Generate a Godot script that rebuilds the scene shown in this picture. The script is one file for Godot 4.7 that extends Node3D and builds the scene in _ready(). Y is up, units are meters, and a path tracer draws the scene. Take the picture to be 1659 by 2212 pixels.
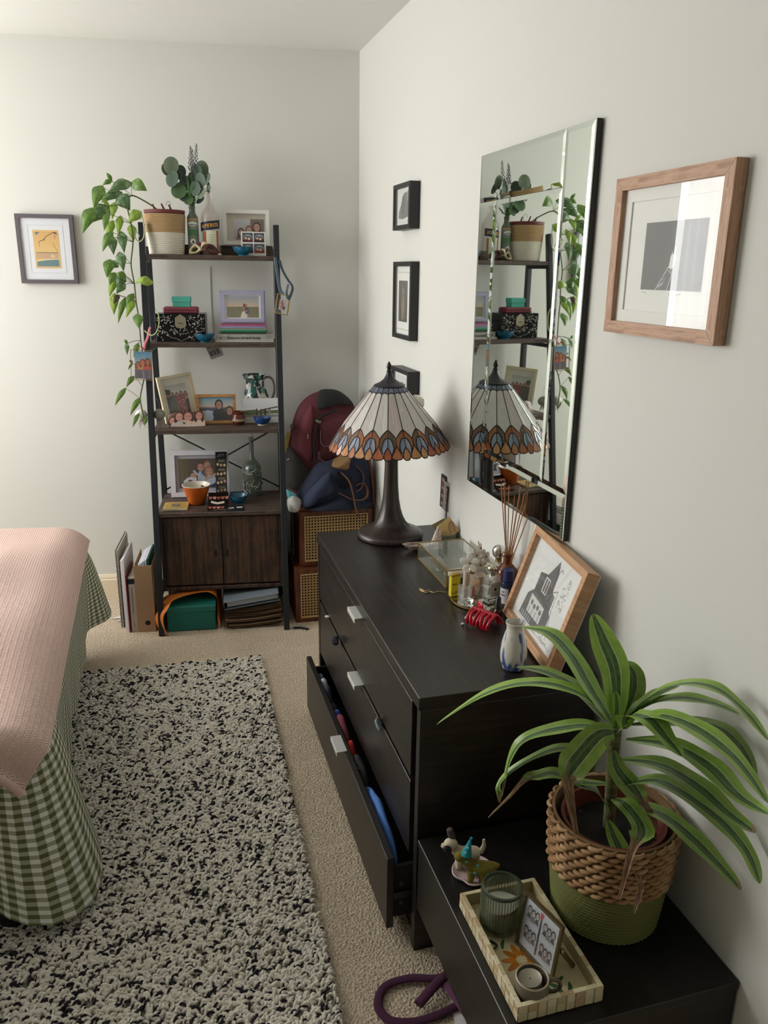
extends Node3D

const DEG := PI / 180.0
const WX := 1.045                      # the right wall
const CORNER := Vector3(1.045, 0, -4.064)
const BACK_TURN := -8.476              # the back wall meets the right wall at more than a right angle
const SHELF_O := Vector3(-0.028, 0, -3.688)
const SHELF_TURN := -7.667
const DT := 0.742                      # top of the chest of drawers
const LT := 0.36                       # top of the low cabinet

var mats := {}
var taken := {}
var rng := RandomNumberGenerator.new()

func _ready():
	rng.seed = 4711
	view_and_light()
	setting()
	bed_and_rug()
	ladder_shelf()
	chest_of_drawers()
	low_cabinet()
	wall_things()
	mirror()
	table_lamp()
	bags_and_boxes()
	floor_things()
	shelf_top_things()
	shelf_second_things()
	shelf_third_things()
	shelf_cabinet_things()
	dresser_things()
	low_cabinet_things()
	dracaena()
	trailing_plant()

# ------------------------------------------------------------------ view, sky, light
func view_and_light():
	var cam := Camera3D.new()
	cam.name = "camera"
	cam.fov = 65.272
	cam.near = 0.02
	cam.far = 60.0
	cam.transform = Transform3D(Basis(Vector3(0.96048, 0.01293, 0.27803), Vector3(0.06817, 0.95775, -0.27999), Vector3(-0.26991, 0.28787, 0.91884)).orthonormalized(), Vector3(0, 1.70, 0))
	add_child(cam)
	cam.current = true
	var we := WorldEnvironment.new()
	we.name = "environment"
	var env := Environment.new()
	var sky := Sky.new()
	var sm := ProceduralSkyMaterial.new()
	sm.sky_top_color = Color(0.80, 0.85, 0.92)
	sm.sky_horizon_color = Color(0.93, 0.95, 0.97)
	sm.ground_bottom_color = Color(0.45, 0.46, 0.44)
	sm.ground_horizon_color = Color(0.75, 0.77, 0.76)
	sky.sky_material = sm
	env.background_mode = Environment.BG_SKY
	env.sky = sky
	env.background_energy_multiplier = 0.9
	env.tonemap_mode = Environment.TONE_MAPPER_LINEAR
	env.tonemap_exposure = 1.12
	env.sdfgi_enabled = true
	env.ssao_enabled = true
	env.ssil_enabled = true
	we.environment = env
	add_child(we)
	# daylight that comes in through the two windows, each the size of its opening
	daylight("window_daylight", Vector3(-2.56, 1.62, -3.40), Vector3(1, -0.05, 0.0), Vector2(1.6, 1.45), 8.8)
	var u := back_dir()
	var c := CORNER - u * 2.75 + back_normal() * -0.02
	daylight("window_daylight", Vector3(c.x, 1.80, c.z), back_normal(), Vector2(1.3, 1.0), 3.4)

func daylight(called: String, at: Vector3, towards: Vector3, size: Vector2, energy: float):
	var l := AreaLight3D.new()
	l.name = numbered(self, called)
	l.area_size = size
	l.light_energy = energy
	l.light_color = Color(1.0, 0.995, 0.985)
	l.shadow_enabled = true
	l.area_range = 20.0
	add_child(l)
	l.look_at_from_position(at, at + towards, Vector3.UP)

func back_dir() -> Vector3:
	return Vector3(cos(BACK_TURN * DEG), 0, -sin(BACK_TURN * DEG))

func back_normal() -> Vector3:
	return Vector3(sin(BACK_TURN * DEG), 0, cos(BACK_TURN * DEG))

func on_back(s: float, y: float, off := 0.0) -> Vector3:      # s along the back wall from the corner (negative to the left)
	return CORNER + back_dir() * s + back_normal() * off + Vector3(0, y, 0)

func sp(u: float, y: float, d: float) -> Vector3:              # on the ladder shelf: along it, up, towards the wall
	var t := SHELF_TURN * DEG
	return SHELF_O + Vector3(cos(t), 0, -sin(t)) * u + Vector3(-sin(t), 0, -cos(t)) * d + Vector3(0, y, 0)

# ------------------------------------------------------------------ naming
func numbered(parent: Node, called: String) -> String:
	var key := str(parent.get_instance_id()) + "/" + called
	var n: int = taken.get(key, 0)
	taken[key] = n + 1
	return called if n == 0 else "%s_%03d" % [called, n]

func thing(called: String, label: String, category: String, at := Vector3.ZERO, turn := 0.0, group := "") -> Node3D:
	var o := Node3D.new()
	o.name = numbered(self, called)
	add_child(o)
	o.position = at
	o.rotation_degrees.y = turn
	tag(o, label, category, group)
	return o

func tag(o: Node3D, label: String, category: String, group := ""):
	o.set_meta("label", label)
	o.set_meta("category", category)
	if group != "":
		o.set_meta("group", group)

func part(called: String, mesh: Mesh, m: Material, parent: Node, at := Vector3.ZERO, rot := Vector3.ZERO) -> MeshInstance3D:
	var o := MeshInstance3D.new()
	o.name = numbered(parent, called)
	o.mesh = mesh
	o.material_override = m
	parent.add_child(o)
	o.position = at
	o.rotation_degrees = rot
	return o

func one(called: String, mesh: Mesh, m: Material, label: String, category: String, at := Vector3.ZERO, rot := Vector3.ZERO, group := "") -> MeshInstance3D:
	var o := part(called, mesh, m, self, at, rot)
	tag(o, label, category, group)
	return o

func struct(called: String, mesh: Mesh, m: Material, label := "", at := Vector3.ZERO, rot := Vector3.ZERO) -> MeshInstance3D:
	var o := part(called, mesh, m, self, at, rot)
	o.set_meta("kind", "structure")
	if label != "":
		o.set_meta("label", label)
	return o

func copy(o: Node3D, label: String, at: Vector3, turn := 0.0) -> Node3D:
	var base := str(o.name)
	if base.length() > 4 and base.substr(base.length() - 4, 1) == "_" and base.substr(base.length() - 3).is_valid_int():
		base = base.substr(0, base.length() - 4)
	var c: Node3D = o.duplicate()
	c.name = numbered(self, base)
	add_child(c)
	c.position = at
	c.rotation_degrees.y = turn
	c.set_meta("label", label)
	return c

# ------------------------------------------------------------------ materials
func mat(c: Color, rough := 0.6, metal := 0.0) -> StandardMaterial3D:
	var key := "%s/%.2f/%.2f" % [c.to_html(), rough, metal]
	if not mats.has(key):
		var m := StandardMaterial3D.new()
		m.albedo_color = c
		m.roughness = rough
		m.metallic = metal
		m.resource_name = "plain"
		mats[key] = m
	return mats[key]

func hx(s: String) -> Color:
	return Color.html(s)

func pane_mat() -> StandardMaterial3D:
	if not mats.has("pane"):
		var m := StandardMaterial3D.new()
		m.albedo_color = Color(0.95, 0.98, 0.96, 0.04)
		m.transparency = BaseMaterial3D.TRANSPARENCY_ALPHA
		m.roughness = 0.0
		m.resource_name = "pane"
		mats["pane"] = m
	return mats["pane"]

func glass_mat(c: Color, scale := 0.05, rough := 0.0) -> StandardMaterial3D:
	var key := "glass" + c.to_html() + str(scale) + str(rough)
	if not mats.has(key):
		var m := StandardMaterial3D.new()
		m.albedo_color = Color(c.r, c.g, c.b, 0.0)
		m.refraction_enabled = true
		m.refraction_scale = scale
		m.roughness = rough
		m.resource_name = "glass"
		mats[key] = m
	return mats[key]

func tinted_pane(c: Color, alpha := 0.25) -> StandardMaterial3D:
	var key := "tint" + c.to_html() + str(alpha)
	if not mats.has(key):
		var m := StandardMaterial3D.new()
		m.albedo_color = Color(c.r, c.g, c.b, alpha)
		m.transparency = BaseMaterial3D.TRANSPARENCY_ALPHA
		m.roughness = 0.0
		m.resource_name = "thin_glass"
		mats[key] = m
	return mats[key]

func print_mat(t: Texture2D, rough := 0.5) -> StandardMaterial3D:
	var m := StandardMaterial3D.new()
	m.albedo_texture = t
	m.roughness = rough
	m.resource_name = "print"
	return m

func noise_img(seed_: int, freq: float, w: int, h: int, octaves := 4, kind := FastNoiseLite.TYPE_SIMPLEX_SMOOTH) -> Image:
	var n := FastNoiseLite.new()
	n.seed = seed_
	n.noise_type = kind
	n.frequency = freq
	n.fractal_octaves = octaves
	var im := n.get_seamless_image(w, h)
	im.convert(Image.FORMAT_L8)
	return im

func ramp(im: Image, cols: Array, contrast := 1.0) -> ImageTexture:
	var w := im.get_width()
	var h := im.get_height()
	var lut := PackedByteArray()
	for k in 256:
		var x: float = clampf((k / 255.0 - 0.5) * contrast + 0.5, 0.0, 0.9999) * (cols.size() - 1)
		var c: Color = (cols[int(x)] as Color).lerp(cols[mini(int(x) + 1, cols.size() - 1)], x - int(x))
		lut.append_array([int(c.r * 255), int(c.g * 255), int(c.b * 255)])
	var src := im.get_data()
	var out := PackedByteArray()
	out.resize(w * h * 3)
	for k in w * h:
		var v := src[k] * 3
		out[k * 3] = lut[v]
		out[k * 3 + 1] = lut[v + 1]
		out[k * 3 + 2] = lut[v + 2]
	return ImageTexture.create_from_image(Image.create_from_data(w, h, false, Image.FORMAT_RGB8, out))

func normal_tex(im: Image, strength: float) -> ImageTexture:
	var b: Image = im.duplicate()
	b.convert(Image.FORMAT_RGBA8)
	b.bump_map_to_normal_map(strength)
	return ImageTexture.create_from_image(b)

func grain(key: String, cols: Array, seed_: int, rough := 0.5, stretch := 10.0, scale := 2.0, vertical := false, contrast := 1.6, bump := 0.0) -> StandardMaterial3D:
	if mats.has(key):
		return mats[key]
	var a := noise_img(seed_, 0.05, 64, 64, 4)
	# stretched along the grain
	var thin := int(512 / stretch * 0.5)
	var b := noise_img(seed_ + 500, 0.03, thin, 512, 5) if not vertical else noise_img(seed_ + 500, 0.03, 512, thin, 5)
	b.resize(512, 512, Image.INTERPOLATE_CUBIC)
	a.resize(512, 512, Image.INTERPOLATE_CUBIC)
	var da := a.get_data()
	var db := b.get_data()
	for k in da.size():
		da[k] = clampi(int(da[k] * 0.3 + db[k] * 0.7), 0, 255)
	var im := Image.create_from_data(512, 512, false, Image.FORMAT_L8, da)
	var m := StandardMaterial3D.new()
	m.albedo_texture = ramp(im, cols, contrast)
	m.roughness = rough
	m.uv1_triplanar = true
	m.uv1_scale = Vector3(scale, scale, scale)
	if bump > 0:
		m.normal_enabled = true
		m.normal_texture = normal_tex(im, bump)
	m.resource_name = key
	mats[key] = m
	return m

# ------------------------------------------------------------------ a drawing on paper
class Sheet:
	var im: Image
	var w: int
	var h: int
	func _init(ww: int, hh: int, bg: Color):
		w = ww
		h = hh
		im = Image.create(w, h, false, Image.FORMAT_RGB8)
		im.fill(bg)
	func rect(x: float, y: float, ww: float, hh: float, c: Color):
		im.fill_rect(Rect2i(int(x * w), int(y * h), maxi(1, int(ww * w)), maxi(1, int(hh * h))), c)
	func poly(pts: Array, c: Color):
		var lo := 1e9
		var hi := -1e9
		for p in pts:
			lo = minf(lo, p[1])
			hi = maxf(hi, p[1])
		for y in range(maxi(0, int(lo * h)), mini(h - 1, int(hi * h)) + 1):
			var fy := (y + 0.5) / h
			var xs := []
			for k in pts.size():
				var a = pts[k]
				var b = pts[(k + 1) % pts.size()]
				if (a[1] <= fy) != (b[1] <= fy):
					xs.append(a[0] + (fy - a[1]) / (b[1] - a[1]) * (b[0] - a[0]))
			xs.sort()
			for k in range(0, xs.size() - 1, 2):
				var x0 := int(round(xs[k] * w))
				var x1 := int(round(xs[k + 1] * w))
				if x1 > x0:
					im.fill_rect(Rect2i(x0, y, x1 - x0, 1), c)
	func ell(x: float, y: float, rx: float, ry: float, c: Color, rot := 0.0):
		var pts := []
		var asp := float(w) / h
		for k in 28:
			var a := TAU * k / 28
			var dx := cos(a) * rx
			var dy := sin(a) * ry / asp
			pts.append([x + dx * cos(rot) - dy * sin(rot), y + (dx * sin(rot) + dy * cos(rot)) * asp])
		poly(pts, c)
	func line(x0: float, y0: float, x1: float, y1: float, wd: float, c: Color):
		var asp := float(w) / h
		var d := Vector2(x1 - x0, (y1 - y0) / asp)
		if d.length() < 1e-6:
			return
		var n := d.orthogonal().normalized() * wd * 0.5
		poly([[x0 + n.x, y0 + n.y * asp], [x1 + n.x, y1 + n.y * asp], [x1 - n.x, y1 - n.y * asp], [x0 - n.x, y0 - n.y * asp]], c)
	func path(pts: Array, wd: float, c: Color):
		for k in pts.size() - 1:
			line(pts[k][0], pts[k][1], pts[k + 1][0], pts[k + 1][1], wd, c)
	func fade(y0: float, y1: float, a: Color, b: Color):
		for y in range(int(y0 * h), int(y1 * h)):
			im.fill_rect(Rect2i(0, y, w, 1), a.lerp(b, clampf((float(y) / h - y0) / maxf(y1 - y0, 1e-5), 0, 1)))
	func head(x: float, y: float, r: float, skin: Color, hair: Color, shirt: Color, long := true, tilt := 0.0):
		if shirt.a > 0:
			ell(x, y + r * 2.6 * w / h, r * 1.9, r * 1.5 * w / h, shirt)
		ell(x, y, r * 1.18, r * 1.4 * w / h, hair, tilt)
		if long:
			ell(x - r * 0.85, y + r * 0.9 * w / h, r * 0.42, r * 1.2 * w / h, hair)
			ell(x + r * 0.85, y + r * 0.9 * w / h, r * 0.42, r * 1.2 * w / h, hair)
		ell(x, y + r * 0.22 * w / h, r * 0.86, r * 1.1 * w / h, skin, tilt)
		var dk := skin.darkened(0.6)
		ell(x - r * 0.36, y + r * 0.1 * w / h, r * 0.13, r * 0.1 * w / h, dk)
		ell(x + r * 0.36, y + r * 0.1 * w / h, r * 0.13, r * 0.1 * w / h, dk)
		line(x - r * 0.32, y + r * 0.72 * w / h, x + r * 0.32, y + r * 0.72 * w / h, r * 0.16, Color(0.8, 0.55, 0.52))
		line(x, y + r * 0.2 * w / h, x, y + r * 0.45 * w / h, r * 0.09, skin.darkened(0.2))
	func tex() -> ImageTexture:
		return ImageTexture.create_from_image(im)

# ------------------------------------------------------------------ shapes
class MB:
	var p := PackedVector3Array()
	var n := PackedVector3Array()
	var t := PackedVector2Array()
	var ix := PackedInt32Array()
	func tri(a: Vector3, b: Vector3, c: Vector3, nn: Vector3, ua: Vector2, ub: Vector2, uc: Vector2):
		var k := p.size()
		p.append_array([a, b, c])
		n.append_array([nn, nn, nn])
		t.append_array([ua, ub, uc])
		if (b - a).cross(c - a).dot(nn) > 0:
			ix.append_array([k, k + 2, k + 1])
		else:
			ix.append_array([k, k + 1, k + 2])
	func flat_uv(q: Vector3, nn: Vector3) -> Vector2:
		var a := nn.abs()
		if a.x >= a.y and a.x >= a.z:
			return Vector2(q.z, -q.y)
		if a.y >= a.z:
			return Vector2(q.x, q.z)
		return Vector2(q.x, -q.y)
	func face(pts: Array, nn: Vector3):            # a flat convex face
		for k in range(1, pts.size() - 1):
			tri(pts[0], pts[k], pts[k + 1], nn, flat_uv(pts[0], nn), flat_uv(pts[k], nn), flat_uv(pts[k + 1], nn))
	func box(c: Vector3, s: Vector3, b := 0.0, basis := Basis.IDENTITY):
		var h := s * 0.5
		b = minf(b, minf(h.x, minf(h.y, h.z)) * 0.9)
		var v := func(sx: float, sy: float, sz: float, ax: int) -> Vector3:
			var q := Vector3(sx * h.x, sy * h.y, sz * h.z)
			for k in 3:
				if k != ax:
					q[k] -= b * signf(q[k])
			return c + basis * q
		for ax in 3:
			for sg in [-1.0, 1.0]:
				var e := Vector3.ZERO
				e[ax] = sg
				var o1 := (ax + 1) % 3
				var o2 := (ax + 2) % 3
				var pts := []
				for m in [[-1.0, -1.0], [1.0, -1.0], [1.0, 1.0], [-1.0, 1.0]]:
					var s3 := Vector3.ZERO
					s3[ax] = sg
					s3[o1] = m[0]
					s3[o2] = m[1]
					pts.append(v.call(s3.x, s3.y, s3.z, ax))
				face(pts, basis * e)
		if b > 0:
			for ax in 3:                            # the chamfered edges that run along ax
				var o1 := (ax + 1) % 3
				var o2 := (ax + 2) % 3
				for m in [[-1.0, -1.0], [1.0, -1.0], [1.0, 1.0], [-1.0, 1.0]]:
					var a := Vector3.ZERO
					a[ax] = -1.0
					a[o1] = m[0]
					a[o2] = m[1]
					var z := a
					z[ax] = 1.0
					var nn := Vector3.ZERO
					nn[o1] = m[0]
					nn[o2] = m[1]
					face([v.call(a.x, a.y, a.z, o1), v.call(z.x, z.y, z.z, o1), v.call(z.x, z.y, z.z, o2), v.call(a.x, a.y, a.z, o2)], basis * nn.normalized())
			for sx in [-1.0, 1.0]:
				for sy in [-1.0, 1.0]:
					for sz in [-1.0, 1.0]:
						face([v.call(sx, sy, sz, 0), v.call(sx, sy, sz, 1), v.call(sx, sy, sz, 2)], basis * Vector3(sx, sy, sz).normalized())
	func bar(a: Vector3, b: Vector3, wd: float, dp: float, up := Vector3.UP, bev := 0.0):
		var z := (b - a).normalized()
		var x := up.cross(z).normalized()
		if x.length() < 0.5:
			x = Vector3.RIGHT.cross(z).normalized()
		var y := z.cross(x)
		box((a + b) * 0.5, Vector3(wd, dp, (b - a).length()), bev, Basis(x, y, z))
	func prism(poly: PackedVector2Array, d: float, xf := Transform3D.IDENTITY, bev := 0.0):
		# extruded along its own z, front face at +d/2
		var cw := poly.duplicate()
		var area := 0.0
		for k in cw.size():
			area += cw[k].cross(cw[(k + 1) % cw.size()])
		if area < 0:
			cw.reverse()
		var tr := Geometry2D.triangulate_polygon(cw)
		var zf := xf.basis.z.normalized()
		for sg in [-1.0, 1.0]:
			for k in range(0, tr.size(), 3):
				var q := []
				for m in 3:
					q.append(xf * Vector3(cw[tr[k + m]].x, cw[tr[k + m]].y, sg * d * 0.5))
				tri(q[0], q[1], q[2], zf * sg, cw[tr[k]], cw[tr[k + 1]], cw[tr[k + 2]])
		for k in cw.size():
			var a := cw[k]
			var b := cw[(k + 1) % cw.size()]
			var nn := (xf.basis * Vector3(b.y - a.y, a.x - b.x, 0)).normalized()
			face([xf * Vector3(a.x, a.y, -d * 0.5), xf * Vector3(b.x, b.y, -d * 0.5), xf * Vector3(b.x, b.y, d * 0.5), xf * Vector3(a.x, a.y, d * 0.5)], nn)
	func grid(f: Callable, nu: int, nv: int, closed := false, uvs := Vector2.ONE, uvf = null):
		# a smooth sheet f(u, v), u and v from 0 to 1; closed turns it outwards
		var k0 := p.size()
		var ps := PackedVector3Array()
		for j in nv + 1:
			for i in nu + 1:
				ps.append(f.call(float(i) / nu, float(j) / nv))
		var ns := PackedVector3Array()
		ns.resize(ps.size())
		var vol := 0.0
		var tris := PackedInt32Array()
		for j in nv:
			for i in nu:
				var a := j * (nu + 1) + i
				tris.append_array([a, a + 1, a + nu + 2, a, a + nu + 2, a + nu + 1])
		for k in range(0, tris.size(), 3):
			var a := ps[tris[k]]
			var b := ps[tris[k + 1]]
			var c := ps[tris[k + 2]]
			var cr := (b - a).cross(c - a)
			vol += a.dot(b.cross(c))
			for m in 3:
				ns[tris[k + m]] += cr
		# join the normals where the sheet meets itself
		var seen := {}
		for k in ps.size():
			var key := Vector3i((ps[k] * 20000.0).round())
			if seen.has(key):
				seen[key].append(k)
			else:
				seen[key] = [k]
		for key in seen:
			if seen[key].size() > 1:
				var s := Vector3.ZERO
				for k in seen[key]:
					s += ns[k]
				for k in seen[key]:
					ns[k] = s
		var flip := closed and vol < 0
		p.append_array(ps)
		for k in ns.size():
			var nn := ns[k].normalized()
			n.append(-nn if flip else nn)
			var uv := Vector2(float(k % (nu + 1)) / nu, float(k / (nu + 1)) / nv) * uvs
			if uvf != null:
				uv = uvf.call(float(k % (nu + 1)) / nu, float(k / (nu + 1)) / nv)
			t.append(uv)
		for k in range(0, tris.size(), 3):
			if flip:
				ix.append_array([k0 + tris[k], k0 + tris[k + 1], k0 + tris[k + 2]])
			else:
				ix.append_array([k0 + tris[k], k0 + tris[k + 2], k0 + tris[k + 1]])
	func lathe(prof: Array, seg := 32, at := Vector3.ZERO, vary = null, crease := 40.0, basis := Basis.IDENTITY):
		# profile of Vector2(radius, height), bottom to top outside, then down inside
		var m := prof.size()
		var sn := []
		for k in m - 1:
			var d: Vector2 = prof[k + 1] - prof[k]
			sn.append(Vector2(d.y, -d.x).normalized())
		var total := 0.0
		var run := [0.0]
		for k in m - 1:
			total += (prof[k + 1] - prof[k]).length()
			run.append(total)
		for k in m - 1:
			var na: Vector2 = sn[k]
			var nb: Vector2 = sn[k]
			if k > 0 and rad_to_deg(absf(sn[k - 1].angle_to(sn[k]))) < crease:
				na = (sn[k - 1] + sn[k]).normalized()
			if k < m - 2 and rad_to_deg(absf(sn[k + 1].angle_to(sn[k]))) < crease:
				nb = (sn[k + 1] + sn[k]).normalized()
			var k0 := p.size()
			for i in seg + 1:
				var a := TAU * i / seg
				var ca := cos(a)
				var sa := sin(a)
				for e in 2:
					var q: Vector2 = prof[k + e]
					var nn: Vector2 = na if e == 0 else nb
					var r := q.x
					if vary != null:
						r = vary.call(a, q.x, q.y)
					p.append(at + basis * Vector3(ca * r, q.y, sa * r))
					n.append((basis * Vector3(ca * nn.x, nn.y, sa * nn.x)).normalized())
					t.append(Vector2(float(i) / seg, 1.0 - run[k + e] / total))
			for i in seg:
				var a := k0 + i * 2
				ix.append_array([a, a + 3, a + 1, a, a + 2, a + 3])
	func ball(c: Vector3, r: Vector3, basis := Basis.IDENTITY, nu := 20, nv := 12):
		var f := func(u: float, v: float) -> Vector3:
			var a := u * TAU
			var b := (v - 0.5) * PI
			return c + basis * Vector3(r.x * cos(b) * cos(a), r.y * sin(b), r.z * cos(b) * sin(a))
		grid(f, nu, nv, false)
		fix_last((nu + 1) * (nv + 1), nu * nv * 6, c)
	func fix_last(nverts: int, nidx: int, c: Vector3):
		# turn the last sheet outwards from c
		var k0 := p.size() - nverts
		var s := 0.0
		for k in range(k0, p.size()):
			s += (p[k] - c).dot(n[k])
		if s < 0:
			for k in range(k0, p.size()):
				n[k] = -n[k]
			for k in range(ix.size() - nidx, ix.size(), 3):
				var q := ix[k + 1]
				ix[k + 1] = ix[k + 2]
				ix[k + 2] = q
	func tube(path: Array, rad, seg := 8, caps := true, flatten := 1.0):
		# rad is a number or one number for each point
		var m := path.size()
		var x := Vector3.ZERO
		var k0 := p.size()
		var run := 0.0
		for k in m:
			var z: Vector3 = (path[mini(k + 1, m - 1)] - path[maxi(k - 1, 0)]).normalized()
			if k == 0:
				x = Vector3.UP.cross(z)
				if x.length() < 0.1:
					x = Vector3.RIGHT.cross(z)
			x = (x - z * x.dot(z)).normalized()
			var y := z.cross(x)
			var r: float = rad[k] if rad is Array else rad
			if k > 0:
				run += (path[k] - path[k - 1]).length()
			for i in seg + 1:
				var a := TAU * i / seg
				var d := x * cos(a) + y * sin(a) * flatten
				p.append(path[k] + d * r)
				n.append((x * cos(a) * flatten + y * sin(a)).normalized())
				t.append(Vector2(float(i) / seg, run))
		for k in m - 1:
			for i in seg:
				var a := k0 + k * (seg + 1) + i
				var b := a + seg + 1
				ix.append_array([a, b, b + 1, a, b + 1, a + 1])
		if caps:
			for e in [0, m - 1]:
				var z: Vector3 = (path[0] - path[1]).normalized() if e == 0 else (path[m - 1] - path[m - 2]).normalized()
				var c0: int = k0 + e * (seg + 1)
				for i in seg:
					tri(path[e], p[c0 + i], p[c0 + i + 1], z, Vector2.ZERO, Vector2.ZERO, Vector2.ZERO)
	func mesh() -> ArrayMesh:
		var a := []
		a.resize(Mesh.ARRAY_MAX)
		a[Mesh.ARRAY_VERTEX] = p
		a[Mesh.ARRAY_NORMAL] = n
		a[Mesh.ARRAY_TEX_UV] = t
		a[Mesh.ARRAY_INDEX] = ix
		var am := ArrayMesh.new()
		am.add_surface_from_arrays(Mesh.PRIMITIVE_TRIANGLES, a)
		return am

func box(s: Vector3, b := 0.0, c := Vector3.ZERO) -> ArrayMesh:
	var m := MB.new()
	m.box(c, s, b)
	return m.mesh()

func lathe(prof: Array, seg := 32, vary = null, crease := 40.0) -> ArrayMesh:
	var m := MB.new()
	m.lathe(prof, seg, Vector3.ZERO, vary, crease)
	return m.mesh()

func tube(path: Array, rad, seg := 8, flatten := 1.0) -> ArrayMesh:
	var m := MB.new()
	m.tube(path, rad, seg, true, flatten)
	return m.mesh()

func prism(pts: Array, d: float) -> ArrayMesh:
	var m := MB.new()
	m.prism(PackedVector2Array(pts), d)
	return m.mesh()

func ball(r: Vector3, nu := 20, nv := 12) -> ArrayMesh:
	var m := MB.new()
	m.ball(Vector3.ZERO, r, Basis.IDENTITY, nu, nv)
	return m.mesh()

func sheet(f: Callable, nu: int, nv: int, closed := false, uvs := Vector2.ONE, uvf = null) -> ArrayMesh:
	var m := MB.new()
	m.grid(f, nu, nv, closed, uvs, uvf)
	return m.mesh()

func quad(w: float, h: float) -> ArrayMesh:          # a print, facing +z, upright
	var m := MB.new()
	var a := Vector3(-w / 2, h / 2, 0)
	var b := Vector3(w / 2, h / 2, 0)
	var c := Vector3(w / 2, -h / 2, 0)
	var d := Vector3(-w / 2, -h / 2, 0)
	m.tri(a, b, c, Vector3.BACK, Vector2(0, 0), Vector2(1, 0), Vector2(1, 1))
	m.tri(a, c, d, Vector3.BACK, Vector2(0, 0), Vector2(1, 1), Vector2(0, 1))
	return m.mesh()

func spline(pts: Array, per := 6) -> Array:
	var out := []
	for k in pts.size() - 1:
		var a = pts[maxi(k - 1, 0)]
		var b = pts[k]
		var c = pts[k + 1]
		var d = pts[mini(k + 2, pts.size() - 1)]
		for i in per:
			var s := float(i) / per
			out.append(0.5 * ((2.0 * b) + (c - a) * s + (2.0 * a - 5.0 * b + 4.0 * c - d) * s * s + (3.0 * b - a - 3.0 * c + d) * s * s * s))
	out.append(pts[-1])
	return out

func text(s: String, height: float, depth := 0.0006, face := "Droid Sans", weight := 400) -> TextMesh:
	var t := TextMesh.new()
	var f := SystemFont.new()
	f.font_names = PackedStringArray([face])
	f.font_weight = weight
	t.font = f
	t.font_size = 32
	t.text = s
	t.pixel_size = height / 23.0
	t.depth = depth
	t.curve_step = 2.0
	return t

func bent_text(s: String, height: float, radius: float, face := "Droid Sans", weight := 400, slant := 0.0, rise := 0.0) -> ArrayMesh:
	# lettering wrapped round an upright cylinder, read from +z
	var t := text(s, height, 0.0008, face, weight)
	var src := t.get_mesh_arrays()
	var v: PackedVector3Array = src[Mesh.ARRAY_VERTEX]
	var nn: PackedVector3Array = src[Mesh.ARRAY_NORMAL]
	for k in v.size():
		var a := (v[k].x + v[k].y * slant) / radius
		var r := radius + v[k].z
		v[k] = Vector3(sin(a) * r, v[k].y + a * radius * rise, cos(a) * r)
		nn[k] = Vector3(nn[k].x * cos(a) + nn[k].z * sin(a), nn[k].y, nn[k].z * cos(a) - nn[k].x * sin(a))
	src[Mesh.ARRAY_VERTEX] = v
	src[Mesh.ARRAY_NORMAL] = nn
	src[Mesh.ARRAY_TANGENT] = null
	var am := ArrayMesh.new()
	am.add_surface_from_arrays(Mesh.PRIMITIVE_TRIANGLES, src)
	return am

func frame_bars(w: float, h: float, bar: float, d: float) -> MB:      # four mitred bars, back at z = 0
	var m := MB.new()
	var o := [Vector2(-w / 2, -h / 2), Vector2(w / 2, -h / 2), Vector2(w / 2, h / 2), Vector2(-w / 2, h / 2)]
	var i := [Vector2(-w / 2 + bar, -h / 2 + bar), Vector2(w / 2 - bar, -h / 2 + bar), Vector2(w / 2 - bar, h / 2 - bar), Vector2(-w / 2 + bar, h / 2 - bar)]
	for k in 4:
		m.prism(PackedVector2Array([o[k], o[(k + 1) % 4], i[(k + 1) % 4], i[k]]), d, Transform3D(Basis.IDENTITY, Vector3(0, 0, d / 2)))
	return m

func picture(t: Node3D, w: float, h: float, bar: float, d: float, fm: Material, mount_m: Material, print_t: Material, pw: float, ph: float, recess := 0.006, glazed := true, pc := Vector2.ZERO, lift := Vector3.ZERO, tilt := 0.0):
	# the parts of a framed picture whose back stands at z = 0, centred at lift
	var xf := Transform3D(Basis(Vector3.RIGHT, tilt), lift)
	var f := part("frame", frame_bars(w, h, bar, d).mesh(), fm, t)
	f.transform = xf
	var b := part("backing", box(Vector3(w - bar * 1.6, h - bar * 1.6, 0.002)), mat(hx("6b5a45"), 0.8), t)
	b.transform = xf * Transform3D(Basis.IDENTITY, Vector3(0, 0, 0.0011))
	if mount_m:
		var mm := part("mount", box(Vector3(w - bar * 1.9, h - bar * 1.9, 0.002)), mount_m, t)
		mm.transform = xf * Transform3D(Basis.IDENTITY, Vector3(0, 0, d - recess - 0.003))
	var q := part("print", quad(pw, ph), print_t, t)
	q.transform = xf * Transform3D(Basis.IDENTITY, Vector3(pc.x, pc.y, d - recess - 0.0014))
	if glazed:
		var g := part("glass", quad(w - bar * 2, h - bar * 2), pane_mat(), t)
		g.transform = xf * Transform3D(Basis.IDENTITY, Vector3(0, 0, d - minf(recess, 0.004)))

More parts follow.
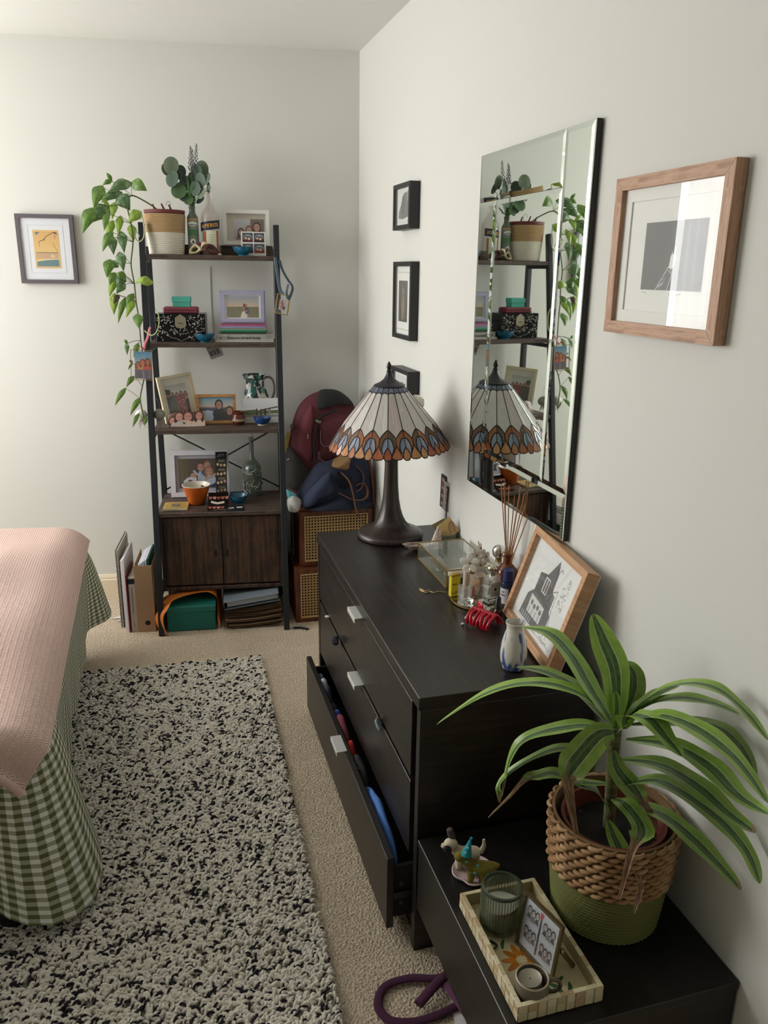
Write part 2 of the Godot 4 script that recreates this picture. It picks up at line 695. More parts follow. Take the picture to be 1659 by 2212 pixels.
func leaf_mesh(path: Array, width: float, up: Vector3, fold := 0.25, widest := 0.35, tip := 1.0, wave := 0.0, nv := 14, shrivel := 2.0) -> ArrayMesh:
	# a blade along a path; u runs across it, v along it
	var ps := spline(path, 8)
	var m := ps.size() - 1
	var f := func(u: float, v: float) -> Vector3:
		var x: float = v * m
		var k := mini(int(x), m - 1)
		var c: Vector3 = ps[k].lerp(ps[k + 1], x - k)
		var dir: Vector3 = (ps[mini(k + 1, m)] - ps[maxi(k - 1, 0)]).normalized()
		var side := dir.cross(up).normalized()
		var nn := side.cross(dir).normalized()
		var ww := width * pow(clampf(sin(PI * pow(v, log(0.5) / log(widest))), 0.0, 1.0), 0.75 * tip)
		if v < widest:
			ww = maxf(ww, width * 0.25)
		ww *= 1.0 - 0.62 * smoothstep(shrivel, shrivel + 0.16, v)
		if v > 0.999:
			ww = 0.0
		var a := (u - 0.5) * 2.0
		return c + side * a * ww * 0.5 + nn * (absf(a) * (fold + 0.9 * smoothstep(shrivel, shrivel + 0.1, v)) * ww * 0.5 + sin(v * 17.0 + a * 2.0) * wave * ww * absf(a))
	return sheet(f, 6, nv)

func heart_leaf(l: float, w: float, bend: float, fold := 0.3, drip := 0.15) -> ArrayMesh:
	# a heart-shaped leaf that starts at the origin, runs along +z and droops
	var f := func(u: float, v: float) -> Vector3:
		var ww := 0.0
		if v < 0.25:
			ww = w * sqrt(clampf(v / 0.25, 0, 1)) * (0.6 + 0.4 * v / 0.25)
		else:
			ww = w * pow(1.0 - (v - 0.25) / 0.75, 0.8)
		var a := (u - 0.5) * 2.0
		var back := -0.10 * l * absf(a) * clampf(1.0 - v * 3.0, 0, 1)
		var s := v * l + back
		var ang := bend * v
		var y := -sin(ang) * s * 0.75 - drip * l * v * v
		return Vector3(a * ww * 0.5, y + absf(a) * fold * ww * 0.5, s * cos(ang * 0.8))
	return sheet(f, 6, 10)

# ------------------------------------------------------------------ the room
func setting():
	var wall_m := mat(hx("d9d9d3"), 0.85)
	var trim_m := mat(hx("e6d8bd"), 0.5)
	var carpet := StandardMaterial3D.new()
	carpet.resource_name = "carpet"
	var cn := noise_img(11, 0.09, 512, 512, 4)
	carpet.albedo_texture = ramp(cn, [hx("bba78f"), hx("dccab2"), hx("e8dac5")], 1.5)
	carpet.normal_enabled = true
	carpet.normal_texture = normal_tex(cn, 9.0)
	carpet.normal_scale = 1.0
	carpet.uv1_triplanar = true
	carpet.uv1_world_triplanar = true
	carpet.uv1_scale = Vector3(2.2, 2.2, 2.2)
	carpet.roughness = 0.95
	struct("floor", box(Vector3(5.2, 0.1, 8.8)), carpet, "beige cut-pile carpet over the whole floor", Vector3(-0.9, -0.05, -0.9))
	struct("ceiling", box(Vector3(5.2, 0.12, 8.8)), mat(hx("e4e4de"), 0.9), "flat white ceiling", Vector3(-0.9, 2.745, -0.9))
	struct("wall_right", box(Vector3(0.15, 2.75, 7.8)), wall_m, "off-white wall behind the mirror and the chest of drawers", Vector3(WX + 0.075, 1.32, -0.67))
	var b := MB.new()
	var hole := func(m: MB, s0: float, s1: float, a0: float, a1: float, y0: float, y1: float):
		m.box(Vector3((s0 + a0) / 2, 1.32, -0.075), Vector3(a0 - s0, 2.75, 0.15))
		m.box(Vector3((s1 + a1) / 2, 1.32, -0.075), Vector3(s1 - a1, 2.75, 0.15))
		m.box(Vector3((a0 + a1) / 2, (y0 - 0.055) / 2, -0.075), Vector3(a1 - a0, y0 + 0.055, 0.15))
		m.box(Vector3((a0 + a1) / 2, (y1 + 2.695) / 2, -0.075), Vector3(a1 - a0, 2.695 - y1, 0.15))
	hole.call(b, -4.2, 0.2, -3.4, -2.1, 1.3, 2.3)
	struct("wall_back", b.mesh(), wall_m, "off-white wall behind the ladder shelf", CORNER, Vector3(0, BACK_TURN, 0))
	var l := MB.new()
	hole.call(l, -8.3, 0.1, -2.5, -0.9, 0.9, 2.35)
	struct("wall_left", l.mesh(), wall_m, "", Vector3(-2.6, 0, -4.75 + 0.05), Vector3(0, 90, 0)).position.z = -5.1
	struct("wall_front", box(Vector3(4.0, 2.75, 0.15)), wall_m, "", Vector3(-0.78, 1.32, 3.15))
	var bb := MB.new()
	bb.prism(PackedVector2Array([Vector2(0, -0.01), Vector2(0.018, -0.01), Vector2(0.018, 0.098), Vector2(0.013, 0.103), Vector2(0.013, 0.112), Vector2(0.007, 0.125), Vector2(0, 0.127)]), 3.62, Transform3D(Basis(Vector3(0, 0, 1), Vector3.UP, Vector3(-1, 0, 0)), Vector3(-1.81, 0, 0)))
	struct("baseboard_back", bb.mesh(), trim_m, "cream moulded baseboard along the back wall", CORNER, Vector3(0, BACK_TURN, 0))
	var br := MB.new()
	br.prism(PackedVector2Array([Vector2(0, -0.01), Vector2(0.018, -0.01), Vector2(0.018, 0.098), Vector2(0.013, 0.103), Vector2(0.013, 0.112), Vector2(0.007, 0.125), Vector2(0, 0.127)]), 5.6, Transform3D(Basis(Vector3(-1, 0, 0), Vector3.UP, Vector3(0, 0, -1)), Vector3(WX, 0, -1.24)))
	struct("baseboard_right", br.mesh(), trim_m, "cream moulded baseboard along the right wall")
	make_window("window_1", CORNER, BACK_TURN, -3.4, -2.1, 1.3, 2.3)
	make_window("window_2", Vector3(-2.6, 0, -5.1), 90.0, -2.5, -0.9, 0.9, 2.35)

func make_window(called: String, at: Vector3, turn: float, s0: float, s1: float, y0: float, y1: float):
	var o := Node3D.new()
	o.name = called
	add_child(o)
	o.position = at
	o.rotation_degrees.y = turn
	o.set_meta("kind", "structure")
	var wm := mat(hx("efeee8"), 0.4)
	var f := MB.new()
	var c := Vector3((s0 + s1) / 2, (y0 + y1) / 2, -0.10)
	var w := s1 - s0
	var h := y1 - y0
	for sg in [-1.0, 1.0]:
		f.box(c + Vector3(sg * (w / 2 - 0.025), 0, 0), Vector3(0.05, h, 0.06), 0.004)
		f.box(c + Vector3(0, sg * (h / 2 - 0.025), 0), Vector3(w - 0.1, 0.05, 0.06), 0.004)
	f.box(c, Vector3(0.045, h - 0.1, 0.05), 0.004)
	part("window_frame", f.mesh(), wm, o)
	for sg in [-1.0, 1.0]:
		part("pane", quad(w / 2 - 0.07, h - 0.1), pane_mat(), o, c + Vector3(sg * w / 4, 0, 0))
	part("window_sill", box(Vector3(w + 0.06, 0.025, 0.17), 0.004), wm, o, Vector3(c.x, y0 - 0.012, -0.06))
	var sheer := StandardMaterial3D.new()
	sheer.resource_name = "sheer"
	sheer.albedo_color = Color(0.95, 0.95, 0.97, 0.42)
	sheer.transparency = BaseMaterial3D.TRANSPARENCY_ALPHA
	sheer.roughness = 0.9
	var k := 0
	for sg in [-1.0, 1.0]:
		var wave := func(u: float, v: float) -> Vector3:
			var x: float = (u - 0.5) * w * 0.49
			return Vector3(x, (0.5 - v) * (h + 0.12), sin(u * 46.0 + sg) * 0.012 + sin(u * 21.0 + v * 1.5) * 0.012)
		part("sheer_curtain", sheet(wave, 80, 6), sheer, o, Vector3(c.x + sg * w * 0.25, c.y + 0.02, 0.045))
		k += 1
	part("curtain_rail", tube([Vector3(s0 - 0.1, y1 + 0.09, 0.05), Vector3(s1 + 0.1, y1 + 0.09, 0.05)], 0.01), wm, o)

# ------------------------------------------------------------------ bed and rug
func edge_at(s: float, x0: float, x1: float, z0: float, z1: float, r: float) -> Array:
	# round the bed from its far left corner past the foot (x1) to the near left corner: [point, outward, nearness to a corner]
	var l1 := x1 - r - x0
	var l2 := PI / 2 * r
	var l3 := z1 - z0 - 2 * r
	if s < l1:
		return [Vector2(x0 + s, z0), Vector2(0, -1), clampf(1.0 - (l1 - s) / 0.4, 0, 1)]
	s -= l1
	if s < l2:
		var a := -PI / 2 + s / r
		return [Vector2(x1 - r + cos(a) * r, z0 + r + sin(a) * r), Vector2(cos(a), sin(a)), 1.0]
	s -= l2
	if s < l3:
		return [Vector2(x1, z0 + r + s), Vector2(1, 0), maxf(clampf(1.0 - s / 0.3, 0, 1), clampf(1.0 - (l3 - s) / 0.4, 0, 1))]
	s -= l3
	if s < l2:
		var a := s / r
		return [Vector2(x1 - r + cos(a) * r, z1 - r + sin(a) * r), Vector2(cos(a), sin(a)), 1.0]
	s -= l2
	return [Vector2(x1 - r - s, z1), Vector2(0, 1), clampf(1.0 - s / 0.45, 0, 1)]

func bed_and_rug():
	var dark := mat(hx("17171a"), 0.6)
	var t := thing("bed", "low bed with a black base and stubby round black feet under the gingham duvet", "bed", Vector3(0, 0, 0))
	part("bed_base", box(Vector3(1.92, 0.16, 1.52), 0.02), dark, t, Vector3(-1.36, 0.21, -2.76))
	part("mattress", box(Vector3(1.93, 0.25, 1.54), 0.05), mat(hx("d9d6cf"), 0.9), t, Vector3(-1.36, 0.415, -2.76))
	for q in [[-0.445, -1.955], [-0.445, -3.5], [-2.25, -1.99], [-2.25, -3.5]]:
		part("leg", lathe([Vector2(0, 0), Vector2(0.042, 0), Vector2(0.046, 0.006), Vector2(0.05, 0.13), Vector2(0, 0.13)], 20), dark, t, Vector3(q[0], 0.022 if q[0] > -1 else 0.0, q[1]))
	part("headboard", box(Vector3(0.06, 1.0, 1.6), 0.02), mat(hx("8a8578"), 0.9), t, Vector3(-2.40, 0.5, -2.76))
	# the duvet
	var g := Sheet.new(64, 64, hx("e4e4da"))
	for i in 64:
		for j in 64:
			var du := 1.0 if i >= 32 else 0.0
			var dv := 1.0 if j >= 32 else 0.0
			var c := hx("ecebe3").lerp(hx("596036"), 0.48 * du + 0.48 * dv)
			if (i + j) % 4 == 0:
				c = c.lightened(0.05)
			g.im.set_pixel(i, j, c)
	var gm := print_mat(g.tex(), 0.9)
	gm.resource_name = "gingham"
	gm.uv1_scale = Vector3(1 / 0.023, 1 / 0.023, 1)
	var x0 := -2.30
	var x1 := -0.345
	var z0 := -3.57
	var z1 := -1.955
	var r := 0.09
	var full := (x1 - r - x0) * 2 + PI * r + (z1 - z0 - 2 * r)
	var corner_near := (x1 - r - x0) + PI * r * 0.75 + (z1 - z0 - 2 * r)
	var corner_far := (x1 - r - x0) + PI * r * 0.25
	var nu := 220
	var f := func(u: float, v: float) -> Vector3:
		var s: float = u * full
		var e := edge_at(s, x0, x1, z0, z1, r)
		var q: Vector2 = e[0]
		var o: Vector2 = e[1]
		var cn: float = e[2]
		if v < 0.3:
			var k := v / 0.3
			var mid := Vector2(clampf(q.x, x0 + 0.7, x1 - 0.7), (z0 + z1) / 2)
			var w := mid.lerp(q - o * 0.03, k)
			return Vector3(w.x, 0.60 - 0.035 * pow(k, 4), w.y)
		var d := (v - 0.3) / 0.7
		var near := exp(-pow((s - corner_near) / 0.15, 2))
		var far := exp(-pow((s - corner_far) / 0.12, 2))
		var drop := d * (0.36 + 0.115 * near)
		var out := 0.035 * (1.0 - exp(-d * 9.0)) + near * 0.135 * pow(d, 1.2) + far * 0.13 * pow(d, 1.0) - 0.02 * d
		out += d * (0.012 * sin(s * 19.0) + 0.008 * sin(s * 43.0 + 1.0)) * (0.5 + cn)
		var c := cos(clampf(d * 6.0, 0, PI / 2))
		var y := 0.565 - drop - 0.03 * near * d
		var w2 := q + o * out
		return Vector3(w2.x - 0.0 * c, y + 0.012 * sin(s * 7.0) * d * (1.0 - near), w2.y)
	var uvf := func(u: float, v: float) -> Vector2:
		var s: float = u * full
		if v < 0.3:
			return Vector2(s, (v / 0.3 - 1.0) * 0.75)
		return Vector2(s, (v - 0.3) / 0.7 * 0.50)
	var dv := part("gingham_duvet", sheet(f, nu, 30, false, Vector2.ONE, uvf), gm, self)
	tag(dv, "green and white gingham duvet hanging to just above the rug", "duvet")
	# the throw
	var kn := Image.create(64, 64, false, Image.FORMAT_L8)
	for i in 64:
		for j in 64:
			var a := absf(fmod(i / 32.0, 1.0) - 0.5) * 2.0
			var b := fmod(j / 16.0 + a * 0.9, 1.0)
			var hgt := sin(b * PI) * (0.55 + 0.45 * sin(a * PI))
			kn.set_pixel(i, j, Color(hgt, hgt, hgt))
	var km := StandardMaterial3D.new()
	km.resource_name = "pink_knit"
	km.albedo_texture = ramp(kn, [hx("c8a499"), hx("e2c0b5"), hx("ebd2c8")])
	km.normal_enabled = true
	km.normal_texture = normal_tex(kn, 6.0)
	km.uv1_scale = Vector3(30, 30, 1)
	km.roughness = 0.95
	var xa := -1.15
	var xb := -0.325
	var wid := xb - xa + 0.05
	var ft := func(u: float, v: float) -> Vector3:
		var a: float = u * wid                                    # along x, the last of it over the edge
		var x := xa + a
		var y := 0.615
		var b := -3.66 + v * 1.95
		var z := b
		var bulge := 0.045 * sin(clampf((b + 3.66) / 1.7, 0, 1) * PI) + 0.012 * sin(b * 9.0 + x * 4.0)
		y += bulge * clampf((xb - x) / 0.25, 0.15, 1.0)
		var over := maxf(0.0, a - (xb - xa - 0.03))
		if a > xb - xa - 0.12:
			var k := (a - (xb - xa - 0.12)) / 0.17
			y -= 0.075 * k * k
			x -= 0.03 * k * k
		if b < -3.55:
			y -= pow((-3.55 - b) / 0.11, 2) * 0.03
		var hem := maxf(0.0, b - (-1.93))
		if hem > 0:
			z = -1.93 + 0.055 * (1.0 - exp(-hem * 14.0)) + 0.008 * sin(x * 16.0)
			y -= hem * 0.50 - 0.03 * (1.0 - exp(-hem * 10.0))
			x -= 0.30 * hem * clampf((x + 0.75) / 0.45, 0, 1)
			if v > 0.985:
				z += 0.012
		return Vector3(x, y, z)
	var uvt := func(u: float, v: float) -> Vector2:
		return Vector2(u * wid, v * 1.95)
	var th := part("throw_blanket", sheet(ft, 50, 110, false, Vector2.ONE, uvt), km, self)
	tag(th, "pale pink knitted throw spread over the foot of the bed", "blanket")
	var hemp := []
	for k in 41:
		hemp.append(ft.call(k / 40.0, 1.0) + Vector3(0, 0.002, 0.004))
	part("rolled_hem", tube(hemp, 0.011, 8), km, th)
	# the rug
	var a0 := Vector3(0.391, 0, -3.31)
	var e1 := Vector3(-0.9990, 0, -0.0438)
	var e2 := Vector3(-0.0355, 0, 0.9994)
	var rw := 1.35
	var rl := 2.5
	var rug := thing("shag_rug", "cream shag rug flecked with black yarn beside the bed", "rug")
	var slab := MB.new()
	slab.prism(PackedVector2Array([Vector2(a0.x, -a0.z), Vector2(a0.x + e1.x * rw, -(a0.z + e1.z * rw)), Vector2(a0.x + e1.x * rw + e2.x * rl, -(a0.z + e1.z * rw + e2.z * rl)), Vector2(a0.x + e2.x * rl, -(a0.z + e2.z * rl))]), 0.010, Transform3D(Basis(Vector3.RIGHT, Vector3(0, 0, -1), Vector3.UP), Vector3(0, 0.005, 0)))
	part("rug_backing", slab.mesh(), mat(hx("8f897b"), 0.95), rug)
	var pile := StandardMaterial3D.new()
	pile.resource_name = "yarn"
	pile.vertex_color_use_as_albedo = true
	pile.roughness = 0.95
	var tufts := []
	for k in 3:
		var pts := spline([Vector3(-0.007, -0.004, 0), Vector3(-0.003, 0.007 + 0.002 * k, 0.002), Vector3(0.004, 0.009, 0.001 * k), Vector3(0.010, 0.003 - 0.001 * k, 0.003)], 2)
		tufts.append(tube(pts, [0.0022, 0.0036, 0.0042, 0.0044, 0.0043, 0.0037, 0.0024], 5))
	var counts := [17000, 17000, 17000]
	for kind in 3:
		var mm := MultiMesh.new()
		mm.transform_format = MultiMesh.TRANSFORM_3D
		mm.use_colors = true
		mm.mesh = tufts[kind]
		mm.instance_count = counts[kind]
		for k in counts[kind]:
			var u := rng.randf() * (rw + 0.012) - 0.006
			var v := rng.randf() * (rl + 0.012) - 0.006
			var q := a0 + e1 * u + e2 * v + Vector3(0, 0.009 + rng.randf() * 0.005, 0)
			var bs := Basis(Vector3.UP, rng.randf_range(-0.9, 0.9) + PI * 0.15) * Basis(Vector3.RIGHT, rng.randf_range(-0.5, 0.5)) * Basis(Vector3(0, 0, 1), rng.randf_range(-0.35, 0.45))
			var sc := rng.randf_range(0.75, 1.1)
			var black := rng.randf() < 0.125
			if black:
				sc *= 0.9
			mm.set_instance_transform(k, Transform3D(bs * Basis.from_scale(Vector3(sc * 1.15, sc * 0.95, sc * 0.8) if black else Vector3(sc, sc, sc)), q + (Vector3(0, 0.004, 0) if black else Vector3.ZERO)))
			var s := rng.randf_range(0.85, 1.08)
			mm.set_instance_color(k, Color(0.02, 0.018, 0.026) if black else Color(0.86 * s, 0.815 * s, 0.725 * s))
		var mi := MultiMeshInstance3D.new()
		mi.name = numbered(rug, "yarn_pile")
		mi.multimesh = mm
		mi.material_override = pile
		mi.set_meta("kind", "stuff")
		rug.add_child(mi)

# ------------------------------------------------------------------ ladder shelf
func ladder_shelf():
	var iron := mat(hx("1d2026"), 0.5, 0.0)
	var bw := grain("shelf_board", [hx("2c231f"), hx("4a3c34"), hx("5d4d43"), hx("3a2f2a")], 21, 0.5, 10, 2.5)
	var dw := grain("shelf_door", [hx("2a1e18"), hx("3d2b21"), hx("573c2a"), hx("3a2c25")], 25, 0.5, 10, 2.2, true, 2.0)
	var t := thing("ladder_shelf", "black iron ladder shelf with dark wooden boards and a two-door cabinet", "shelf", SHELF_O, SHELF_TURN)
	for u in [0.0, 0.6]:
		var m := MB.new()
		m.bar(Vector3(u, 0, 0), Vector3(u, 1.897, -0.285), 0.027, 0.03, Vector3.UP, 0.002)
		part("front_post", m.mesh(), iron, t)
		var m2 := MB.new()
		m2.bar(Vector3(u, 0, -0.452), Vector3(u, 1.80, -0.452), 0.027, 0.027, Vector3.BACK, 0.002)
		part("rear_post", m2.mesh(), iron, t)
		for y in [1.735, 1.335, 0.945, 0.19]:
			var m3 := MB.new()
			m3.bar(Vector3(u, y, -0.15 * y), Vector3(u, y, -0.45), 0.02, 0.02, Vector3.UP, 0.002)
			part("side_rail", m3.mesh(), iron, t)
	for y in [1.762, 1.373, 0.979]:
		var d0: float = 0.15 * y - 0.014
		part("shelf_board", box(Vector3(0.588, 0.020, 0.452 - d0), 0.002), bw, t, Vector3(0.298, y - 0.010, -(d0 + 0.452) / 2))
	part("back_lip", box(Vector3(0.572, 0.048, 0.012), 0.001), bw, t, Vector3(0.30, 1.787, -0.445))
	part("cabinet_top", box(Vector3(0.594, 0.020, 0.372), 0.002), bw, t, Vector3(0.300, 0.580, -0.266))
	part("cabinet_bottom", box(Vector3(0.576, 0.018, 0.355), 0.002), dw, t, Vector3(0.300, 0.198, -0.272))
	for u in [0.017, 0.583]:
		part("cabinet_side", box(Vector3(0.014, 0.37, 0.355), 0.001), dw, t, Vector3(u, 0.388, -0.272))
	part("cabinet_back", box(Vector3(0.55, 0.36, 0.006)), dw, t, Vector3(0.300, 0.388, -0.446))
	part("door", box(Vector3(0.272, 0.348, 0.016), 0.002), dw, t, Vector3(0.162, 0.388, -0.108))
	part("door", box(Vector3(0.272, 0.348, 0.016), 0.002), dw, t, Vector3(0.438, 0.388, -0.108))
	for u in [0.266, 0.320]:
		var pull := MB.new()
		pull.box(Vector3.ZERO, Vector3(0.014, 0.036, 0.004), 0.0018)
		part("pull", pull.mesh(), mat(hx("15120f"), 0.5), t, Vector3(u, 0.376, -0.0985))
	part("brace", tube([Vector3(0.005, 0.93, -0.452), Vector3(0.595, 0.605, -0.452)], 0.004), iron, t)
	part("brace", tube([Vector3(0.595, 0.93, -0.458), Vector3(0.005, 0.605, -0.458)], 0.004), iron, t)

# ------------------------------------------------------------------ chest of drawers, low cabinet
func chest_of_drawers():
	var bm := grain("black_brown", [hx("14110f"), hx("1d1815"), hx("2a231f")], 33, 0.36, 14, 3.0, false, 1.6, 0.6)
	var inn := mat(hx("131110"), 0.7)
	var alu := mat(hx("d9d9d6"), 0.35, 0.4)
	var t := thing("chest_of_drawers", "wide black-brown chest of three drawers with white metal pulls, bottom drawer ajar", "chest", Vector3(0.563, 0, -2.215), -90.63)
	var L := 1.274
	var D := 0.468
	part("top_panel", box(Vector3(L, 0.034, D), 0.0015), bm, t, Vector3(0, DT - 0.017, -D / 2))
	for sg in [-1.0, 1.0]:
		part("side_panel", box(Vector3(0.026, DT - 0.034, D - 0.004), 0.001), bm, t, Vector3(sg * (L / 2 - 0.013), (DT - 0.034) / 2, -D / 2 - 0.002))
	part("back_panel", box(Vector3(L - 0.05, DT - 0.05, 0.008)), inn, t, Vector3(0, DT / 2, -D + 0.01))
	part("plinth", box(Vector3(L - 0.052, 0.05, 0.02), 0.001), bm, t, Vector3(0, 0.025, -0.03))
	for q in [[0.494, 0.704, 0.0], [0.266, 0.480, 0.0], [0.036, 0.256, 0.056]]:
		var d := Node3D.new()
		d.name = numbered(t, "drawer")
		t.add_child(d)
		d.position = Vector3(0, 0, q[2])
		var fw := L - 0.108
		part("drawer_front", box(Vector3(fw, q[1] - q[0], 0.019), 0.0012), bm, d, Vector3(0, (q[0] + q[1]) / 2, -0.010))
		var bx := MB.new()
		for sg in [-1.0, 1.0]:
			bx.box(Vector3(sg * (fw / 2 - 0.02), (q[0] + q[1]) / 2 - 0.01, -0.22), Vector3(0.012, (q[1] - q[0]) * 0.72, 0.40))
		bx.box(Vector3(0, q[0] + 0.03, -0.22), Vector3(fw - 0.05, 0.008, 0.40))
		bx.box(Vector3(0, (q[0] + q[1]) / 2 - 0.01, -0.415), Vector3(fw - 0.05, (q[1] - q[0]) * 0.72, 0.01))
		part("drawer_box", bx.mesh(), inn, d)
		if q[2] > 0:
			part("runner", box(Vector3(0.006, 0.02, 0.38), 0.001), mat(hx("55534f"), 0.4, 0.8), d, Vector3(fw / 2 - 0.008, 0.13, -0.2))
			for yy in [0.16, 0.10]:
				part("fixing_bolt", lathe([Vector2(0, 0), Vector2(0.007, 0), Vector2(0.006, 0.003), Vector2(0, 0.004)], 12), mat(hx("4a4845"), 0.5), d, Vector3(fw / 2 - 0.014, yy, -0.045), Vector3(0, 0, -90))
		var h := MB.new()
		h.box(Vector3(0, 0, 0.008), Vector3(0.094, 0.0022, 0.034), 0.0006)
		h.box(Vector3(0, -0.007, 0.0242), Vector3(0.094, 0.015, 0.002), 0.0006)
		part("handle", h.mesh(), alu, d, Vector3(0.042, q[1] + 0.002, 0.0))
	var sh := MB.new()
	for y in [0.487, 0.261]:
		sh.box(Vector3(0, y, -0.24), Vector3(L - 0.06, 0.004, 0.4))
	part("dust_panel", sh.mesh(), inn, t)

func low_cabinet():
	var bm := grain("black_brown_low", [hx("0c0b0a"), hx("12100e"), hx("191614")], 35, 0.40, 14, 3.0, false, 1.6, 0.5)
	var t := thing("low_cabinet", "low black cabinet on recessed legs, carrying the plant basket and the shell tray", "cabinet", Vector3(0.8, 0, -1.281), -90.0)
	part("top_panel", box(Vector3(0.562, 0.02, 0.486), 0.0015), bm, t, Vector3(0, LT - 0.010, 0))
	part("body", box(Vector3(0.560, 0.185, 0.482), 0.0015), bm, t, Vector3(0, LT - 0.1125, 0))
	for x in [-0.22, 0.22]:
		for z in [-0.17, 0.13]:
			part("leg", lathe([Vector2(0, 0), Vector2(0.014, 0), Vector2(0.022, 0.156), Vector2(0, 0.156)], 16), mat(hx("141210"), 0.6), t, Vector3(x, 0, z))

# ------------------------------------------------------------------ pictures on the walls
func wall_things():
	var black := mat(hx("1f2022"), 0.45)
	var white := mat(hx("e9e9e6"), 0.8)
	# dark grey frame on the back wall
	var s := Sheet.new(128, 186, hx("e0b877"))
	s.fade(0.05, 0.58, hx("d9ad68"), hx("e3c07e"))
	s.rect(0.07, 0.05, 0.86, 0.01, hx("b98a55"))
	s.poly([[0.09, 0.06], [0.28, 0.06], [0.12, 0.13]], hx("5b6678"))
	s.poly([[0.72, 0.08], [0.80, 0.05], [0.93, 0.05], [0.93, 0.14], [0.86, 0.08]], hx("5d4a44"))
	s.rect(0.83, 0.12, 0.035, 0.11, hx("b9674f"))
	s.path([[0.93, 0.1], [0.78, 0.07], [0.5, 0.17], [0.4, 0.26], [0.28, 0.28], [0.2, 0.33]], 0.03, hx("7d5d3c"))
	s.path([[0.4, 0.27], [0.45, 0.22]], 0.04, hx("6b4a34"))
	s.path([[0.2, 0.33], [0.22, 0.44]], 0.02, hx("9a7a4c"))
	s.path([[0.75, 0.33], [0.82, 0.45], [0.92, 0.58]], 0.018, hx("8a6a44"))
	s.rect(0.07, 0.585, 0.86, 0.02, hx("5e5758"))
	s.rect(0.07, 0.605, 0.86, 0.15, hx("c9a583"))
	s.ell(0.7, 0.68, 0.08, 0.04, hx("e2c79c"))
	s.poly([[0.07, 0.82], [0.3, 0.775], [0.7, 0.755], [0.93, 0.77], [0.93, 0.95], [0.07, 0.95]], hx("5f8186"))
	s.poly([[0.07, 0.80], [0.5, 0.755], [0.93, 0.745], [0.93, 0.765], [0.5, 0.78], [0.07, 0.825]], hx("eed9ad"))
	var p := on_back(-1.484, 1.781, 0.004)
	var t := thing("picture_frame", "small dark grey frame with a yellow beach print and a wide white mount", "picture frame", p, BACK_TURN)
	picture(t, 0.259, 0.312, 0.018, 0.022, mat(hx("5d565b"), 0.5), mat(hx("e2e4ea"), 0.8), print_mat(s.tex()), 0.116, 0.172)
	part("mount_line", frame_bars(0.160, 0.216, 0.0012, 0.0012).mesh(), mat(hx("c3c6cc"), 0.8), t, Vector3(0, 0, 0.0136))
	# upper black box frame
	s = Sheet.new(128, 104, hx("dcdcdb"))
	s.poly([[0.08, 0.82], [0.10, 0.62], [0.24, 0.45], [0.36, 0.18], [0.50, 0.10], [0.66, 0.09], [0.80, 0.05], [0.9, 0.3], [0.93, 0.78], [0.7, 0.82], [0.4, 0.86]], hx("6b6c6c"))
	s.poly([[0.36, 0.2], [0.5, 0.12], [0.55, 0.5], [0.4, 0.8], [0.3, 0.6]], hx("565757"))
	s.poly([[0.66, 0.09], [0.80, 0.05], [0.84, 0.3], [0.7, 0.35]], hx("8f9090"))
	s.path([[0.2, 0.55], [0.24, 0.8]], 0.03, hx("8d8e8e"))
	s.path([[0.6, 0.5], [0.66, 0.75]], 0.03, hx("858686"))
	t = thing("picture_frame", "deep square black frame with a grey rock photograph, highest by the corner", "picture frame", Vector3(WX - 0.002, 1.948, -3.231), -90, "black box frames")
	picture(t, 0.22, 0.172, 0.017, 0.041, black, white, print_mat(s.tex()), 0.17, 0.128, 0.012)
	# middle black frame
	s = Sheet.new(96, 136, hx("4b4845"))
	s.fade(0, 1, hx("55514e"), hx("3f3c3a"))
	s.ell(0.5, 0.3, 0.16, 0.12, hx("6d6862"))
	s.poly([[0.4, 0.4], [0.62, 0.4], [0.66, 0.6], [0.60, 0.95], [0.38, 0.95], [0.34, 0.6]], hx("8a6f50"))
	s.ell(0.52, 0.24, 0.09, 0.06, hx("8b8378"))
	s.path([[0.7, 0.1], [0.76, 0.9]], 0.04, hx("5c5855"))
	t = thing("picture_frame", "tall black frame with a small dark figure print in a double white mount", "picture frame", Vector3(WX - 0.002, 1.587, -3.233), -90, "black box frames")
	picture(t, 0.246, 0.306, 0.018, 0.032, black, white, print_mat(s.tex()), 0.118, 0.164, 0.012, true, Vector2(-0.02, -0.003))
	part("mount_line", frame_bars(0.178, 0.232, 0.005, 0.001).mesh(), mat(hx("cfcabb"), 0.8), t, Vector3(-0.016, -0.002, 0.0184))
	# lower black frame behind the lamp
	s = Sheet.new(96, 80, hx("d8d8d6"))
	s.ell(0.5, 0.5, 0.3, 0.3, hx("77787a"))
	t = thing("picture_frame", "deep black frame half hidden behind the lamp finial", "picture frame", Vector3(WX - 0.002, 1.222, -3.190), -90, "black box frames")
	picture(t, 0.236, 0.19, 0.017, 0.048, black, white, print_mat(s.tex()), 0.17, 0.128, 0.012)
	# oak frame
	var oak := grain("oak", [hx("9a7258"), hx("b0876a"), hx("c09a7e"), hx("a87f63")], 41, 0.5, 14, 4.0, false, 1.8)
	var oak_v := grain("oak_upright", [hx("9a7258"), hx("b0876a"), hx("c09a7e"), hx("a87f63")], 42, 0.5, 14, 4.0, true, 1.8)
	s = Sheet.new(256, 170, hx("3b3b3c"))
	s.poly([[0.260, 1.0], [0.422, 0.70], [0.445, 0.66], [0.494, 0.70], [0.507, 0.78], [0.458, 1.0]], hx("454546"))
	s.path([[0.260, 1.0], [0.431, 0.69], [0.445, 0.655], [0.494, 0.69], [0.512, 0.78], [0.458, 1.0]], 0.008, hx("d6d6d2"))
	s.path([[0.445, 0.70], [0.494, 0.745]], 0.006, hx("c9c9c6"))
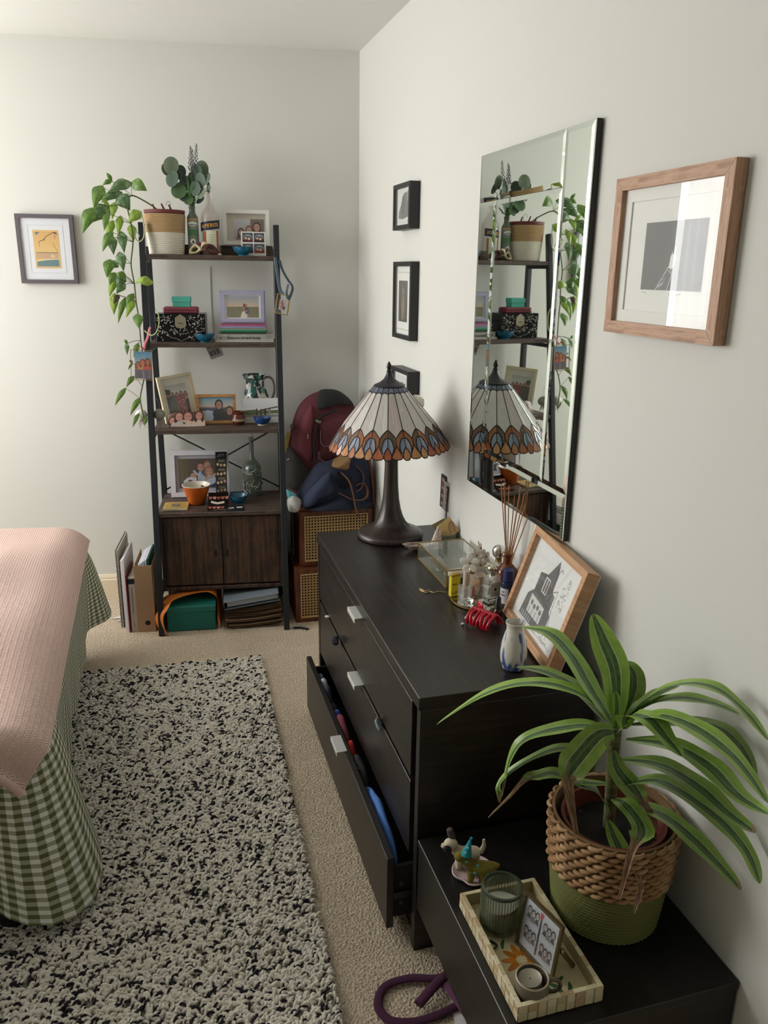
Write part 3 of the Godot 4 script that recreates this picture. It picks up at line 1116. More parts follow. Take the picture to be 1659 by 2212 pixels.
	for k in 5:
		s.line(0.305 + k * 0.018, 0.97 - k * 0.012, 0.315 + k * 0.018, 0.92 - k * 0.012, 0.006, hx("d0d0cc"))
	s.poly([[0.359, 0.80], [0.377, 0.79], [0.381, 0.85], [0.364, 0.86]], hx("77777a"))
	s.poly([[0.390, 0.81], [0.408, 0.80], [0.404, 0.87], [0.390, 0.88]], hx("77777a"))
	s.poly([[0.454, 0.655], [0.465, 0.56], [0.485, 0.50], [0.498, 0.47], [0.512, 0.475], [0.541, 0.37], [0.555, 0.375], [0.537, 0.475], [0.552, 0.51], [0.559, 0.56], [0.544, 0.63], [0.507, 0.69]], hx("e6e6e2"))
	s.path([[0.465, 0.54], [0.485, 0.48], [0.494, 0.44]], 0.012, hx("e0e0dc"))
	s.path([[0.526, 0.49], [0.532, 0.53]], 0.004, hx("4a4a4b"))
	s.path([[0.539, 0.50], [0.544, 0.54]], 0.004, hx("4a4a4b"))
	t = thing("picture_frame", "oak frame with a white mount and a dark print of a pointing hand", "picture frame", Vector3(WX - 0.002, 1.738, -1.4855), -90)
	var fw := 0.386
	var fh := 0.327
	var bar := 0.026
	for k in 4:
		var o := [Vector2(-fw / 2, -fh / 2), Vector2(fw / 2, -fh / 2), Vector2(fw / 2, fh / 2), Vector2(-fw / 2, fh / 2)]
		var i := [Vector2(-fw / 2 + bar, -fh / 2 + bar), Vector2(fw / 2 - bar, -fh / 2 + bar), Vector2(fw / 2 - bar, fh / 2 - bar), Vector2(-fw / 2 + bar, fh / 2 - bar)]
		var g := 0.0003
		var m := MB.new()
		var ctr: Vector2 = (o[k] + o[(k + 1) % 4] + i[k] + i[(k + 1) % 4]) * 0.25
		var pts := PackedVector2Array()
		for q in [o[k], o[(k + 1) % 4], i[(k + 1) % 4], i[k]]:
			pts.append(ctr + (q - ctr) * (1.0 - g * 8))
		m.prism(pts, 0.026, Transform3D(Basis.IDENTITY, Vector3(0, 0, 0.013)))
		part("frame_bar", m.mesh(), oak if k % 2 == 0 else oak_v, t)
	part("backing", box(Vector3(fw - 0.03, fh - 0.03, 0.003)), mat(hx("6b5a45"), 0.8), t, Vector3(0, 0, 0.004))
	part("paper", box(Vector3(fw - 0.04, fh - 0.04, 0.002)), mat(hx("e6e6e1"), 0.8), t, Vector3(0, 0, 0.010))
	part("print", quad(0.203, 0.135), print_mat(s.tex()), t, Vector3(0.018, 0.0, 0.0113))
	var mount := frame_bars(fw - 0.05, fh - 0.05, 0.026, 0.002)
	part("mount", mount.mesh(), mat(hx("e3e3de"), 0.8), t, Vector3(0, 0, 0.0125))
	part("pencil_mark", tube([Vector3(-0.078, -0.074, 0.0115), Vector3(-0.07, -0.072, 0.0115), Vector3(-0.062, -0.075, 0.0115)], 0.0004, 4), mat(hx("8a8a86"), 0.8), t)
	part("pencil_mark", tube([Vector3(0.02, -0.075, 0.0115), Vector3(0.032, -0.072, 0.0115), Vector3(0.045, -0.076, 0.0115), Vector3(0.058, -0.073, 0.0115)], 0.0004, 4), mat(hx("8a8a86"), 0.8), t)
	part("glass", quad(fw - bar * 2, fh - bar * 2), pane_mat(), t, Vector3(0, 0, 0.018))
	# photographs taped to the wall over the green pot
	s = Sheet.new(64, 160, hx("2b2024"))
	for k in 4:
		s.rect(0.08, 0.02 + k * 0.245, 0.84, 0.225, [hx("40393a"), hx("5a3a3c"), hx("48302f"), hx("332a2c")][k])
		s.head(0.36, 0.12 + k * 0.245, 0.15, hx("b98f7f"), hx("2d1f1d"), hx("6b4044"))
		s.head(0.66, 0.13 + k * 0.245, 0.14, hx("c09683"), hx("3a2824"), hx("8a7f7a"))
	t = thing("photo_strips", "worn strips of photographs stuck to the wall above the green pot", "photographs", Vector3(WX - 0.003, 0.89, -2.74), -90)
	var pm := print_mat(s.tex(), 0.4)
	part("photo_strip", box(Vector3(0.052, 0.13, 0.0012)), pm, t, Vector3(-0.012, 0.012, 0.001), Vector3(0, 0, -3))
	part("photo_strip", box(Vector3(0.04, 0.11, 0.0012)), mat(hx("9c9a98"), 0.5), t, Vector3(0.028, 0.005, 0.0018), Vector3(0, 14, -5))
	part("photo_face", quad(0.05, 0.128), pm, t, Vector3(-0.012, 0.012, 0.0022), Vector3(0, 0, -3))
	part("photo_face", quad(0.034, 0.1), pm, t, Vector3(0.024, -0.004, 0.0032), Vector3(0, 0, -5))
	part("paper_scrap", box(Vector3(0.016, 0.04, 0.001)), mat(hx("cfcdc8"), 0.7), t, Vector3(0.018, -0.062, 0.001), Vector3(0, 0, -8))
	part("paper_tail", box(Vector3(0.005, 0.06, 0.001)), mat(hx("8d8d8b"), 0.7), t, Vector3(0.026, -0.095, 0.001), Vector3(0, 0, 6))

func mirror():
	var t := thing("wall_mirror", "tall frameless mirror in five panels with slanted edges on the right wall", "mirror", Vector3(WX - 0.002, 1.531, -2.140), -90)
	part("backing", box(Vector3(0.676, 1.028, 0.014), 0.001), mat(hx("121416"), 0.5), t, Vector3(0, 0, 0.008))
	var mm := StandardMaterial3D.new()
	mm.albedo_color = Color(0.86, 0.89, 0.865)
	mm.metallic = 1.0
	mm.roughness = 0.015
	mm.resource_name = "mirror"
	var zs := [-2.477, -2.35, -1.94, -1.803]
	var ys := [1.018, 1.146, 1.908, 2.044]
	for q in [[0, 2, 2, 3], [2, 3, 1, 3], [1, 3, 0, 1], [0, 1, 0, 2], [1, 2, 1, 2]]:
		var x0: float = zs[q[0]] + 2.140 + 0.0005
		var x1: float = zs[q[1]] + 2.140 - 0.0005
		var y0: float = ys[q[2]] - 1.531 + 0.0005
		var y1: float = ys[q[3]] - 1.531 - 0.0005
		var b := 0.013
		var zf := 0.0200
		var ze := 0.0186
		var m := MB.new()
		var o := [Vector3(x0, y0, ze), Vector3(x1, y0, ze), Vector3(x1, y1, ze), Vector3(x0, y1, ze)]
		var i := [Vector3(x0 + b, y0 + b, zf), Vector3(x1 - b, y0 + b, zf), Vector3(x1 - b, y1 - b, zf), Vector3(x0 + b, y1 - b, zf)]
		m.face(i, Vector3.BACK)
		for k in 4:
			var n: Vector3 = (o[(k + 1) % 4] - o[k]).cross(i[k] - o[k]).normalized()
			m.face([o[k], o[(k + 1) % 4], i[(k + 1) % 4], i[k]], n if n.z > 0 else -n)
			var e: Vector3 = o[k]
			var e2: Vector3 = o[(k + 1) % 4]
			var side := (e2 - e).cross(Vector3.BACK).normalized()
			m.face([e, e2, Vector3(e2.x, e2.y, 0.0145), Vector3(e.x, e.y, 0.0145)], side)
		part("mirror_panel", m.mesh(), mm, t)

# ------------------------------------------------------------------ stained glass lamp
func table_lamp():
	var bronze := grain("bronze", [hx("2a2220"), hx("362c29"), hx("443935")], 51, 0.32, 6, 8.0, true, 1.4)
	var at := Vector3(0.832, DT, -2.745)
	var t := thing("table_lamp", "stained glass table lamp with a white and feather-patterned shade on a bronze foot", "lamp", at)
	var ribs := func(a: float, r: float, y: float) -> float:
		var k := clampf((0.30 - y) / 0.25, 0, 1) * clampf((y - 0.03) / 0.02, 0, 1)
		return r * (1.0 + 0.10 * k * pow(absf(sin(a * 8.0 + sin(a * 3.0))), 3.0) - 0.03 * k)
	part("base", lathe([Vector2(0, 0), Vector2(0.115, 0), Vector2(0.122, 0.004), Vector2(0.124, 0.012), Vector2(0.121, 0.020), Vector2(0.112, 0.027), Vector2(0.09, 0.034), Vector2(0.07, 0.044), Vector2(0.056, 0.058), Vector2(0.045, 0.080), Vector2(0.036, 0.11), Vector2(0.030, 0.15), Vector2(0.0265, 0.20), Vector2(0.0245, 0.27), Vector2(0.0235, 0.335), Vector2(0.020, 0.345), Vector2(0.008, 0.35), Vector2(0.007, 0.56), Vector2(0, 0.56)], 96, ribs), bronze, t)
	part("socket", lathe([Vector2(0, 0), Vector2(0.018, 0), Vector2(0.018, 0.05), Vector2(0.014, 0.055), Vector2(0, 0.055)], 20), mat(hx("3a3531"), 0.5), t, Vector3(0.045, 0.40, 0), Vector3(0, 0, -25))
	part("bulb", lathe([Vector2(0, 0), Vector2(0.012, 0.0), Vector2(0.014, 0.015), Vector2(0.028, 0.045), Vector2(0.029, 0.06), Vector2(0.02, 0.08), Vector2(0, 0.087)], 20), mat(hx("eeeae0"), 0.3), t, Vector3(0.068, 0.452, 0), Vector3(0, 0, -25))
	# the shade: profile of the slope from the cap down
	var tilt := Basis(Vector3(0, 0, 1), 1.5 * DEG)
	var prof := [[0.0, 0.050, 0.571], [0.35, 0.110, 0.505], [0.62, 0.157, 0.447], [0.80, 0.190, 0.398], [0.90, 0.206, 0.372], [1.0, 0.221, 0.345]]
	var on := func(a: float, v: float, out := 0.0) -> Vector3:
		var k := 0
		while k < prof.size() - 2 and v > prof[k + 1][0]:
			k += 1
		var s: float = (v - prof[k][0]) / (prof[k + 1][0] - prof[k][0])
		var r: float = lerpf(prof[k][1], prof[k + 1][1], s) + out * 0.7
		var y: float = lerpf(prof[k][2], prof[k + 1][2], s) + out * 0.7
		return tilt * Vector3(cos(a) * r, y, sin(a) * r)
	var N := 20
	var right_wing := [[0, .655], [.2, .68], [.4, .725], [.5, .75], [.5, .82], [.43, .862], [.36, .885], [.335, .84], [.29, .79], [.18, .75], [0, .735]]
	var right_eye := [[0, .74], [.17, .755], [.28, .80], [.325, .86], [.29, .905], [.2, .93], [.12, .885], [0, .845]]
	var shapes := {
		"blue_pane": [[0, 0], [1, 0], [1, .125], [.75, .105], [.5, .098], [.25, .105], [0, .125]],
		"white_pane": [[0, .13], [.25, .11], [.5, .103], [.75, .11], [1, .13], [1, .645], [.8, .675], [.6, .72], [.5, .745], [.4, .72], [.2, .675], [0, .645]],
		"wing_pane": right_wing, "wing_pane_": [], "eye_pane": right_eye, "eye_pane_": [],
		"drop_pane": [[0, .85], [.12, .893], [.195, .94], [.185, .975], [.10, .997], [0, 1.0], [-.10, .997], [-.185, .975], [-.195, .94], [-.12, .893]],
		"wide_drop_pane": [[.5, .825], [.575, .868], [.66, .90], [.77, .945], [.785, .965], [.70, .985], [.5, .992], [.30, .985], [.215, .965], [.23, .945], [.34, .90], [.425, .868]],
	}
	for k in ["wing_pane", "eye_pane"]:
		var m := []
		for q in shapes[k]:
			m.append([-q[0], q[1]])
		shapes[k + "_"] = m
	var pal := {}
	var gl := func(key: String, cols: Array, sd: int) -> StandardMaterial3D:
		var m := grain("glass_" + key, cols, sd, 0.12, 8, 9.0, true, 1.6)
		m.backlight_enabled = true
		m.backlight = Color(0.75, 0.75, 0.75)
		return m
	pal["white_pane"] = [gl.call("white_a", [hx("cfc6c2"), hx("e0dbd6"), hx("ebe8e3")], 61), gl.call("white_b", [hx("cdbcb9"), hx("dccfcb"), hx("e8e3df")], 62), gl.call("white_c", [hx("dedad5"), hx("e9e7e2"), hx("efede9")], 63)]
	pal["blue_pane"] = [gl.call("blue_a", [hx("6c7186"), hx("8a90a6"), hx("a4a9b8")], 64), gl.call("blue_b", [hx("5c6076"), hx("7b8198"), hx("9399ab")], 65)]
	pal["eye_pane"] = [gl.call("eye_a", [hx("7a86a0"), hx("a2aec4"), hx("b9c2d0")], 66), gl.call("eye_b", [hx("5f6884"), hx("8a93ac"), hx("a6aec0")], 67)]
	pal["wing_pane"] = [gl.call("wing_a", [hx("5b4a3c"), hx("75604e"), hx("8b7763")], 68), gl.call("wing_b", [hx("93583a"), hx("b27049"), hx("c48a62")], 69), gl.call("wing_c", [hx("6b4a39"), hx("87604a"), hx("8f7460")], 70)]
	pal["drop_pane"] = [gl.call("drop_a", [hx("b0613f"), hx("cc7d55"), hx("d99a70")], 71), gl.call("drop_b", [hx("c58552"), hx("d9a06a"), hx("e5b98d")], 72), gl.call("drop_c", [hx("a2573b"), hx("bd6b4a"), hx("cb8a66")], 73)]
	var came := MB.new()
	var step := TAU / N
	for k in N:
		for nm in shapes:
			var key: String = nm.trim_suffix("_")
			var ps: Array = shapes[nm]
			var pts := []
			var c := Vector2.ZERO
			var poly := PackedVector2Array()
			for q in ps:
				poly.append(Vector2(q[0], q[1] * 3.0))
			var tr := Geometry2D.triangulate_polygon(poly)
			var m := MB.new()
			for e in range(0, tr.size(), 3):
				var q := []
				for i in 3:
					q.append(on.call((k + ps[tr[e + i]][0]) * step, ps[tr[e + i]][1], 0.001))
				var n: Vector3 = ((q[1] - q[0]).cross(q[2] - q[0])).normalized()
				if n.y < 0:
					n = -n
				var uvs := [Vector2(q[0].x, q[0].y), Vector2(q[1].x, q[1].y), Vector2(q[2].x, q[2].y)]
				m.tri(q[0], q[1], q[2], n, uvs[0], uvs[1], uvs[2])
				m.tri(q[0] - n * 0.002, q[1] - n * 0.002, q[2] - n * 0.002, -n, uvs[0], uvs[1], uvs[2])
			var list: Array = pal["drop_pane" if key == "wide_drop_pane" else key]
			part(key, m.mesh(), list[rng.randi() % list.size()], t)
			var loop := []
			for q in ps:
				loop.append(on.call((k + q[0]) * step, q[1], 0.0))
			loop.append(loop[0])
			came.tube(loop, 0.0020, 5, false)
	part("lead_came", came.mesh(), mat(hx("1c1a1a"), 0.45, 0.3), t)
	part("cap", lathe([Vector2(0.047, 0), Vector2(0.056, 0.0), Vector2(0.057, 0.004), Vector2(0.050, 0.008), Vector2(0.034, 0.015), Vector2(0.020, 0.026), Vector2(0.012, 0.040), Vector2(0.0095, 0.05), Vector2(0, 0.05)], 40), mat(hx("35353a"), 0.4, 0.5), t, Vector3(-0.012, 0.567, 0), Vector3(0, 0, 1.5))
	part("finial", lathe([Vector2(0, 0), Vector2(0.008, 0), Vector2(0.0095, 0.004), Vector2(0.006, 0.008), Vector2(0.008, 0.013), Vector2(0.0095, 0.019), Vector2(0.007, 0.027), Vector2(0.002, 0.036), Vector2(0, 0.037)], 20), mat(hx("2e2b2c"), 0.4, 0.5), t, Vector3(-0.0135, 0.617, 0), Vector3(0, 0, 1.5))

# ------------------------------------------------------------------ soft and coiled shapes
func puff(outline: Array, front: float, back: float, pw := 0.6, wrinkle := 0.0, sd := 1.0, nu := 48, nv := 20) -> ArrayMesh:
	# a stuffed shape whose outline (Vector2, star-shaped round its middle) lies in the plane z = 0
	var m := outline.size()
	var c := Vector2.ZERO
	for q in outline:
		c += q / m
	var f := func(u: float, v: float) -> Vector3:
		var x: float = u * m
		var k := int(x) % m
		var s := x - int(x)
		var a: Vector2 = outline[(k + m - 1) % m]
		var b: Vector2 = outline[k]
		var d: Vector2 = outline[(k + 1) % m]
		var e: Vector2 = outline[(k + 2) % m]
		var o: Vector2 = 0.5 * (2.0 * b + (d - a) * s + (2.0 * a - 5.0 * b + 4.0 * d - e) * s * s + (3.0 * b - a - 3.0 * d + e) * s * s * s)
		var t := (v - 0.5) * PI
		var r := pow(maxf(cos(t), 0.0), pw)
		var z := sin(t)
		var q := c + (o - c) * r
		var w := wrinkle * (sin(q.x * 61.0 * sd + q.y * 37.0) + sin(q.y * 83.0 - q.x * 29.0 * sd + 1.7) + 0.6 * sin(q.x * 140.0 + q.y * 90.0 * sd)) * r
		return Vector3(q.x, q.y, (z * front if z > 0 else z * back) + w)
	return sheet(f, nu, nv, true)

func v2(a: Array) -> Array:
	var o := []
	for k in range(0, a.size(), 2):
		o.append(Vector2(a[k], a[k + 1]))
	return o

func v3(a: Array) -> Array:
	var o := []
	for k in range(0, a.size(), 3):
		o.append(Vector3(a[k], a[k + 1], a[k + 2]))
	return o

func bags_and_boxes():
	var teak := grain("teak", [hx("4e2717"), hx("6b3820"), hx("7e472b")], 81, 0.45, 10, 4.0, true)
	var cane := mat(hx("cfae78"), 0.6)
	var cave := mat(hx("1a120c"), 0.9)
	var labels := ["teak box with a woven cane front, on the carpet under its twin", "teak box with a woven cane front, stacked on its twin under the bags"]
	for k in 2:
		var W := 0.385 if k == 0 else 0.37
		var H := 0.284
		var t := thing("cane_box", labels[k], "storage box", Vector3(0.822, 0, -3.805) if k == 0 else Vector3(0.843, 0.286, -3.845), -2.0 if k == 0 else -1.0, "stacked cane boxes")
		var m := MB.new()
		m.box(Vector3(0, 0.008, 0), Vector3(W, 0.016, 0.28), 0.002)
		m.box(Vector3(0, H - 0.008, 0), Vector3(W, 0.016, 0.28), 0.002)
		part("carcass", m.mesh(), teak, t)
		for sg in [-1.0, 1.0]:
			part("side_panel", box(Vector3(0.016, H - 0.032, 0.28), 0.001), teak, t, Vector3(sg * (W / 2 - 0.008), H / 2, 0))
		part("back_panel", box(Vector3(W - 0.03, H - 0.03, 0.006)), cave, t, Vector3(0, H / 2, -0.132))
		part("front_frame", frame_bars(W - 0.004, H - 0.004, 0.024, 0.012).mesh(), teak, t, Vector3(0, H / 2, 0.134))
		part("bead", frame_bars(W - 0.050, H - 0.050, 0.005, 0.008).mesh(), cane, t, Vector3(0, H / 2, 0.142))
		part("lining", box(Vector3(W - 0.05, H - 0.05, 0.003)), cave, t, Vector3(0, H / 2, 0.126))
		var c := MB.new()
		var pw := W - 0.054
		var ph := H - 0.054
		var p := 0.0150
		var nx := int(pw / p)
		var ny := int(ph / p)
		for i in nx + 1:
			for o in [-0.0019, 0.0019]:
				c.box(Vector3(-nx * p / 2 + i * p + o, 0, 0), Vector3(0.0017, ph, 0.001))
		for i in ny + 1:
			for o in [-0.0019, 0.0019]:
				c.box(Vector3(0, -ny * p / 2 + i * p + o, 0.0008), Vector3(pw, 0.0017, 0.001))
		for i in range(-ny, nx + 1):
			for sg in [-1.0, 1.0]:
				# a diagonal strand clipped to the panel
				var x0 := -nx * p / 2 + (i + 0.5) * p
				var y0 := -ny * p / 2
				var lo := maxf(0.0, -nx * p / 2 - x0)
				var hi := minf(ny * p, nx * p / 2 - x0)
				if hi > lo + 0.01:
					var a := Vector3((x0 + lo) * sg, y0 + lo, 0.0016)
					var b := Vector3((x0 + hi) * sg, y0 + hi, 0.0016)
					c.bar(a, b, 0.0012, 0.0020, Vector3.BACK)
		var cw := part("cane_webbing", c.mesh(), cane, t, Vector3(0, H / 2, 0.140))
		cw.set_meta("kind", "stuff")
	# backpack
	var maroon := mat(hx("5b2830"), 0.85)
	var black := mat(hx("202123"), 0.85)
	var grey := mat(hx("35332f"), 0.9)
	var cord := mat(hx("7d6a66"), 0.7)
	var steel := mat(hx("b9b7a8"), 0.3, 0.9)
	var z := -3.925
	var t := thing("backpack", "big maroon backpack with a black lid and grey lower pockets, leaning in the corner", "backpack", Vector3(0, -0.046, z))
	t.scale = Vector3(1.032, 1.032, 0.62)
	part("body", puff(v2([.62, .72, .612, .83, .636, .93, .662, 1.025, .70, 1.09, .76, 1.128, .83, 1.138, .90, 1.118, .955, 1.06, .985, .95, .985, .80, 0.97, .605, .80, .602, .66, .62]), 0.13, 0.09, 0.55, 0.0012), maroon, t)
	part("lid", puff(v2([.748, 1.05, .755, 1.10, .785, 1.136, .83, 1.143, .88, 1.133, .925, 1.10, .945, 1.07, .90, 1.078, .85, 1.070, .80, 1.058]), 0.155, 0.08, 0.5, 0.0008), black, t)
	part("front_pocket", puff(v2([.748, .80, .745, .90, .742, .99, .77, 1.03, .85, 1.056, .93, 1.04, .965, .93, .96, .80, .85, .77]), 0.175, 0.02, 0.45, 0.0014, 1.3), maroon, t)
	part("side_panel", puff(v2([.655, .86, .668, .97, .70, 1.05, .735, 1.09, .742, 1.02, .728, .93, .735, .80, .71, .78]), 0.165, 0.02, 0.5, 0.0012, 0.8), mat(hx("642a34"), 0.85), t)
	part("lower_pocket", puff(v2([.598, .72, .60, .84, .625, .885, .66, .85, .705, .79, .742, .742, .745, .68, .70, .64, .655, .648, .62, .67]), 0.165, 0.05, 0.55, 0.003, 1.4), grey, t)
	part("zip", tube(spline(v3([.742, 1.0, .150, .77, 1.026, .158, .81, 1.045, .162, .85, 1.058, .162]), 5), 0.0065, 6), black, t)
	part("zip", tube(spline(v3([.748, .99, .160, .740, .93, .168, .735, .87, .168, .742, .80, .165]), 5), 0.006, 6), black, t)
	part("zip_pull", tube(v3([.742, 1.012, .168, .757, 1.008, .172, .767, 1.006, .172, .765, .998, .172, .744, 1.006, .170]), 0.0022, 6), steel, t)
	part("zip_pull", tube(v3([.702, .945, .165, .706, .935, .17, .702, .925, .168]), 0.0022, 6), steel, t)
	part("elastic_cord", tube(spline(v3([.765, .96, .180, .764, .91, .186, .785, .885, .190, .84, .893, .190]), 6), 0.0018, 5), cord, t)
	part("elastic_cord", tube(spline(v3([.755, .86, .180, .757, .825, .186, .80, .81, .192, .85, .83, .190, .87, .87, .186]), 6), 0.0018, 5), cord, t)
	part("shoulder_strap", tube(spline(v3([.628, .94, .03, .612, .88, .05, .605, .82, .06, .60, .76, .05]), 5), 0.012, 8, 0.4), mat(hx("8c7436"), 0.8), t)
	part("buckle", box(Vector3(0.012, 0.022, 0.01), 0.002), mat(hx("4b4c50"), 0.5), t, Vector3(0.638, 0.975, 0.06))
	part("snap", ball(Vector3(0.006, 0.006, 0.004), 10, 8), steel, t, Vector3(0.612, 0.822, 0.14))
	part("snap", ball(Vector3(0.005, 0.005, 0.004), 10, 8), steel, t, Vector3(0.735, 0.765, 0.165))
	# navy canvas bag
	var navy := mat(hx("1d2438"), 0.9)
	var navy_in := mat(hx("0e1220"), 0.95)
	var tan := mat(hx("6a4432"), 0.6)
	t = thing("canvas_bag", "slumped navy canvas bag with brown leather straps lying on the cane boxes", "bag", Vector3(0, 0, -3.735))
	part("body", puff(v2([.655, .60, .66, .665, .70, .73, .755, .80, .83, .815, .90, .85, .965, .862, 1.01, .80, 1.025, .70, 1.03, .588, .93, .577, .80, .575, .70, .584]), 0.085, 0.045, 0.5, 0.0030, 1.1), navy, t)
	part("front_fold", puff(v2([.66, .60, .672, .655, .72, .715, .775, .775, .815, .79, .815, .74, .84, .69, .80, .655, .73, .63, .69, .59]), 0.115, 0.02, 0.6, 0.0022, 0.7), mat(hx("272f46"), 0.9), t)
	part("lower_fold", puff(v2([.68, .585, .76, .625, .86, .655, .95, .635, 1.01, .61, 1.02, .585, .90, .573, .78, .573]), 0.115, 0.02, 0.5, 0.002, 0.9), navy, t)
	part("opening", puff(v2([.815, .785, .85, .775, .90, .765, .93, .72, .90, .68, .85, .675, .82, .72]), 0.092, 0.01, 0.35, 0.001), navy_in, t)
	part("lining_flap", puff(v2([.812, .797, .85, .826, .91, .857, .905, .81, .892, .775, .85, .778]), 0.105, 0.01, 0.5, 0.001), mat(hx("7a5c37"), 0.85), t)
	part("strap", tube(spline(v3([.85, .775, 0.103, .885, .735, 0.118, .905, .66, 0.128, .915, .60, 0.130, .935, .56, 0.098, .945, .54, 0.068]), 6), 0.011, 8, 0.3), tan, t)
	part("strap", tube(spline(v3([.835, .68, 0.120, .88, .655, 0.126, .93, .638, 0.123, .97, .645, 0.113, .982, .675, 0.098, .962, .71, 0.088, .93, .70, 0.086]), 6), 0.0085, 8, 0.3), tan, t)
	part("strap", tube(spline(v3([.925, .80, 0.078, .955, .77, 0.083, .966, .735, 0.088, .952, .69, 0.096, .925, .675, 0.098]), 6), 0.006, 8, 0.4), tan, t)
	part("leather_edge", tube(spline(v3([1.005, .82, .03, 1.018, .75, .04, 1.028, .66, .04, 1.032, .585, .03]), 6), 0.009, 8), tan, t)
	# crumpled clear bag
	var clear := StandardMaterial3D.new()
	clear.resource_name = "crumpled_plastic"
	clear.albedo_color = Color(0.78, 0.78, 0.76, 0.55)
	clear.transparency = BaseMaterial3D.TRANSPARENCY_ALPHA
	clear.roughness = 0.3
	t = thing("plastic_bag", "crumpled clear plastic bag with a teal cloth in it, beside the shelf post", "plastic bag", Vector3(-0.004, 0, -3.68))
	part("bag", puff(v2([.598, .637, .622, .664, .652, .652, .668, .628, .655, .592, .628, .578, .604, .59]), 0.028, 0.025, 0.6, 0.004, 2.2), clear, t)
	part("cloth", puff(v2([.598, .69, .618, .683, .645, .665, .64, .648, .61, .645, .60, .662]), 0.016, 0.02, 0.6, 0.002, 2.0), mat(hx("4f8f98"), 0.8), t, Vector3(0, 0, -0.012))
	part("paper_ball", puff(v2([.618, .625, .64, .632, .652, .612, .635, .598, .618, .606]), 0.02, 0.015, 0.6, 0.003, 3.0), mat(hx("d9d7d0"), 0.8), t)

# ------------------------------------------------------------------ on the floor
func at_shelf(called: String, label: String, category: String, u: float, y: float, d: float, turn := 0.0, group := "") -> Node3D:
	return thing(called, label, category, sp(u, y + (0.0008 if y > 0.3 else 0.0), d), SHELF_TURN + turn, group)

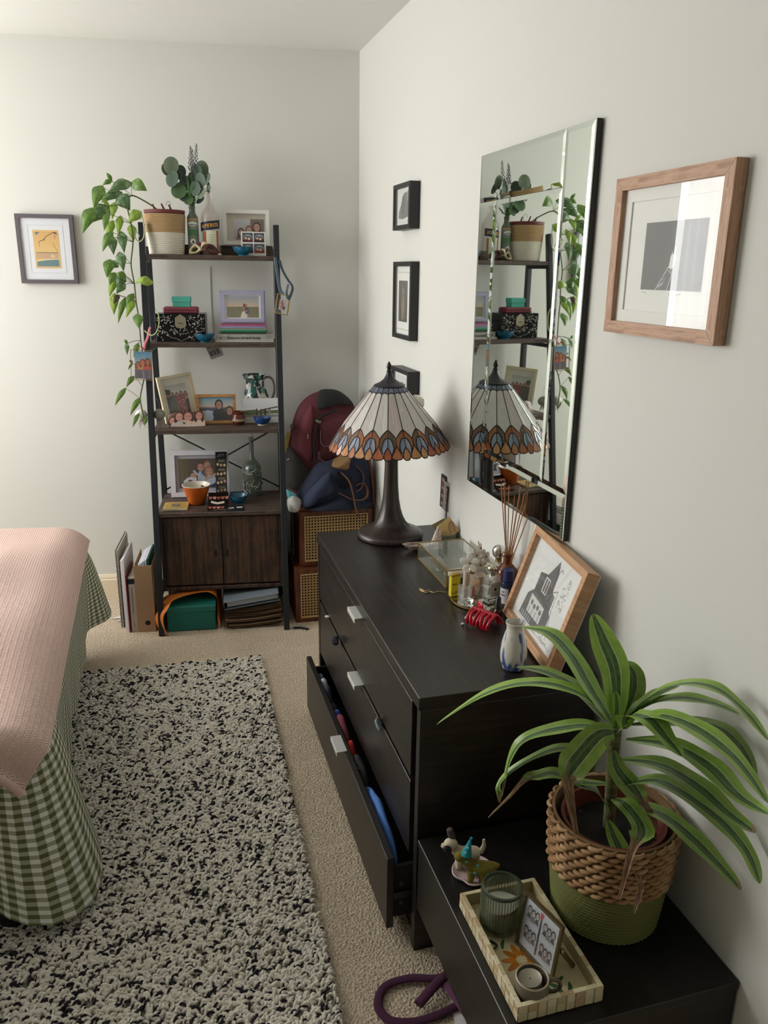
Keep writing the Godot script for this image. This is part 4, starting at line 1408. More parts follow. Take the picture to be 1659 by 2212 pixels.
func floor_things():
	var kraft := mat(hx("b08f6e"), 0.8)
	var white := mat(hx("e3dfe0"), 0.75)
	# magazine file
	var t := at_shelf("magazine_file", "kraft cardboard magazine file with a round finger hole, beside the shelf", "magazine file", -0.075, 0, 0.05)
	var m := MB.new()
	m.box(Vector3(-0.0405, 0.172, -0.125), Vector3(0.003, 0.344, 0.25))
	part("side", m.mesh(), kraft, t)
	part("side", box(Vector3(0.003, 0.344, 0.25)), kraft, t, Vector3(0.0405, 0.172, -0.125))
	part("spine", box(Vector3(0.084, 0.344, 0.003), 0.0005), kraft, t, Vector3(0, 0.172, 0))
	part("bottom", box(Vector3(0.08, 0.003, 0.25)), kraft, t, Vector3(0, 0.002, -0.125))
	part("finger_hole", lathe([Vector2(0, 0.0), Vector2(0.0125, 0.0), Vector2(0.0125, 0.0008), Vector2(0, 0.0008)], 24), mat(hx("15171b"), 0.8), t, Vector3(0.006, 0.048, 0.0012), Vector3(90, 0, 0))
	for k in 5:
		var c: Color = [hx("d9d9e2"), hx("e4e4ea"), hx("cfd0da"), hx("dcdce4"), hx("1e5a52")][k]
		one("paper_folder" if k < 4 else "teal_folder", box(Vector3(0.007, 0.33 + 0.006 * k, 0.22), 0.001), mat(c, 0.6), ["pale lilac folder in the magazine file, nearest its left side", "white folder in the magazine file, second from its left side", "greyish folder in the magazine file, middle one", "white folder in the magazine file, next to the teal one", "teal folder in the magazine file, nearest the shelf post"][k], "folder", sp(-0.075 - 0.018 + k * 0.011, 0.172 + 0.004 * k + 0.012, 0.165), Vector3(0, SHELF_TURN, 0), "folders in the magazine file")
	# book
	t = at_shelf("paperback", "thick white paperback with a navy band and red spine lettering, standing beside the magazine file", "book", -0.134, 0, 0.06)
	part("block", box(Vector3(0.024, 0.278, 0.19), 0.001), mat(hx("e2dccb"), 0.8), t, Vector3(0, 0.140, -0.098))
	var sm := MB.new()
	sm.box(Vector3(0, 0.141, 0), Vector3(0.030, 0.282, 0.003), 0.0008)
	sm.box(Vector3(-0.0145, 0.141, -0.098), Vector3(0.0015, 0.282, 0.196))
	sm.box(Vector3(0.0145, 0.141, -0.098), Vector3(0.0015, 0.282, 0.196))
	part("cover", sm.mesh(), mat(hx("d3cac3"), 0.6), t)
	part("band", box(Vector3(0.0305, 0.026, 0.0008)), mat(hx("1d2433"), 0.5), t, Vector3(0, 0.262, 0.0016))
	part("spine_rule", box(Vector3(0.004, 0.13, 0.0005)), mat(hx("a07a74"), 0.6), t, Vector3(0, 0.165, 0.0016))
	part("spine_rule", box(Vector3(0.003, 0.03, 0.0005)), mat(hx("8a8280"), 0.6), t, Vector3(0, 0.04, 0.0016))
	one("red_folder", box(Vector3(0.006, 0.30, 0.2), 0.001), mat(hx("7d2f36"), 0.6), "thin dark red folder between the white papers and the paperback", "folder", sp(-0.1565, 0.15, 0.15), Vector3(0, SHELF_TURN, 0))
	for k in 4:
		var c: Color = [hx("e6e2e4"), hx("d8d3d8"), hx("ece9ea"), hx("dcd6d8")][k]
		one("envelope", box(Vector3(0.0045, 0.375 - 0.006 * k, 0.26), 0.001), mat(c, 0.7), ["white envelope standing next to the dark red folder", "lilac-white envelope, second from the dark red folder", "white envelope, third from the dark red folder", "grey-white envelope standing against the spiral sketch pad"][k], "envelope", sp(-0.1635 - k * 0.0058, 0.189 - 0.003 * k, 0.20 + 0.006 * k), Vector3(0, SHELF_TURN, 0), "envelopes beside the shelf")
	t = at_shelf("sketch_pad", "tall spiral-bound sketch pad standing outermost beside the shelf", "sketch pad", -0.2, 0, 0.11)
	part("pages", box(Vector3(0.008, 0.40, 0.30), 0.001), mat(hx("cfcabd"), 0.8), t, Vector3(0, 0.20, -0.155))
	part("cover", box(Vector3(0.002, 0.404, 0.305), 0.0005), mat(hx("7d6657"), 0.7), t, Vector3(-0.0052, 0.202, -0.155))
	var coil := MB.new()
	var cp := []
	for k in 33 * 8:
		var a := TAU * k / 8.0
		cp.append(Vector3(cos(a) * 0.009, 0.01 + 0.38 * k / (33.0 * 8.0), sin(a) * 0.009 - 0.004))
	coil.tube(cp, 0.0012, 5)
	part("wire_binding", coil.mesh(), mat(hx("8f8a80"), 0.35, 0.8), t)
	one("paper_sheet", prism([Vector2(0, 0), Vector2(0.09, 0.0), Vector2(0.085, 0.06)], 0.001), white, "corner of a white sheet lying on the carpet behind the sketch pad", "paper", sp(-0.28, 0.004, 0.22), Vector3(-90, SHELF_TURN, 0))
	# twigs
	var brown := mat(hx("5a3d28"), 0.8)
	one("dried_leaf", tube(spline(v3([0, .004, 0, .012, .010, .003, .024, .006, 0, .038, .014, -.004]), 4), [0.002, .003, .005, .006, .003, .002, .002, .002, .002, .003, .005, .006, .002], 6, 0.5), brown, "curled brown dried leaf on the carpet below the duvet corner", "leaf", sp(-0.36, 0.002, 0.17), Vector3(0, 10, 0))
	one("dried_leaf", tube(v3([0, .004, 0, .012, .007, .003, .022, .005, .001]), [0.0015, .003, .001], 6, 0.5), brown, "tiny brown leaf stem on the carpet next to the sketch pad", "leaf", sp(-0.235, 0.002, 0.17))
	# under the cabinet
	t = at_shelf("box_file", "teal box file lying under the cabinet, half wrapped in the orange bag", "box file", 0.140, 0, 0.035, 1.0)
	var teal := mat(hx("1a7168"), 0.6)
	part("tray", box(Vector3(0.232, 0.098, 0.30), 0.002), teal, t, Vector3(0, 0.052, -0.15))
	part("lid", box(Vector3(0.236, 0.030, 0.304), 0.003), mat(hx("1c776d"), 0.55), t, Vector3(0, 0.119, -0.15), Vector3(1.5, 0, 0))
	part("seam", box(Vector3(0.234, 0.002, 0.30)), mat(hx("5fa39b"), 0.5), t, Vector3(0, 0.1025, -0.149))
	var sec := spline(v3([.016, .004, 0, .008, .006, 0, 0, .014, 0, -.012, .05, 0, -.004, .105, 0, .015, .145, 0, .06, .168, 0, .14, .180, 0, .22, .186, 0, .250, .165, 0, .268, .11, 0, .276, .03, 0]), 5)
	var bagf := func(u: float, v: float) -> Vector3:
		var x: float = v * (sec.size() - 1)
		var k := mini(int(x), sec.size() - 2)
		var p: Vector3 = sec[k].lerp(sec[k + 1], x - k)
		return p + Vector3(0.004 * sin(v * 31.0 + u * 5.0), 0.004 * sin(v * 23.0 + u * 9.0) * clampf(p.y * 10, 0, 1), 0.055 - u * 0.32 - 0.10 * (1.0 - u) * smoothstep(0.40, 0.75, v) * (1.0 - smoothstep(0.84, 0.95, v))) + Vector3((0.024 if u < 0.05 else (-0.016 if u < 0.4 else 0.027)) * clampf(1.0 - p.x / 0.06, 0, 1), 0, 0)
	var om := mat(hx("d9781f"), 0.7)
	var om2 := StandardMaterial3D.new()
	om2.albedo_color = hx("d9781f")
	om2.roughness = 0.6
	om2.backlight_enabled = true
	om2.backlight = Color(0.4, 0.4, 0.4)
	om2.resource_name = "orange_plastic"
	t = at_shelf("shopping_bag", "orange plastic bag wrapped round the teal box file", "bag", 0.0, 0, 0.038)
	part("bag", sheet(bagf, 8, 80), om2, t)
	for k in 8:
		var c: Color = [hx("8a6d53"), hx("9a7c60"), hx("7c6049"), hx("a88a6c"), hx("86694f"), hx("957659"), hx("71563f"), hx("9c8268"), hx("8d6f55")][k]
		var sd := k * 1.7
		var wv := func(u: float, v: float) -> Vector3:
			var a: float = u * TAU
			var cx := clampf(cos(a) * 1.6, -1, 1)
			var cy := clampf(sin(a) * 1.6, -1, 1)
			var z := (v - 0.5) * 0.30
			var x := cx * 0.135
			var bow := 0.006 * sin(x * 13.0) + 0.018 * pow(clampf(x / 0.13, -1, 1), 2) * (0.35 + 0.09 * k) * (1.0 if x > 0 else 0.25)
			return Vector3(x, cy * 0.0040 + bow, z)
		one("brown_envelope", sheet(wv, 24, 4), mat(c, 0.8), "brown envelope in the paper stack under the cabinet, %s" % ["lowest", "second lowest", "third from the bottom", "fourth from the bottom", "fourth from the top", "third from the top", "second from the top", "topmost"][k], "envelope", sp(0.442 + 0.006 * sin(sd), 0.008 + k * 0.0125, 0.185 + 0.008 * cos(sd * 2.0)), Vector3(0, SHELF_TURN + 1.5 * sin(sd * 1.3), 0), "brown envelopes under the cabinet")
	t = at_shelf("ring_binder", "grey-blue ring binder tilted on top of the brown envelopes", "binder", 0.43, 0.137, 0.16, 2.0)
	t.rotation_degrees.z = 7.5
	part("cover", box(Vector3(0.27, 0.003, 0.27), 0.001), mat(hx("7d8792"), 0.35), t, Vector3(0, 0.026, 0))
	part("cover", box(Vector3(0.27, 0.003, 0.27), 0.001), mat(hx("5d6570"), 0.35), t, Vector3(0, -0.012, 0))
	part("spine", box(Vector3(0.003, 0.04, 0.27), 0.001), mat(hx("3f454d"), 0.35), t, Vector3(-0.135, 0.007, 0))
	part("pages", box(Vector3(0.25, 0.026, 0.25), 0.001), mat(hx("b9bfc6"), 0.8), t, Vector3(0.004, 0.008, -0.004))
	one("flat_strap", tube(spline(v3([.60, .006, -3.60, .625, .004, -3.602, .65, .0035, -3.588, .668, .003, -3.572]), 5), 0.011, 8, 0.15), mat(hx("17181b"), 0.7), "black webbing strap end lying on the carpet by the shelf foot", "strap")
	var dang := tube(spline(v3([.618, .66, -3.70, .619, .5, -3.685, .620, .36, -3.68]), 5), 0.009, 8, 0.3)
	one("hanging_strap", dang, mat(hx("1c1d20"), 0.7), "black strap dangling from the bags beside the shelf post", "strap")
	# beside the low cabinet
	one("velvet_ribbon", tube(spline(v3([.64, .012, -1.475, .585, .014, -1.47, .52, .012, -1.49, .455, .010, -1.485, .425, .009, -1.44, .44, .009, -1.395, .49, .009, -1.375, .55, .010, -1.375, .60, .010, -1.385, .66, .010, -1.395]), 8), 0.011, 10, 0.55), mat(hx("4a2340"), 0.95), "plum velvet cord looped on the carpet by the low cabinet", "cord")
	one("velvet_ribbon", tube(spline(v3([.515, .022, -1.405, .56, .026, -1.435, .60, .024, -1.46, .635, .022, -1.475]), 6), 0.013, 10, 0.6), mat(hx("532845"), 0.95), "short plum velvet end crossing the looped cord", "cord")
	one("velvet_strap", tube(spline(v3([.60, .022, -1.44, .612, .026, -1.38, .622, .024, -1.33, .635, .022, -1.27]), 6), 0.013, 10, 0.35), mat(hx("6d3d5c"), 0.95), "mauve flat strap lying over the white sheet", "strap")
	one("white_sheet", prism([Vector2(0.585, 1.33), Vector2(0.60, 1.42), Vector2(0.64, 1.44), Vector2(0.70, 1.40), Vector2(0.70, 1.24), Vector2(0.62, 1.26)], 0.003), white, "white paper under the plum cords by the low cabinet", "paper", Vector3(0, 0.004, 0), Vector3(-90, 0, 0))

# ------------------------------------------------------------------ on the ladder shelf
func coil_pot(r0: float, r1: float, h: float, rows: int, bump: float, y0 := 0.0, thick := 0.006, lid := true, twist := 0.0) -> ArrayMesh:
	# a wall of stacked rope turns from (r0, y0) up to (r1, y0 + h)
	var p := []
	if lid:
		p.append(Vector2(0.0, y0))
	var n := rows * 5
	for k in n + 1:
		var s := float(k) / n
		p.append(Vector2(lerpf(r0, r1, s) + bump * absf(sin(s * rows * PI)), y0 + h * s))
	p.append(Vector2(r1 - thick, y0 + h))
	p.append(Vector2(lerpf(r0, r1, 0.05) - thick, y0 + 0.004))
	if twist > 0.0:
		var vary := func(a: float, r: float, y: float) -> float:
			return r + twist * sin(a * 66.0 + floor((y - y0) / h * rows) * 2.1) * (1.0 if r > lerpf(r0, r1, (y - y0) / h) else 0.0)
		return lathe(p, 264, vary, 60.0)
	return lathe(p, 40, null, 60.0)

func bowl_mesh(r: float, h: float, foot: float, th := 0.003) -> ArrayMesh:
	return lathe([Vector2(0, 0.002), Vector2(foot * 0.8, 0.0), Vector2(foot, 0.0), Vector2(foot, h * 0.1), Vector2(lerpf(foot, r, 0.55), h * 0.36), Vector2(lerpf(foot, r, 0.86), h * 0.66), Vector2(r, h), Vector2(r - th * 0.6, h + th * 0.3), Vector2(r - th, h - th * 0.3), Vector2(lerpf(foot, r, 0.82) - th, h * 0.66), Vector2(lerpf(foot, r, 0.5) - th, h * 0.38), Vector2(foot * 0.7, h * 0.16), Vector2(0, h * 0.13)], 40, null, 45.0)

func leaning(called: String, label: String, u: float, y: float, d: float, turn: float, category := "picture frame", group := "") -> Node3D:
	return at_shelf(called, label, category, u, y, d, turn, group)

func shelf_top_things():
	var y := 1.762
	# basket (the plant itself comes later)
	var t := at_shelf("plant_pot", "coiled rope pot, straw above and white below, on the top shelf", "plant pot", 0.098, y, 0.349)
	part("white_rope", coil_pot(0.078, 0.086, 0.095, 11, 0.0018), mat(hx("d9d3c4"), 0.9), t)
	part("straw_rope", coil_pot(0.086, 0.091, 0.080, 10, 0.0018, 0.095, 0.006, false), mat(hx("b0926a"), 0.9), t)
	part("liner_pot", lathe([Vector2(0, 0.02), Vector2(0.075, 0.02), Vector2(0.083, 0.178), Vector2(0.090, 0.178), Vector2(0.092, 0.192), Vector2(0.086, 0.193), Vector2(0.082, 0.176), Vector2(0, 0.17)], 40), mat(hx("6d332d"), 0.6), t)
	part("soil", lathe([Vector2(0.081, 0.165), Vector2(0.06, 0.178), Vector2(0, 0.182)], 24), mat(hx("2b211a"), 0.95), t)
	# oil tin with flowers
	t = at_shelf("oil_bottle", "tall grey-green olive oil bottle used as a vase on the top shelf", "bottle", 0.222, y, 0.345)
	var s := Sheet.new(256, 300, hx("70796a"))
	s.rect(0, 0, 1, 0.06, hx("a98a5d"))
	s.rect(0, 0.06, 1, 0.27, hx("7c8277"))
	s.ell(0.5, 0.16, 0.17, 0.06, hx("dfe2dc"))
	s.rect(0, 0.31, 1, 0.16, hx("4d7a52"))
	s.rect(0, 0.47, 1, 0.012, hx("39433a"))
	for k in 7:
		s.ell(0.5, 0.66, 0.24 - k * 0.03, 0.20 - k * 0.025, hx("6c7868") if k % 2 == 0 else hx("808a7b"))
	s.ell(0.5, 0.645, 0.085, 0.075, hx("e6e7e2"))
	s.poly([[0.45, 0.69], [0.5, 0.60], [0.55, 0.69]], hx("4c524b"))
	s.rect(0, 0.86, 1, 0.14, hx("5d7358"))
	for k in 40:
		s.ell(rng.randf(), 0.9 + rng.randf() * 0.09, 0.02, 0.012, hx("46663f"))
	s.im.flip_x()
	var om := print_mat(s.tex(), 0.35)
	om.uv1_offset = Vector3(0.25, 0, 0)
	part("body", lathe([Vector2(0.0245, 0.004), Vector2(0.0255, 0.006), Vector2(0.0255, 0.160)], 40), om, t)
	part("shoulder", lathe([Vector2(0, 0.0), Vector2(0.0245, 0), Vector2(0.0255, 0.005), Vector2(0.0250, 0.161), Vector2(0.024, 0.166), Vector2(0.015, 0.182), Vector2(0.0135, 0.190), Vector2(0.0135, 0.205), Vector2(0.015, 0.207), Vector2(0.015, 0.214), Vector2(0.011, 0.214), Vector2(0.011, 0.17), Vector2(0, 0.16)], 32), mat(hx("5a6458"), 0.35, 0.2), t)
	part("lettering", bent_text("BARBERA", 0.0065, 0.0257, "Droid Serif", 700), mat(hx("3c4a40"), 0.5), t, Vector3(0, 0.132, 0))
	eucalyptus(sp(0.222, y + 0.206, 0.345))
	# orange aperitif bottle
	t = at_shelf("liqueur_bottle", "empty clear bottle with a dark blue band label, standing beside the oil bottle", "bottle", 0.300, y, 0.375)
	part("glass", lathe([Vector2(0, 0.0), Vector2(0.040, 0), Vector2(0.044, 0.006), Vector2(0.0455, 0.03), Vector2(0.0455, 0.155), Vector2(0.044, 0.175), Vector2(0.036, 0.198), Vector2(0.022, 0.216), Vector2(0.0155, 0.235), Vector2(0.0145, 0.29), Vector2(0.0165, 0.292), Vector2(0.0165, 0.303), Vector2(0.0135, 0.304)], 40), tinted_pane(hx("c9b7a8"), 0.16), t)
	part("glass_inside", lathe([Vector2(0, 0.006), Vector2(0.041, 0.008), Vector2(0.043, 0.03), Vector2(0.043, 0.155), Vector2(0.040, 0.176), Vector2(0.02, 0.213), Vector2(0.0125, 0.235), Vector2(0.0125, 0.303)], 32), tinted_pane(hx("d7b49c"), 0.10), t)
	var lab := func(a0: float, a1: float, r: float, y0: float, y1: float, k: float) -> ArrayMesh:
		var f := func(u: float, v: float) -> Vector3:
			var a := lerpf(a0, a1, u)
			return Vector3(sin(a) * r, lerpf(y0, y1, v) + a * k, cos(a) * r)
		return sheet(f, 20, 1)
	part("band_label", lab.call(-1.25, 1.15, 0.0462, 0.112, 0.150, 0.006), mat(hx("1b2440"), 0.5), t)
	part("band_edge", lab.call(-1.25, 1.15, 0.0463, 0.1095, 0.1115, 0.006), mat(hx("d9d4c4"), 0.5), t)
	part("lettering", bent_text("APEROL", 0.0165, 0.0466, "Droid Sans", 700, 0.12, 0.13), mat(hx("e0a636"), 0.4), t, Vector3(0, 0.131, 0))
	part("tall_label", lab.call(-0.42, 0.62, 0.0461, 0.030, 0.108, 0.0), mat(hx("dfe0c8"), 0.6), t)
	part("label_side", lab.call(-0.78, -0.43, 0.0461, 0.045, 0.108, 0.0), mat(hx("b0603a"), 0.6), t)
	part("label_side", lab.call(0.63, 0.86, 0.0461, 0.045, 0.108, 0.0), mat(hx("b0603a"), 0.6), t)
	part("label_foot", lab.call(-0.36, 0.5, 0.0464, 0.028, 0.034, 0.0), mat(hx("2c2a30"), 0.6), t)
	for k in 4:
		part("small_print", lab.call(-0.2 + 0.04 * k, 0.38 - 0.04 * k, 0.0464, 0.088 - k * 0.009, 0.0895 - k * 0.009, 0.0), mat(hx("8a917f"), 0.6), t)
	part("crest", lab.call(0.04, 0.18, 0.0464, 0.042, 0.050, 0.0), mat(hx("c99a55"), 0.6), t)
	# white frame
	s = Sheet.new(200, 140, hx("b9b6ba"))
	s.fade(0, 1, hx("cfd3da"), hx("b3a8a4"))
	s.rect(0.55, 0.0, 0.45, 1.0, hx("75655e"))
	s.head(0.24, 0.62, 0.095, hx("c79a8c"), hx("4a3129"), hx("8b6f6a"))
	s.head(0.50, 0.50, 0.10, hx("cfa293"), hx("6a4a3a"), hx("5c5a60"))
	s.head(0.76, 0.36, 0.115, hx("c4917f"), hx("3d2a24"), hx("4c4440"))
	t = leaning("picture_frame", "white box frame with a photo of three smiling women, on the top shelf", 0.464, 1.811, 0.425, 0)
	picture(t, 0.216, 0.158, 0.017, 0.022, mat(hx("e7e6e0"), 0.5), mat(hx("c9c2b4"), 0.8), print_mat(s.tex()), 0.142, 0.094, 0.016, true, Vector2(0.012, -0.008), Vector3(0, 0.079, 0), -0.06)
	# four-up photo booth print
	s = Sheet.new(128, 128, hx("e8e8e6"))
	for k in 4:
		var x := 0.05 + (k % 2) * 0.47
		var yy := 0.04 + (k / 2) * 0.46
		s.rect(x, yy, 0.43, 0.40, hx("50545a"))
		s.ell(x + 0.215, yy + 0.2, 0.17, 0.13, hx("9fa5ab"))
		s.rect(x, yy + 0.29, 0.43, 0.11, [hx("5c2c28"), hx("3c2d2a"), hx("2b2b30"), hx("8c4326")][k])
		s.ell(x + 0.15, yy + 0.22, 0.085, 0.08, hx("1d1715"))
		s.ell(x + 0.145, yy + 0.23, 0.055, 0.055, hx("d9b6a2"))
		s.ell(x + 0.27, yy + 0.24, 0.09, 0.09, hx("231a17"))
		s.ell(x + 0.265, yy + 0.25, 0.06, 0.06, hx("e0bba6"))
	t = at_shelf("photo_print", "four-square photo booth print leaning behind the blue bowl on the top shelf", "photograph", 0.496, y, 0.325)
	part("card", box(Vector3(0.114, 0.108, 0.0015)), mat(hx("e4e4e2"), 0.6), t, Vector3(0, 0.054, -0.008), Vector3(-8, 0, 0))
	part("image", quad(0.112, 0.106), print_mat(s.tex(), 0.4), t, Vector3(0, 0.0542, -0.0068), Vector3(-8, 0, 0))
	# blue bowls, one on every level
	var blue := mat(hx("1d5f7d"), 0.2)
	var places := [[0.445, y, 0.300, 0.0455, 0.038, "small glazed blue bowl in front of the photo booth print, top shelf"], [0.257, 1.373, 0.245, 0.0455, 0.037, "small glazed blue bowl beside the shell-inlaid box, second shelf"], [0.383, 0.59, 0.222, 0.045, 0.042, "small turquoise bowl next to the photo booth strip, on the cabinet top"]]
	for q in places:
		t = at_shelf("blue_bowl", q[5], "bowl", q[0], q[1], q[2], 0, "small blue bowls on the ladder shelf")
		part("body", bowl_mesh(q[3], q[4], 0.020), blue, t)
		part("rim", lathe([Vector2(q[3] - 0.0015, q[4] - 0.001), Vector2(q[3] + 0.0006, q[4] - 0.0008), Vector2(q[3] + 0.0004, q[4] + 0.0014), Vector2(q[3] - 0.002, q[4] + 0.0012)], 40), mat(hx("13303f"), 0.3), t)
		part("foot_ring", lathe([Vector2(0.017, -0.0005), Vector2(0.0202, -0.0005), Vector2(0.0208, 0.004), Vector2(0.019, 0.004)], 32), mat(hx("2d7f9b"), 0.3), t)
	t = at_shelf("blue_bowl", "cobalt blue bowl with a bare clay foot beside the brown jar, third shelf", "bowl", 0.511, 0.979, 0.230, 0, "small blue bowls on the ladder shelf")
	part("body", bowl_mesh(0.0425, 0.034, 0.020), mat(hx("1c4a86"), 0.15), t, Vector3(0, 0.003, 0))
	part("rim", lathe([Vector2(0.041, 0.036), Vector2(0.0431, 0.0362), Vector2(0.0429, 0.0384), Vector2(0.0405, 0.0382)], 40), mat(hx("16264d"), 0.3), t)
	part("clay_foot", lathe([Vector2(0, 0), Vector2(0.021, 0), Vector2(0.0225, 0.006), Vector2(0, 0.006)], 32), mat(hx("d3cab5"), 0.8), t)
	# carnival mask
	t = at_shelf("carnival_mask", "folded cream and maroon carnival mask with gold edges, propped on the top shelf", "mask", 0.266, y, 0.285, -4)
	var cream := mat(hx("d7cba8"), 0.5)
	var wine := mat(hx("55222a"), 0.6)
	var gold := mat(hx("a58a4c"), 0.35, 0.6)
	for sg in [-1.0, 1.0]:
		var pts := v2([0, 0.022, 0.022, 0.05, 0.044, 0.046, 0.068, 0.022, 0.070, 0.004, 0.056, 0.003, 0.030, 0.006])
		var hole := v2([0.020, 0.026, 0.034, 0.036, 0.050, 0.026, 0.055, 0.014, 0.038, 0.013])
		if sg < 0:
			for k in pts.size():
				pts[k].x *= -1
			for k in hole.size():
				hole[k].x *= -1
		var hp: Array = hole.duplicate()
		var ring := Geometry2D.clip_polygons(PackedVector2Array(pts), PackedVector2Array(hp))
		# the cheek as strips round the eye
		var m := MB.new()
		var n := 24
		var rim := func(arr: Array, s: float) -> Vector2:
			var c := Vector2(0.036 * sg, 0.024)
			var dir := Vector2(cos(s * TAU), sin(s * TAU))
			var best := 1e9
			for k in arr.size():
				var hit = Geometry2D.segment_intersects_segment(c, c + dir, arr[k], arr[(k + 1) % arr.size()])
				if hit != null:
					best = minf(best, (hit - c).length())
			return c + dir * best
		var f := func(u: float, v: float) -> Vector3:
			var a: Vector2 = rim.call(pts, u)
			var b: Vector2 = rim.call(hole, u)
			var q := a.lerp(b, v)
			return Vector3(q.x, q.y, -0.006 - absf(q.x) * 0.35 + 0.012 * sin(v * PI))
		part("cheek", sheet(f, n, 3), cream if sg < 0 else wine, t)
		var loop := []
		for k in 25:
			loop.append(f.call(k / 24.0, 0.0))
		part("gold_edge", tube(loop, 0.0012, 5), gold, t)
		var loop2 := []
		for k in 25:
			loop2.append(f.call(k / 24.0, 1.0))
		part("gold_edge", tube(loop2, 0.0010, 5), gold, t)
	part("cream_fold", puff(v2([-.008, .030, .004, .042, .020, .052, .012, .057, -.004, .054]), 0.006, 0.004, 0.6), cream, t)
	part("maroon_fold", puff(v2([-.030, .048, -.018, .058, -.006, .050, -.014, .040]), 0.006, 0.004, 0.6), wine, t)
	part("ribbon_end", box(Vector3(0.016, 0.006, 0.01), 0.001), cream, t, Vector3(0.074, 0.004, -0.012))
	# gold glass frame hung on the right post
	var ribbon := mat(hx("5b6b7b"), 0.8)
	s = Sheet.new(64, 84, hx("d8cfcc"))
	s.ell(0.35, 0.25, 0.2, 0.2, hx("9a5560"))
	s.ell(0.3, 0.22, 0.12, 0.13, hx("dba7a2"))
	s.ell(0.55, 0.45, 0.22, 0.15, hx("b06a70"))
	s.ell(0.75, 0.4, 0.12, 0.12, hx("e2b3ac"))
	s.ell(0.4, 0.72, 0.2, 0.2, hx("c98b88"))
	s.ell(0.75, 0.8, 0.2, 0.2, hx("7c4350"))
	t = at_shelf("hanging_picture", "tiny gold and glass frame hanging by a blue ribbon from the right shelf post", "picture frame", 0.628, 1.60, 0.185, 22)
	t.rotation_degrees.z = -11.0
	part("frame", frame_bars(0.066, 0.090, 0.004, 0.006).mesh(), gold, t, Vector3(0, -0.052, 0))
	part("glass", quad(0.06, 0.084), pane_mat(), t, Vector3(0, -0.052, 0.004))
	part("print", quad(0.034, 0.046), print_mat(s.tex(), 0.5), t, Vector3(0, -0.054, 0.003))
	one("blue_ribbon", tube(spline([sp(.592, 1.757, .245), sp(.597, 1.72, .225), sp(.603, 1.66, .205), sp(.612, 1.61, .19), sp(.625, 1.597, .178)], 6), 0.008, 8, 0.2), ribbon, "blue-grey ribbon running down the right shelf post to the tiny gold frame", "ribbon")
	one("blue_bow", tube(spline([sp(.612, 1.745, .235), sp(.625, 1.70, .22), sp(.650, 1.655, .20), sp(.662, 1.64, .195), sp(.668, 1.62, .19), sp(.658, 1.59, .185), sp(.648, 1.575, .18), sp(.640, 1.60, .185), sp(.648, 1.64, .19)], 6), 0.008, 8, 0.25), mat(hx("43525f"), 0.8), "knotted blue-grey ribbon tail beside the right shelf post", "ribbon")

